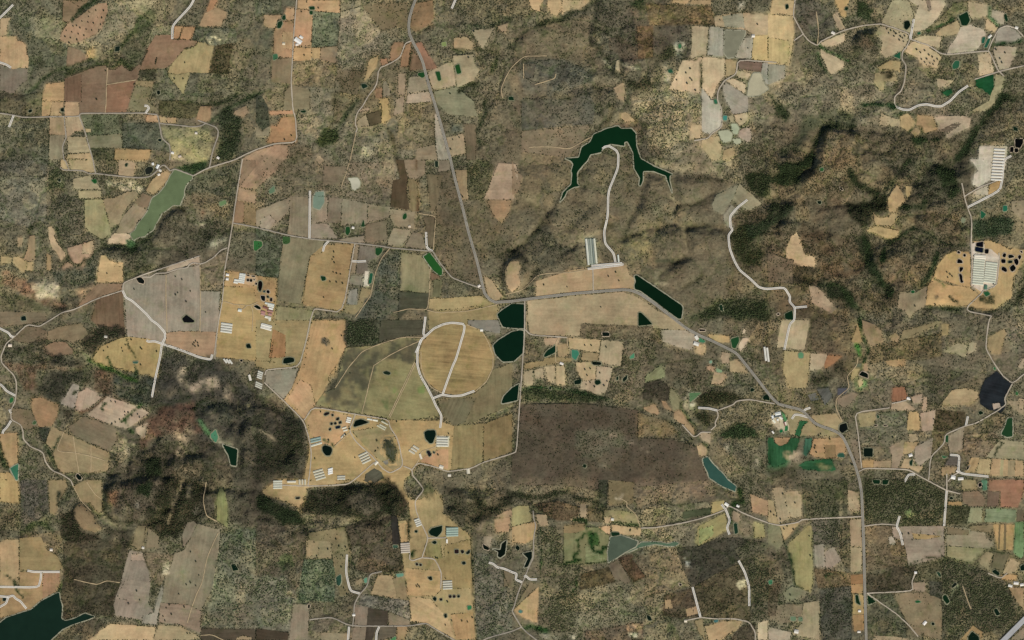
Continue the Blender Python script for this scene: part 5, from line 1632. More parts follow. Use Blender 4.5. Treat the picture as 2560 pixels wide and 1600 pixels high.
t tree dotted over the pale valley fields west of the southern highway | 115 370 180 435 255 215 55 330 25 300 140 130 150 460 240 465 390 530 400 715 210 1085 240 1150 120 410 80 340
t tree on the grey ploughed field beside the white-edged zigzag track | 1330 508 1570 512 1430 525 1365 565 1270 510
u f4f0ec 1396 875 8 7 0 | lone white hut at the end of the scrub lane
u f6f0ea 1482 1352 14 9 -50 | white shed with a fenced corral in the eastern scrub
u e2dcd0 268 1432 14 12 10 | walled ruin with pale roof on the dry southern flat
u f6f2ec 865 1238 9 7 0 | white roadside house west of the southern highway
u eee8e0 2345 975 16 9 5 | white farm roof among the eastern village yards
u e6e0d4 2290 1000 14 8 15 | pale farm roof beside the eastern village yards
u f2ece2 2400 990 12 8 -10 | small white-roofed house at the edge of the eastern village
u f0e8dc 860 1435 10 6 0 | low pale roof at the roadside yard beside the southern highway
"""
# ------------------------------------------------------------ reading the survey
def lin(h):
    c = np.array([int(h[i:i + 2], 16) / 255 for i in (0, 2, 4)])
    return np.where(c <= .04045, c / 12.92, ((c + .055) / 1.055) ** 2.4)
SEEN = np.array([.975, .972, .955])            # correction of the colours read off the enlarged sheet
def alb(h, sat=.86):
    c = lin(h) * SEEN; y = c @ np.array([.3, .59, .11])
    return np.clip((y + (c - y) * sat) / LIGHT, .002, .8)

ops, named = [], {}
org = (0, 0, 1)
for line in SURVEY.splitlines():
    line = line.strip()
    if not line or line[0] == '#': continue
    parts = [q.strip() for q in line.split('|')]
    tok = parts[0].split()
    if tok[0] == '@': org = tuple(map(float, tok[1:4])); continue
    k = tok[0].split(':')[0]
    P = lambda v: [(org[0] + float(v[i]) * org[2], org[1] + float(v[i + 1]) * org[2]) for i in range(0, len(v) - 1, 2)]
    d = {'k': k, 's': org[2]}
    if k in 'fpw': d.update(c=tok[1], p=P(tok[2:]))
    elif k == 's': d.update(c=tok[1], d=float(tok[2]), p=P(tok[3:]))
    elif k == 'z': d.update(c=tok[1], d=float(tok[2]), b=float(tok[3]), p=P(tok[4:]))
    elif k == 'v': d.update(c=tok[1], w=float(tok[2]), d=float(tok[3]), p=P(tok[4:]))
    elif k in 'mgk': d.update(h=float(tok[1]), b=float(tok[2]), p=P(tok[3:]))
    elif k == 'o':
        c = P(tok[2:4])[0]; rx, ry = float(tok[4]) * org[2], float(tok[5]) * org[2]
        d.update(k='f', c=tok[1], round=True, p=[(c[0] + rx * math.cos(a * math.pi / 40), c[1] + ry * math.sin(a * math.pi / 40)) for a in range(80)])
    elif k == 'b':
        a, b = P(tok[3:5])[0], P(tok[5:7])[0]
        d.update(c=tok[1], n=int(tok[2]), a=a, e=b, w=float(tok[7]) * org[2], dx=float(tok[8]) * org[2], dy=float(tok[9]) * org[2], label=parts[1], mark=parts[2] if len(parts) > 2 else '')
    elif k == 't': d.update(label=parts[0][2:], p=P(parts[1].split()))
    elif k == 'u': d.update(c=tok[1], p=P(tok[2:4]), w=float(tok[4]), l=float(tok[5]), a=float(tok[6]), label=parts[1])
    else: d.update(p=P(tok[1:]))
    ops.append(d)

def wx(p): return (p[0] - 1280) * PXM, (800 - p[1]) * PXM       # sheet -> metres, north up

# ------------------------------------------------------------ rasters (sheet units)
MG, CS = 300, 2.5
NX, NY = int((2560 + 2 * MG) / CS), int((1600 + 2 * MG) / CS)
gx = -MG + (np.arange(NX) + .5) * CS; gy = -MG + (np.arange(NY) + .5) * CS
def vnoise(X, Y, wl, seed):
    x, y = X / wl, Y / wl
    xi, yi = np.floor(x).astype(np.int64), np.floor(y).astype(np.int64); fx, fy = x - xi, y - yi
    fx = fx * fx * (3 - 2 * fx); fy = fy * fy * (3 - 2 * fy)
    def h(i, j):
        n = (i * 374761393 + j * 668265263 + seed * 974711) & 0x7fffffff
        n = ((n ^ (n >> 13)) * 1274126177) & 0x7fffffff
        return ((n ^ (n >> 16)) & 0xffff) / 65535.0
    return (h(xi, yi) * (1 - fx) + h(xi + 1, yi) * fx) * (1 - fy) + (h(xi, yi + 1) * (1 - fx) + h(xi + 1, yi + 1) * fx) * fy - .5
def box(pts, pad):
    xs, ys = [p[0] for p in pts], [p[1] for p in pts]
    i0 = max(0, int((min(xs) - pad + MG) / CS)); i1 = min(NX, int((max(xs) + pad + MG) / CS) + 2)
    j0 = max(0, int((min(ys) - pad + MG) / CS)); j1 = min(NY, int((max(ys) + pad + MG) / CS) + 2)
    return i0, max(i1, i0 + 1), j0, max(j1, j0 + 1)
def inside(pts, X, Y):
    m = np.zeros(X.shape, bool); n = len(pts)
    for a in range(n):
        (x1, y1), (x2, y2) = pts[a], pts[(a + 1) % n]
        if y1 == y2: continue
        c = ((y1 > Y) != (y2 > Y)) & (X < (x2 - x1) * (Y - y1) / (y2 - y1) + x1)
        m ^= c
    return m
def dist(pts, X, Y, closed=False):
    d = np.full(X.shape, 1e9); n = len(pts)
    for a in range(n if closed else n - 1):
        (x1, y1), (x2, y2) = pts[a], pts[(a + 1) % n]
        vx, vy = x2 - x1, y2 - y1; L = vx * vx + vy * vy or 1e-9
        t = np.clip(((X - x1) * vx + (Y - y1) * vy) / L, 0, 1)
        d = np.minimum(d, (X - x1 - t * vx) ** 2 + (Y - y1 - t * vy) ** 2)
    return np.sqrt(d)
def sstep(t): t = np.clip(t, 0, 1); return t * t * (3 - 2 * t)
GX, GY = np.meshgrid(gx, gy)
EDGE = vnoise(GX, GY, 44, 2) * 20 + vnoise(GX, GY, 17, 3) * 15 + vnoise(GX, GY, 7, 4) * 10      # ragged edges for soft zones
PATCH = np.clip(.86 + 1.1 * vnoise(GX, GY, 24, 5) + .9 * vnoise(GX, GY, 9, 6) + .5 * vnoise(GX, GY, 4, 8), .25, 1)
C = np.empty((NY, NX, 3)); C[:] = alb('6b614c')
D = np.full((NY, NX), 1.0)
soft = []
ROADW = {'rc': 2.4, 'rg': 1.25, 'rl': 1.2, 'rt': .9, 'ra': 2.5, 'rh': 6.2}
for n, o in enumerate(ops):
    k = o['k']
    if k in 'zv':
        pad = (o['b'] if k == 'z' else o['w']) * 2 + 10
        i0, i1, j0, j1 = box(o['p'], pad); X, Y = GX[j0:j1, i0:i1], GY[j0:j1, i0:i1]; E = EDGE[j0:j1, i0:i1]
        if k == 'z':
            dd = dist(o['p'], X, Y, True); dd = np.where(inside(o['p'], X, Y), dd, -dd)
            A = sstep(.5 + (dd + E * min(1, o['b'] / 8)) / (.9 * o['b'])) * np.minimum(PATCH[j0:j1, i0:i1] + (.4 if o['d'] >= 1.2 else 0), .96)
        else:
            A = sstep((o['w'] * .85 + E * min(.6, o['w'] / 26) - dist(o['p'], X, Y)) / (o['w'] * .5)) * np.minimum(PATCH[j0:j1, i0:i1] + .3, .97)
        c = alb(o['c'], 1.0 if o['d'] >= 1.2 else .88)
        if k == 'z' and o['d'] < .7 and c.sum() > .42:              # washed-out bare ground: broken up, not one sheet
            A = A * np.clip(.48 + 1.5 * vnoise(X, Y, 13, 41) + 1.3 * vnoise(X, Y, 5, 42), .04, .95)
        elif k == 'z' and c[0] > 1.75 * c[2] and c[0] > 1.25 * c[1]: A = A * .6
        C[j0:j1, i0:i1] += (c - C[j0:j1, i0:i1]) * A[..., None]
        D[j0:j1, i0:i1] += (o['d'] - D[j0:j1, i0:i1]) * A
        soft.append((n, i0, i1, j0, j1, A, c))
    elif k in 'fpsw':
        i0, i1, j0, j1 = box(o['p'], 2); m = inside(o['p'], GX[j0:j1, i0:i1], GY[j0:j1, i0:i1])
        C[j0:j1, i0:i1][m] = alb(o['c']); D[j0:j1, i0:i1][m] = {'f': 0, 'p': .14, 'w': 0}.get(k, o.get('d', 0))
    elif k in ROADW:
        i0, i1, j0, j1 = box(o['p'], 8); m = dist(o['p'], GX[j0:j1, i0:i1], GY[j0:j1, i0:i1]) < ROADW[k] + 1.2
        D[j0:j1, i0:i1][m] = 0
    elif k == 'b':
        ax, ay = o['a']; ex, ey = o['e']
        for i in range(o['n']):
            q = [(ax + i * o['dx'], ay + i * o['dy']), (ex + i * o['dx'], ey + i * o['dy'])]
            i0, i1, j0, j1 = box(q, o['w']); D[j0:j1, i0:i1][dist(q, GX[j0:j1, i0:i1], GY[j0:j1, i0:i1]) < o['w'] * .5 + 2] = 0

# ------------------------------------------------------------ relief
def blur(a, r):
    r = max(1, int(r))
    for ax in (0, 1):
        for _ in range(2):
            pw = [(0, 0), (0, 0)]; pw[ax] = (r + 1, r)
            c = np.cumsum(np.pad(a, pw, mode='edge'), axis=ax)
            a = (c[2 * r + 1:] - c[:-2 * r - 1]) / (2 * r + 1) if ax == 0 else (c[:, 2 * r + 1:] - c[:, :-2 * r - 1]) / (2 * r + 1)
    return a
H = vnoise(GX, GY, 330, 11) * 24 + vnoise(GX, GY, 120, 12) * 5
hill = np.full((NY, NX), .22)
for o in ops:
    if o['k'] == 'k':
        i0, i1, j0, j1 = box(o['p'], o['b'] * 2); X, Y = GX[j0:j1, i0:i1], GY[j0:j1, i0:i1]
        dd = dist(o['p'], X, Y, True); dd = np.where(inside(o['p'], X, Y), dd, -dd)
        hill[j0:j1, i0:i1] = np.maximum(hill[j0:j1, i0:i1], o['h'] * sstep(.5 + dd / (2 * o['b'])))
rough = blur(np.clip(D, 0, 1), 6) * hill
wrp = vnoise(GX, GY, 60, 17) * 40
rid = lambda wl, sd: 1 - 2 * np.abs(vnoise(GX + wrp, GY + wrp * .7, wl, sd))          # crests and gullies
H += rough * (vnoise(GX + 1.7 * GY, GY - .4 * GX, 95, 13) * 20 + (rid(90, 18) - .65) * -27 + (rid(40, 14) - .65) * -25 + (rid(17, 15) - .65) * -16 + (rid(9, 16) - .65) * -6)
for o in ops:
    if o['k'] == 'm':
        i0, i1, j0, j1 = box(o['p'], o['b'] * 2); X, Y = GX[j0:j1, i0:i1], GY[j0:j1, i0:i1]
        dd = dist(o['p'], X, Y, True); dd = np.where(inside(o['p'], X, Y), dd, -dd)
        H[j0:j1, i0:i1] += o['h'] * sstep(.5 + (dd + EDGE[j0:j1, i0:i1] * .35) / (1.3 * o['b']))
    elif o['k'] in 'gv' and (o['k'] == 'g' or o['w'] >= 5):
        w, h = (o['b'] * .62, o['h']) if o['k'] == 'g' else (o['w'] * 1.3, 2.5 + .35 * o['w'])
        i0, i1, j0, j1 = box(o['p'], w * 3)
        dq = dist(o['p'], GX[j0:j1, i0:i1] + EDGE[j0:j1, i0:i1] * .25, GY[j0:j1, i0:i1] + EDGE[j0:j1, i0:i1] * .2)
        H[j0:j1, i0:i1] -= h * (np.exp(-dq / w) * 1.5 if o['k'] == 'g' else np.exp(-(dq / w) ** 2))
H = blur(H, 1)
for o in ops:
    if o['k'] == 'w':
        i0, i1, j0, j1 = box(o['p'], 24); X, Y = GX[j0:j1, i0:i1], GY[j0:j1, i0:i1]
        ins = inside(o['p'], X, Y); dd = np.where(ins, 0, dist(o['p'], X, Y, True))
        near = dd < 4
        o['lev'] = float(np.percentile(H[j0:j1, i0:i1][near], 30)) if near.any() else 0.
        wgt = sstep(1 - (dd - 5) / 16)
        H[j0:j1, i0:i1] += (o['lev'] - H[j0:j1, i0:i1]) * wgt
def hs(px, py):                                                  # height at sheet points
    u = np.clip((np.asarray(px, float) + MG) / CS - .5, 0, NX - 1.001); v = np.clip((np.asarray(py, float) + MG) / CS - .5, 0, NY - 1.001)
    i, j = u.astype(int), v.astype(int); fx, fy = u - i, v - j
    return (H[j, i] * (1 - fx) + H[j, i + 1] * fx) * (1 - fy) + (H[j + 1, i] * (1 - fx) + H[j + 1, i + 1] * fx) * fy
def softat(px, py, base, order):                                 # land cover laid down later than a parcel
    px, py = np.asarray(px), np.asarray(py)
    c = np.tile(base, (len(px), 1))
    x0, x1, y0, y1 = px.min(), px.max(), py.min(), py.max()
    for n, i0, i1, j0, j1, A, cc in soft:
        if n < order: continue
        if i1 * CS - MG < x0 or i0 * CS - MG > x1 or j1 * CS - MG < y0 or j0 * CS - MG > y1: continue
        i = np.floor((px + MG) / CS).astype(int) - i0; j = np.floor((py + MG) / CS).astype(int) - j0
        ok = (i >= 0) & (i < i1 - i0) & (j >= 0) & (j < j1 - j0)
        a = np.zeros(len(px)); a[ok] = A[j[ok], i[ok]]
        c += (cc - c) * a[:, None]
    return c

# ------------------------------------------------------------ materials
def mat(name):
    m = bpy.data.materials.new(name); m.use_nodes = True; nt = m.node_tree; nt.nodes.clear()
    out = nt.nodes.new('ShaderNodeOutputMaterial'); b = nt.nodes.new('ShaderNodeBsdfPrincipled')
    nt.links.new(b.outputs[0], out.inputs[0]); return m, nt, b
def math_(nt, op, a, b=None, c=None):
    n = nt.nodes.new('ShaderNodeMath'); n.operation = op
    for i, v in enumerate((a, b, c)):
        if v is None: continue
        if isinstance(v, (int, float)): n.inputs[i].default_value = v
        else: nt.links.new(v, n.inputs[i])
    return n.outputs[0]
def noise_(nt, vec, wl, detail, rough_=.6, off=0):
    n = nt.nodes.new('ShaderNodeTexNoise'); n.noise_dimensions = '3D'
    mp = nt.nodes.new('ShaderNodeVectorMath'); mp.operation = 'MULTIPLY_ADD'
    mp.inputs[1].default_value = (1 / wl, 1 / wl, .15 / wl); mp.inputs[2].default_value = (off, off * 1.7, off * .3)
    nt.links.new(vec, mp.inputs[0]); nt.links.new(mp.outputs[0], n.inputs['Vector'])
    n.inputs['Scale'].default_value = 1; n.inputs['Detail'].default_value = detail; n.inputs['Roughness'].default_value = rough_
    return n.outputs[0]
def attr(nt, name):
    a = nt.nodes.new('ShaderNodeAttribute'); a.attribute_name = name; return a
def tint(nt, colour, fac):
    n = nt.nodes.new('ShaderNodeVectorMath'); n.operation = 'SCALE'
    nt.links.new(colour, n.inputs[0]); nt.links.new(fac, n.inputs['Scale']); return n.outputs[0]

M_LAND, nt, b = mat('land')
pos = nt.nodes.new('ShaderNodeNewGeometry').outputs['Position']
ca, pa, ra_ = attr(nt, 'cover'), attr(nt, 'grain'), attr(nt, 'rows')
sx = nt.nodes.new('ShaderNodeSeparateXYZ'); nt.links.new(pa.outputs['Vector'], sx.inputs[0])
grain, furrow, patch = sx.outputs[0], sx.outputs[1], sx.outputs[2]
n1 = noise_(nt, pos, 11, 2, .7, 3); n2 = noise_(nt, pos, 60, 4, .6, 9); n3 = noise_(nt, pos, 260, 4, .55, 21); n5 = noise_(nt, pos, 22, 2, .6, 14)
rv = nt.nodes.new('ShaderNodeVectorMath'); rv.operation = 'MULTIPLY'; rv.inputs[1].default_value = (1 / 15, 1 / 240, 0)
nt.links.new(ra_.outputs['Vector'], rv.inputs[0])
nr = nt.nodes.new('ShaderNodeTexNoise'); nr.inputs['Scale'].default_value = 1; nr.inputs['Detail'].default_value = 3; nr.inputs['Roughness'].default_value = .7
nt.links.new(rv.outputs[0], nr.inputs['Vector'])
cen = lambda x: math_(nt, 'SUBTRACT', x, .5)
f = math_(nt, 'MULTIPLY_ADD', math_(nt, 'MULTIPLY', cen(n1), grain), 4.8, 1.0)
f = math_(nt, 'MULTIPLY_ADD', math_(nt, 'MULTIPLY', cen(n5), grain), 3.2, f)
f = math_(nt, 'MULTIPLY_ADD', math_(nt, 'MULTIPLY', cen(nr.outputs[0]), furrow), 1.7, f)
f = math_(nt, 'MULTIPLY_ADD', math_(nt, 'MULTIPLY', cen(n2), patch), 1.0, f)
f = math_(nt, 'MULTIPLY_ADD', math_(nt, 'MULTIPLY', cen(n3), patch), 1.2, f)
f = math_(nt, 'MAXIMUM', f, .25)
hue = nt.nodes.new('ShaderNodeMix'); hue.data_type = 'RGBA'; hue.blend_type = 'MIX'
warm = nt.nodes.new('ShaderNodeVectorMath'); warm.operation = 'MULTIPLY'; warm.inputs[1].default_value = (1.08, .97, .92); nt.links.new(ca.outputs['Color'], warm.inputs[0])
cold = nt.nodes.new('ShaderNodeVectorMath'); cold.operation = 'MULTIPLY'; cold.inputs[1].default_value = (.945, 1.01, .935); nt.links.new(ca.outputs['Color'], cold.inputs[0])
hf = math_(nt, 'MULTIPLY_ADD', cen(noise_(nt, pos, 110, 5, .65, 33)), 2.4, .5)
hf = math_(nt, 'MINIMUM', math_(nt, 'MAXIMUM', hf, 0), 1)
nt.links.new(hf, hue.inputs['Factor']); nt.links.new(warm.outputs[0], hue.inputs['A']); nt.links.new(cold.outputs[0], hue.inputs['B'])
gm = nt.nodes.new('ShaderNodeMix'); gm.data_type = 'RGBA'                       # greener and browner patches of cover
gv = nt.nodes.new('ShaderNodeVectorMath'); gv.operation = 'MULTIPLY'; gv.inputs[1].default_value = (.70, .84, .66); nt.links.new(hue.outputs['Result'], gv.inputs[0])
gf = math_(nt, 'MULTIPLY', math_(nt, 'MULTIPLY_ADD', cen(noise_(nt, pos, 85, 6, .68, 51)), 5.5, -.25), patch)
nt.links.new(math_(nt, 'MINIMUM', math_(nt, 'MAXIMUM', gf, 0), .85), gm.inputs['Factor'])
nt.links.new(hue.outputs['Result'], gm.inputs['A']); nt.links.new(gv.outputs[0], gm.inputs['B'])
om = nt.nodes.new('ShaderNodeMix'); om.data_type = 'RGBA'
ov = nt.nodes.new('ShaderNodeVectorMath'); ov.operation = 'MULTIPLY'; ov.inputs[1].default_value = (1.16, 1.05, .98); nt.links.new(gm.outputs['Result'], ov.inputs[0])
of = math_(nt, 'MULTIPLY', math_(nt, 'MULTIPLY_ADD', cen(noise_(nt, pos, 60, 6, .68, 77)), 5.0, -.2), patch)
nt.links.new(math_(nt, 'MINIMUM', math_(nt, 'MAXIMUM', of, 0), 1), om.inputs['Factor'])
nt.links.new(gm.outputs['Result'], om.inputs['A']); nt.links.new(ov.outputs[0], om.inputs['B'])
nt.links.new(tint(nt, om.outputs['Result'], f), b.inputs['Base Color']); b.inputs['Roughness'].default_value = 1
b.inputs['Specular IOR Level'].default_value = 0
wild = math_(nt, 'MINIMUM', math_(nt, 'MAXIMUM', math_(nt, 'MULTIPLY_ADD', grain, 4.2, -.42), 0), 1)      # unfarmed ground
def ridge(wl, det, off): return math_(nt, 'SUBTRACT', 1, math_(nt, 'MULTIPLY', math_(nt, 'ABSOLUTE', cen(noise_(nt, pos, wl, det, .55, off))), 4.5))
rg1, rg2, rg3 = ridge(170, 4, 61), ridge(62, 3, 67), ridge(230, 5, 71)
hgt = math_(nt, 'ADD', math_(nt, 'MULTIPLY', rg1, -12.5), math_(nt, 'MULTIPLY', rg2, -3.4))
bp = nt.nodes.new('ShaderNodeBump'); bp.inputs['Strength'].default_value = 1; bp.inputs['Distance'].default_value = 1
nt.links.new(math_(nt, 'MULTIPLY', hgt, wild), bp.inputs['Height']); nt.links.new(bp.outputs[0], b.inputs['Normal'])
def over(colour, mul, fac):
    m = nt.nodes.new('ShaderNodeMix'); m.data_type = 'RGBA'; v = nt.nodes.new('ShaderNodeVectorMath'); v.operation = 'MULTIPLY'; v.inputs[1].default_value = mul
    nt.links.new(colour, v.inputs[0]); nt.links.new(colour, m.inputs['A']); nt.links.new(v.outputs[0], m.inputs['B'])
    nt.links.new(math_(nt, 'MULTIPLY', math_(nt, 'MINIMUM', math_(nt, 'MAXIMUM', fac, 0), 1), wild), m.inputs['Factor']); return m.outputs['Result']
cur = tint(nt, om.outputs['Result'], f)
cur = over(cur, (.62, .74, .58), math_(nt, 'MULTIPLY_ADD', rg1, 7, -6.1))                                  # green growth along the stream beds
cur = over(cur, (1.42, 1.34, 1.22), math_(nt, 'MULTIPLY', math_(nt, 'MULTIPLY_ADD', rg3, 22, -20.8), math_(nt, 'MULTIPLY_ADD', cen(noise_(nt, pos, 300, 2, .5, 83)), 6, .1)))   # worn cattle paths
nt.links.new(cur, b.inputs['Base Color'])

M_VEG, nt, b = mat('foliage')
a = attr(nt, 'cover'); nt.links.new(a.outputs['Color'], b.inputs['Base Color'])
b.inputs['Roughness'].default_value = .9; b.inputs['Specular IOR Level'].default_value = .1

def plain(name, rgb, wl=12, amp=.5, rough_=.9, spec=.1, wl2=70):
    m, nt, b = mat(name)
    pos = nt.nodes.new('ShaderNodeNewGeometry').outputs['Position']
    f = math_(nt, 'MULTIPLY_ADD', math_(nt, 'SUBTRACT', noise_(nt, pos, wl, 3), .5), amp, 1)
    f = math_(nt, 'MULTIPLY_ADD', math_(nt, 'SUBTRACT', noise_(nt, pos, wl2, 3, .5, 5), .5), amp, f)
    c = nt.nodes.new('ShaderNodeRGB'); c.outputs[0].default_value = (*rgb, 1)
    nt.links.new(tint(nt, c.outputs[0], f), b.inputs['Base Color'])
    b.inputs['Roughness'].default_value = rough_; b.inputs['Specular IOR Level'].default_value = spec
    return m
_cache = {}
def cmat(kind, hexc, **kw):
    key = (kind, hexc)
    if key not in _cache: _cache[key] = plain(kind + '_' + hexc, alb(hexc, .9 if kind == 'water' else .86) * ((1, .95, .86) if kind == 'roof' else (1, 1, 1)), **kw)
    return _cache[key]

# ------------------------------------------------------------ mesh helpers
def build(name, verts, faces, material, parent=None, smooth=False):
    me = bpy.data.meshes.new(name); me.from_pydata(verts, [], faces); me.materials.append(material)
    if smooth: me.polygons.foreach_set('use_smooth', [True] * len(me.polygons))
    o = bpy.data.objects.new(name, me); col.objects.link(o); o.parent = parent
    return o
def cover(me, rgb, name='cover'):
    a = me.attributes.new(name, 'FLOAT_COLOR', 'POINT'); v = np.ones((len(rgb), 4), np.float32); v[:, :3] = rgb
    a.data.foreach_set('color', v.ravel())
def vecattr(me, arr, name):
    a = me.attributes.new(name, 'FLOAT_VECTOR', 'POINT'); a.data.foreach_set('vector', np.asarray(arr, np.float32).ravel())

# ------------------------------------------------------------ terrain
ST = 4.0
axx, axy = np.arange(-MG + 2, 2560 + MG - 2, ST), np.arange(-MG + 2, 1600 + MG - 2, ST)
far = np.array([600., 1500., 4000., 12000., 40000.])                # the plain runs on to the horizon
axx = np.concatenate([axx[0] - far[::-1], axx, axx[-1] + far]); axy = np.concatenate([axy[0] - far[::-1], axy, axy[-1] + far])
tx, ty = np.clip(((axx + MG) / CS).astype(int), 0, NX - 1), np.clip(((axy + MG) / CS).astype(int), 0, NY - 1)
TX, TY = np.meshgrid(axx, axy)
TH = hs(TX.ravel(), TY.ravel())
nxv, nyv = len(tx), len(ty)
Cb = np.stack([blur(C[..., i], 1) for i in range(3)], -1)
Db = blur(D, 1) * np.clip(.75 + .5 * (1 + 2.6 * vnoise(GX, GY, 110, 30) - .5), .55, 1.1)
V = np.column_stack([(TX.ravel() - 1280) * PXM, (800 - TY.ravel()) * PXM, TH])
I = (np.arange(nyv - 1)[:, None] * nxv + np.arange(nxv - 1)[None]).ravel()
F = np.column_stack([I, I + nxv, I + nxv + 1, I + 1]).astype(np.int32)
me = bpy.data.meshes.new('terrain')
me.vertices.add(len(V)); me.vertices.foreach_set('co', V.astype(np.float32).ravel())
me.loops.add(len(F) * 4); me.loops.foreach_set('vertex_index', F.ravel())
me.polygons.add(len(F)); me.polygons.foreach_set('loop_start', np.arange(0, len(F) * 4, 4, dtype=np.int32))
me.update(); me.polygons.foreach_set('use_smooth', np.ones(len(F), bool))
OLIVE = np.array((-.02, .03, -.02))               # dry grass between the bushes is slightly green
SCRUB_GAIN = 1.32                                 # the open soil between the bushes is paler than the mix seen from above
dn = np.clip(Db[ty][:, tx].ravel(), 0, 1)
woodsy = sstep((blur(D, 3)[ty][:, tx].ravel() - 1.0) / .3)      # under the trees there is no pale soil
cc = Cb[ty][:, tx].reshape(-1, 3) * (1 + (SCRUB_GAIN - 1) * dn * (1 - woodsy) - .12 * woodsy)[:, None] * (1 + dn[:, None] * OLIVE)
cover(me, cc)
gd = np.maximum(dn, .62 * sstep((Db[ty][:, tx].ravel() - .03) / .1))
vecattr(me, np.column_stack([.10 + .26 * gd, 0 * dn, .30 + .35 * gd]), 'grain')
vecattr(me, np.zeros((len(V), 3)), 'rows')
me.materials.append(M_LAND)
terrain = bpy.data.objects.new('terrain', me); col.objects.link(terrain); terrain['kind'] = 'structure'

# ------------------------------------------------------------ parcels draped on the terrain
def densify(pts, step, jit, closed=True):
    out = []; n = len(pts)
    for a in range(n if closed else n - 1):
        (x1, y1), (x2, y2) = pts[a], pts[(a + 1) % n]
        L = math.hypot(x2 - x1, y2 - y1); k = max(1, int(L / step))
        nx_, ny_ = (-(y2 - y1) / L, (x2 - x1) / L) if L else (0, 0)
        for i in range(k):
            t = i / k; j = random.uniform(-jit, jit) if i else random.uniform(-jit, jit) * .3
            out.append((x1 + (x2 - x1) * t + nx_ * j, y1 + (y2 - y1) * t + ny_ * j))
    if not closed: out.append(pts[-1])
    return out
def drape(pts, sp):
    xs, ys = [p[0] for p in pts], [p[1] for p in pts]
    ax = np.arange(min(xs) + sp * .5, max(xs), sp); ay = np.arange(min(ys) + sp * .5, max(ys), sp)
    vs = [Vector(p) for p in pts]
    if len(ax) and len(ay):
        X, Y = np.meshgrid(ax, ay); X = X + rng.uniform(-.2, .2, X.shape) * sp
        ok = inside(pts, X, Y) & (dist(pts, X, Y, True) > sp * .35)
        vs += [Vector((x, y)) for x, y in zip(X[ok], Y[ok])]
    v, e, f, *_ = geometry.delaunay_2d_cdt(vs, [], [list(range(len(pts)))], 1, 1e-5)
    return np.array([(q.x, q.y) for q in v]), [list(q)[::-1] for q in f]
def kindname(o):
    if o['k'] == 's': return 'scrubland'
    r, g, bl = [int(o['c'][i:i + 2], 16) for i in (0, 2, 4)]; L = (r + g + bl) / 3
    if o['k'] == 'p': return 'rough_pasture'
    if g >= r: return 'crop_field'
    if L < 112: return 'ploughed_field'
    if r - bl < 52: return 'fallow_field'
    if r - g < 20: return 'pasture'
    return 'stubble_field'
bbs, bush_edge = [], []
for o in ops:                                                    # which parcel lies over which
    if o['k'] not in 'fps': continue
    X, Y = np.array([p[0] for p in o['p']]), np.array([p[1] for p in o['p']]); bb = (X.min(), X.max(), Y.min(), Y.max())
    lev = 0
    for q, l, r in bbs:
        if l > lev and q[0] < bb[1] and q[1] > bb[0] and q[2] < bb[3] and q[3] > bb[2]:
            qx, qy = np.array([p[0] for p in r]), np.array([p[1] for p in r])
            if inside(r, X, Y).any() or inside(o['p'], qx, qy).any(): lev = l
    o['lv'] = lev + 1; bbs.append((bb, lev + 1, o['p']))
print('parcel layers', max(b_[1] for b_ in bbs))
for n, o in enumerate(ops):
    if o['k'] not in 'fps': continue
    pts = o['p']; lev = o['lv']
    area = abs(sum(pts[i - 1][0] * pts[i][1] - pts[i][0] * pts[i - 1][1] for i in range(len(pts)))) / 2
    pp = densify(pts, 5, 0 if o.get('round') else (2.2 if kindname(o) == 'crop_field' else .7))
    sp = max(5.5, math.sqrt(area / 1100))
    v, f = drape(pp, sp)
    z = hs(v[:, 0], v[:, 1]) + .5 + .11 * lev
    name = kindname(o)
    ob = build(name, [((x - 1280) * PXM, (800 - y) * PXM, h) for (x, y), h in zip(v, z)], f, M_LAND, smooth=True)
    ob['kind'] = 'structure'
    base = alb(o['c'])
    dn = o.get('d', 0) if o['k'] == 's' else (.14 if o['k'] == 'p' else 0)
    cv = softat(v[:, 0], v[:, 1], base, n) * (1 + (SCRUB_GAIN - 1) * min(1, dn)) * (1 + OLIVE * min(1, dn))
    cover(ob.data, cv)
    e = max(range(len(pts)), key=lambda i: math.hypot(pts[i][0] - pts[i - 1][0], pts[i][1] - pts[i - 1][1]))
    a = math.atan2(pts[e][1] - pts[e - 1][1], pts[e][0] - pts[e - 1][0])
    if o.get('round'): a = .09
    ro = np.column_stack([(-v[:, 0] * math.sin(a) + v[:, 1] * math.cos(a)) * PXM + n * 37, (v[:, 0] * math.cos(a) + v[:, 1] * math.sin(a)) * PXM, np.full(len(v), n * 1.3)])
    vecattr(ob.data, ro, 'rows')
    fur = {'ploughed_field': .55, 'stubble_field': .34, 'fallow_field': .42, 'pasture': .38, 'crop_field': .9}.get(name, .12)
    if o.get('round'): fur = .75
    g = .09 + .27 * min(1, dn)
    vecattr(ob.data, np.tile((g, fur, (1.3 if name == 'crop_field' else .8) + .1 * min(1, dn)), (len(v), 1)), 'grain')
    if not o.get('round'): 
        for x, y in densify(pts, 3.2, .9):
            if random.random() < .75 * max(0, .5 + 2.2 * float(vnoise(np.array(x), np.array(y), 26, 61))): bush_edge.append((x + random.uniform(-.8, .8), y + random.uniform(-.8, .8)))

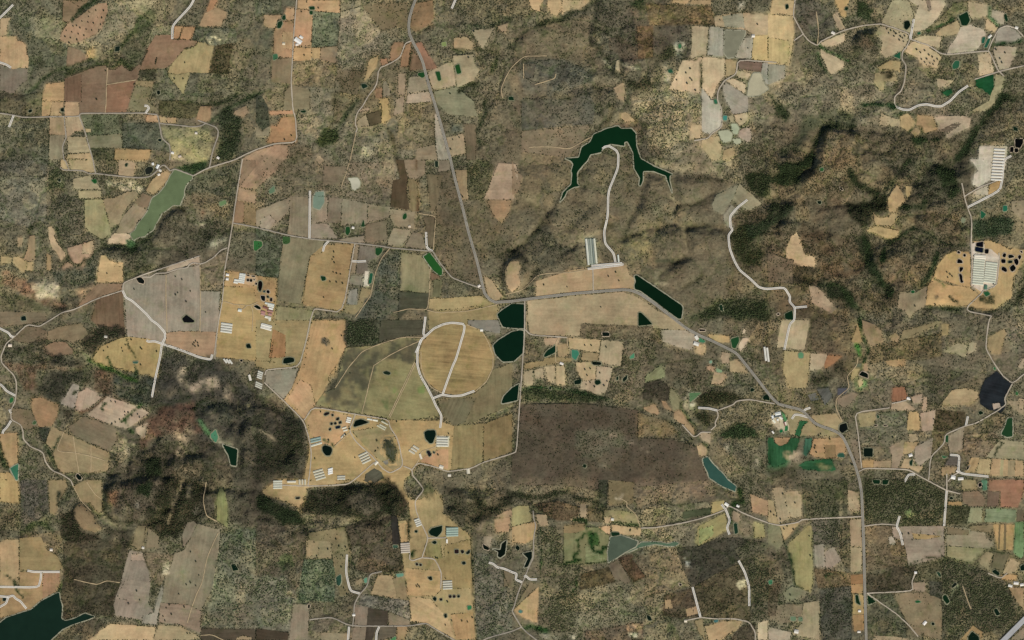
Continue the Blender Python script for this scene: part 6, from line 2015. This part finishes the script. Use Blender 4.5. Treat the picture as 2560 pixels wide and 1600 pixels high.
# ------------------------------------------------------------ water
M_rim = {}
def ringmesh(pts, out):
    n = len(pts); A2 = sum(pts[i - 1][0] * pts[i][1] - pts[i][0] * pts[i - 1][1] for i in range(n)); sgn = 1 if A2 > 0 else -1
    o_ = []
    for i in range(n):
        (x0, y0), (x1, y1), (x2, y2) = pts[i - 1], pts[i], pts[(i + 1) % n]
        a = Vector((y1 - y0, x0 - x1)); b_ = Vector((y2 - y1, x1 - x2))
        a = a.normalized() if a.length else a; b_ = b_.normalized() if b_.length else b_
        m = a + b_; m = m.normalized() if m.length > 1e-4 else a
        o_.append((x1 + m.x * out * sgn, y1 + m.y * out * sgn))
    return o_
for n, o in enumerate(ops):
    if o['k'] != 'w': continue
    pts = o['p']; xs, ys = [p[0] for p in pts], [p[1] for p in pts]
    big = max(max(xs) - min(xs), max(ys) - min(ys))
    sm = []
    for i in range(len(pts)):                                    # round the corners a little
        (x0, y0), (x1, y1) = pts[i - 1], pts[i]
        q = min(.28, 1.8 / max(.1, math.hypot(x1 - x0, y1 - y0))); sm += [(x0 + (x1 - x0) * q, y0 + (y1 - y0) * q), (x1 + (x0 - x1) * q, y1 + (y0 - y1) * q)]
    L = sum(map(lambda i: int(o['c'][i:i + 2], 16), (0, 2, 4))) / 3
    if big < 40: sm = ringmesh(sm, .45)
    pp = densify(sm, 4, .35 if big > 12 else .1)
    v, f = drape(pp, max(12, big / 14)); z = o['lev'] + 2.0
    m = cmat('water', o['c'], rough_=.35, spec=.04, amp=.55 if L > 60 else .4, wl=40, wl2=180)
    dark = L < 20 and int(o['c'][2:4], 16) < 26
    ob = build('lagoon' if dark and big < 24 else ('reservoir' if big > 60 else 'pond'), [((x - 1280) * PXM, (800 - y) * PXM, z) for x, y in v], f, m)
    ob['kind'] = 'structure'
    w1 = 1.6 if big < 24 else 2.4
    op = [(x + random.uniform(-.8, .8), y + random.uniform(-.8, .8)) for x, y in ringmesh(pp, w1)]
    k = len(pp)
    vs = [((x - 1280) * PXM, (800 - y) * PXM, z + .15) for x, y in ringmesh(pp, -.15)] + [((x - 1280) * PXM, (800 - y) * PXM, max(z - .3, h + 1.0)) for (x, y), h in zip(op, hs([q[0] for q in op], [q[1] for q in op]))]
    fs = [(i, (i + 1) % k, k + (i + 1) % k, k + i) for i in range(k)]
    rc_ = 'bda684' if dark and big < 24 else ('8f8a66' if big < 40 else 'a39c7c')
    build('bank', vs, fs, cmat('bank', rc_, wl=8, amp=.9), ob)

# ------------------------------------------------------------ roads
def smooth_line(pts):
    out = [pts[0]]
    for i in range(1, len(pts) - 1):
        (x0, y0), (x1, y1), (x2, y2) = pts[i - 1], pts[i], pts[i + 1]
        out += [(x1 + (x0 - x1) * .22, y1 + (y0 - y1) * .22), (x1 + (x0 - x1) * .06 + (x2 - x1) * .06, y1 + (y0 - y1) * .06 + (y2 - y1) * .06), (x1 + (x2 - x1) * .22, y1 + (y2 - y1) * .22)]
    return out + [pts[-1]]
def ribbon(pts, a, b_, dz, jit=0):
    vs, fs = [], []; n = len(pts); L, Rr = [], []
    for i in range(n):
        p0, p1 = pts[max(0, i - 1)], pts[min(n - 1, i + 1)]
        t = Vector((p1[0] - p0[0], p1[1] - p0[1])).normalized(); nn = Vector((-t.y, t.x))
        for w, S in ((a, L), (b_, Rr)):
            w2 = w + random.uniform(-jit, jit); S.append((pts[i][0] + nn.x * w2, pts[i][1] + nn.y * w2))
    q = L + Rr; hc = hs([p[0] for p in pts], [p[1] for p in pts])
    hh = np.maximum(hs([p[0] for p in q], [p[1] for p in q]), np.concatenate([hc, hc]) - .6) + dz
    vs = [((x - 1280) * PXM, (800 - y) * PXM, h) for (x, y), h in zip(q, hh)]
    fs = [(i, i + 1, n + i + 1, n + i) for i in range(n - 1)]
    return vs, fs
RC = {'rc': ('white_edged_road', 'c2b196', 2.5), 'rg': ('lane', 'a89a84', 2.6), 'rl': ('lane', 'bfad92', 2.7), 'rt': ('track', 'c4a878', 2.3), 'ra': ('highway', '8c8474', 3.0), 'rh': ('highway', 'bdb9b3', 3.0)}
for n, o in enumerate(ops):
    k = o['k']
    if k not in RC: continue
    nm, hx, dz = RC[k]; hw = ROADW[k]; dz += (n % 9) * .04
    pts = densify(smooth_line(o['p']), 6, .25 if k in ('rt', 'rl', 'rg') else .0, closed=False)
    inner = hw - (.95 if k == 'rc' else 0)
    vs, fs = ribbon(pts, inner, -inner, dz, .45 if k in ('rt', 'rl', 'rg') else .08)
    ob = build(nm, vs, fs, cmat('road', hx, wl=7, amp=.5), None); ob['kind'] = 'structure'
    if k == 'rc':
        for s in (1, -1):
            vs, fs = ribbon(pts, s * hw, s * (hw - 1.0), dz + .12)
            build('pale_edge', vs, fs, cmat('edge', 'fdf6e6', wl=10, amp=.2), ob)
    elif k in ('ra', 'rh'):
        e = .9 if k == 'ra' else 1.2
        for s in (1, -1):
            vs, fs = ribbon(pts, s * (hw + e), s * (hw - .1), dz - .15, .1)
            build('shoulder', vs, fs, cmat('edge', '9c8f78' if k == 'ra' else '57534c', wl=10, amp=.5), ob)
            vs, fs = ribbon(pts, s * (hw - .62), s * (hw - .42), dz + .12)
            build('edge_line', vs, fs, cmat('paint', 'd8d4c8', wl=10, amp=.2), ob)
        vs, fs = ribbon(pts, .13, -.13, dz + .12)
        build('centre_line', vs, fs, cmat('paint', 'c8b070', wl=10, amp=.2), ob)
    elif k in ('rl', 'rg'):
        vs, fs = ribbon(pts, hw + .3, hw - .1, dz + .1, .15)
        build('verge', vs, fs, cmat('edge', 'd6c4a2', wl=9, amp=.6), ob)

# ------------------------------------------------------------ buildings
def tag(o, label, cat, group=None):
    o['label'] = label; o['category'] = cat
    if group: o['group'] = group
def empty(name, loc, rz):
    e = bpy.data.objects.new(name, None); col.objects.link(e); e.location = loc; e.rotation_euler = (0, 0, rz); return e
def boxv(x0, x1, y0, y1, z0, z1):
    v = [(x, y, z) for z in (z0, z1) for x, y in ((x0, y0), (x1, y0), (x1, y1), (x0, y1))]
    return v, [(0, 3, 2, 1), (4, 5, 6, 7), (0, 1, 5, 4), (1, 2, 6, 5), (2, 3, 7, 6), (3, 0, 4, 7)]
M_WALL = cmat('wall', 'cfc6b4', wl=4, amp=.4); M_DOOR = cmat('door', '6d665c', wl=4, amp=.4); M_PANE = cmat('window', '2c3236', wl=4, amp=.2, rough_=.15, spec=.5)
ORD = 'first second third fourth fifth sixth seventh eighth ninth tenth eleventh'.split()
def gable(Lx, W, h, rise, hexc, vent=True, windows=False):
    """wall, roof (> ridge), doors and windows of one gabled building, as mesh data"""
    parts = []
    hx, hy = Lx / 2, W / 2
    v, f = boxv(-hx, hx, -hy, hy, -2.5, h); v += [(-hx, 0, h + rise), (hx, 0, h + rise)]; f += [(4, 8, 7), (5, 6, 9)]
    parts.append(('wall', v, f, M_WALL))
    ov, t = .7, .25; ex, ey = hx + ov, hy + ov; sl = rise / hy; ze = h - sl * ov
    rv_, rf = [], []
    for x in (-ex, ex):
        rv_ += [(x, -ey, ze + t), (x, 0, h + rise + t), (x, ey, ze + t), (x, ey, ze), (x, 0, h + rise + .02), (x, -ey, ze)]
    rf = [(0, 6, 7, 1), (1, 7, 8, 2), (2, 8, 9, 3), (3, 9, 10, 4), (4, 10, 11, 5), (5, 11, 6, 0), (0, 1, 4, 5), (1, 2, 3, 4), (6, 11, 10, 7), (7, 10, 9, 8)]
    rm = cmat('roof', hexc, wl=5, amp=.28, rough_=.6, spec=.25, wl2=25)
    parts.append(('roof', rv_, rf, rm))
    if vent:
        v, f = boxv(-hx * .96, hx * .96, -.5, .5, h + rise - .1, h + rise + .75)
        parts.append(('ridge_vent', v, f, cmat('vent', 'b9b7a8', wl=5, amp=.3)))
    for s in (-1, 1):
        x = s * hx; v, f = boxv(min(x, x + s * .12), max(x, x + s * .12), -min(1.8, hy * .5), min(1.8, hy * .5), 0, min(2.8, h - .2))
        parts.append(('door', v, f, M_DOOR))
    if windows:
        for s in (-1, 1):
            y = s * hy; v, f = boxv(-1, 1, min(y, y + s * .1), max(y, y + s * .1), 1, 2.1); parts.append(('window', v, f, M_PANE))
    return parts
def place(name, parts, protos, loc, rz, label, cat, group):
    e = empty(name, loc, rz); tag(e, label, cat, group)
    if not protos:
        for nm, v, f, m in parts:
            roof = next((q for q in protos if q.name.startswith('roof')), None)
            protos.append(build(nm, v, f, m, roof if nm == 'ridge_vent' else e))       # the vent belongs to the roof
    else:
        new = {}
        for q in protos:
            c = q.copy(); col.objects.link(c); new[q] = c; c.parent = new.get(q.parent, e)
    return e
for o in ops:
    if o['k'] == 'b':
        dx, dy = o['e'][0] - o['a'][0], o['e'][1] - o['a'][1]
        Lx = math.hypot(dx, dy) * PXM; W = o['w'] * PXM; rz = math.atan2(-dy, dx)
        parts = gable(Lx, W, 3.2 if Lx > 25 else 3.6, max(.8, W * .13), o['c'], Lx > 24)
        protos = []
        for i in range(o['n']):
            cx, cy = (o['a'][0] + o['e'][0]) / 2 + i * o['dx'], (o['a'][1] + o['e'][1]) / 2 + i * o['dy']
            qx = [o['a'][0] + i * o['dx'], cx, o['e'][0] + i * o['dx']]; qy = [o['a'][1] + i * o['dy'], cy, o['e'][1] + i * o['dy']]
            z = float(np.max(hs(qx, qy))) + 1.0
            cat = 'greenhouse' if 'greenhouse' in o['label'] else ('barn' if 'barn' in o['label'] else 'shed')
            lab = o['label'] if o['n'] == 1 else ORD[i] + ' ' + o['label'] + ' counting from ' + o['mark']
            place('greenhouse' if cat == 'greenhouse' else 'farm_' + cat, parts, protos, (*wx((cx, cy)), z), rz, lab, cat, 'row of: ' + o['label'] if o['n'] > 1 else None)
    elif o['k'] == 'u':
        x, y = o['p'][0]; sc = 1.45
        parts = gable(o['w'] * sc, o['l'] * sc, 3.0, o['l'] * sc * .2, o['c'], False, True)
        place('house', parts, [], (*wx((x, y)), float(hs([x], [y])[0]) + .9), R(-o['a']), o['label'], 'house', None)

# ------------------------------------------------------------ single trees
def ico():
    t = (1 + 5 ** .5) / 2
    v = [(-1, t, 0), (1, t, 0), (-1, -t, 0), (1, -t, 0), (0, -1, t), (0, 1, t), (0, -1, -t), (0, 1, -t), (t, 0, -1), (t, 0, 1), (-t, 0, -1), (-t, 0, 1)]
    f = [(0, 11, 5), (0, 5, 1), (0, 1, 7), (0, 7, 10), (0, 10, 11), (1, 5, 9), (5, 11, 4), (11, 10, 2), (10, 7, 6), (7, 1, 8), (3, 9, 4), (3, 4, 2), (3, 2, 6), (3, 6, 8), (3, 8, 9), (4, 9, 5), (2, 4, 11), (6, 2, 10), (8, 6, 7), (9, 8, 1)]
    return np.array(v) / math.hypot(1, t), f
IV, IF = ico()
def crown_mesh(seed):
    r = random.Random(seed); vs, fs, cs = [], [], []
    for i in range(16):                                          # leaf clumps spread through the crown
        a, q = r.uniform(0, 2 * math.pi), math.sqrt(r.random()) * .75
        c = np.array((math.cos(a) * q, math.sin(a) * q, 1.15 + r.uniform(-.3, .45) * (1 - q * .6))); s = r.uniform(.26, .44)
        k = len(vs); g = r.uniform(.65, 1.35)
        for p in IV: vs.append(tuple(c + p * s * r.uniform(.7, 1.25) * np.array((1, 1, .8)))); cs.append((.020 * g, .030 * g, .010 * g))
        fs += [(a_ + k, b_ + k, c_ + k) for a_, b_, c_ in IF]
    me = bpy.data.meshes.new('crown'); me.from_pydata(vs, [], fs); me.materials.append(M_VEG); cover(me, np.array(cs)); return me
def trunk_mesh(seed):
    r = random.Random(seed); vs, fs = [], []
    def limb(p0, p1, r0, r1):
        k = len(vs)
        for p, q in ((p0, r0), (p1, r1)):
            for i in range(6): vs.append((p[0] + q * math.cos(i * math.pi / 3), p[1] + q * math.sin(i * math.pi / 3), p[2]))
        for i in range(6): fs.append((k + i, k + (i + 1) % 6, k + 6 + (i + 1) % 6, k + 6 + i))
    limb((0, 0, -.3), (.03, .02, .6), .09, .06)
    for i in range(4):
        a = i * 1.6 + r.random(); limb((.03, .02, .55), (math.cos(a) * .45, math.sin(a) * .45, 1.15), .05, .02)
    me = bpy.data.meshes.new('trunk'); me.from_pydata(vs, [], fs); me.materials.append(cmat('bark', '6b5a48', wl=2)); return me
CR = [crown_mesh(i) for i in range(5)]; TR = [trunk_mesh(i) for i in range(2)]
for o in ops:
    if o['k'] != 't': continue
    for i, (x, y) in enumerate(o['p']):
        e = empty('tree', (*wx((x, y)), float(hs([x], [y])[0]) + .6), random.uniform(0, 6.28))
        s = random.uniform(3.4, 5.0); e.scale = (s, s, s * random.uniform(.9, 1.15))
        tag(e, o['label'], 'tree', o['label'] if len(o['p']) > 1 else None)
        for nm, me in (('trunk', TR[i % 2]), ('crown', random.choice(CR))):
            c = bpy.data.objects.new(nm, me); col.objects.link(c); c.parent = e

# ------------------------------------------------------------ bushes and woods too many to count
def scatter(name, X, Y, rad, colr, tall):
    n = len(X); K = 5
    ang = (np.arange(K) / K * 2 * np.pi)[None] + rng.uniform(0, 6.28, (n, 1)) + rng.uniform(-.35, .35, (n, K))
    rr = rad[:, None] * rng.uniform(.7, 1.25, (n, K)); hgt = rad * tall * rng.uniform(.8, 1.25, n)
    z0 = hs(X, Y) + .7; wxx, wyy = (X - 1280) * PXM, (800 - Y) * PXM
    V = np.empty((n, K + 2, 3), np.float32)
    V[:, :K, 0] = wxx[:, None] + np.cos(ang) * rr; V[:, :K, 1] = wyy[:, None] + np.sin(ang) * rr
    V[:, :K, 2] = z0[:, None] + hgt[:, None] * rng.uniform(.3, .6, (n, K))
    V[:, K] = np.column_stack([wxx + rng.uniform(-.3, .3, n) * rad, wyy + rng.uniform(-.3, .3, n) * rad, z0 + hgt])
    V[:, K + 1] = np.column_stack([wxx, wyy, z0 - 1.5])
    tri = []
    for i in range(K): tri += [(i, (i + 1) % K, K), ((i + 1) % K, i, K + 1)]
    F = (np.arange(n)[:, None, None] * (K + 2) + np.array(tri)[None]).reshape(-1, 3).astype(np.int32)
    me = bpy.data.meshes.new(name)
    me.vertices.add(n * (K + 2)); me.vertices.foreach_set('co', V.ravel())
    me.loops.add(len(F) * 3); me.loops.foreach_set('vertex_index', F.ravel())
    me.polygons.add(len(F)); me.polygons.foreach_set('loop_start', np.arange(0, len(F) * 3, 3, dtype=np.int32)); me.update()
    cover(me, np.repeat(colr, K + 2, axis=0)); me.materials.append(M_VEG)
    ob = bpy.data.objects.new(name, me); col.objects.link(ob); ob['kind'] = 'stuff'; return ob
clump = np.clip(.95 + 2.6 * vnoise(GX, GY, 110, 30) + 1.4 * vnoise(GX, GY, 48, 33) + 2.4 * vnoise(GX, GY, 22, 31) + 1.5 * vnoise(GX, GY, 7, 32), .12, 2.6)
fr = (GX > -50) & (GX < 2610) & (GY > -40) & (GY < 1640)
gull = np.clip((rid(40, 14) - .86) / .12, 0, 1) + np.clip((rid(90, 18) - .93) / .06, 0, 1)   # bushes crowd along the gullies
dens = np.where(fr, D, 0) * clump * (1 + 1.6 * np.minimum(gull, 1) * np.minimum(hill + .1, 1))
low = rng.random(D.shape) < np.minimum(dens, 2.4) * .23
Ds = blur(D, 2) * .6 + D * .4
wood = rng.random(D.shape) < np.where(D > .3, .62 * sstep((Ds - 1.0) / .34) * np.clip(.35 + .6 * clump, .3, 1.4), 0) * fr
DARK = np.array((.017, .026, .009)); LEAFY = np.array((.90, 1.06, .74))
def cells(mask):
    j, i = np.nonzero(mask)
    return gx[i] + rng.uniform(-1.2, 1.2, len(i)), gy[j] + rng.uniform(-1.2, 1.2, len(i)), C[j, i]
X, Y, lc = cells(low)
if bush_edge:
    ex, ey = np.array([p[0] for p in bush_edge]), np.array([p[1] for p in bush_edge])
    i = np.clip(((ex + MG) / CS).astype(int), 0, NX - 1); j = np.clip(((ey + MG) / CS).astype(int), 0, NY - 1)
    X, Y, lc = np.concatenate([X, ex]), np.concatenate([Y, ey]), np.concatenate([lc, C[j, i] * .5])
t = rng.uniform(.2, .98, (len(X), 1))
scatter('scrub_bushes', X, Y, rng.uniform(1.2, 3.5, len(X)), DARK * (1 - t) * rng.uniform(.7, 1.5, (len(X), 1)) + lc * LEAFY * t * .75, 1.0).name = 'scrub'
nlow = len(X)
X, Y, lc = cells(wood)
t = rng.uniform(.1, .85, (len(X), 1))
scatter('woodland', X, Y, rng.uniform(1.8, 4.2, len(X)), (DARK * (1 - t) * 1.1 + lc * LEAFY * t * 1.5) * rng.uniform(.55, 1.7, (len(X), 1)), 1.35)
print('bushes', nlow, 'trees', len(X), 'objects', len(bpy.data.objects))
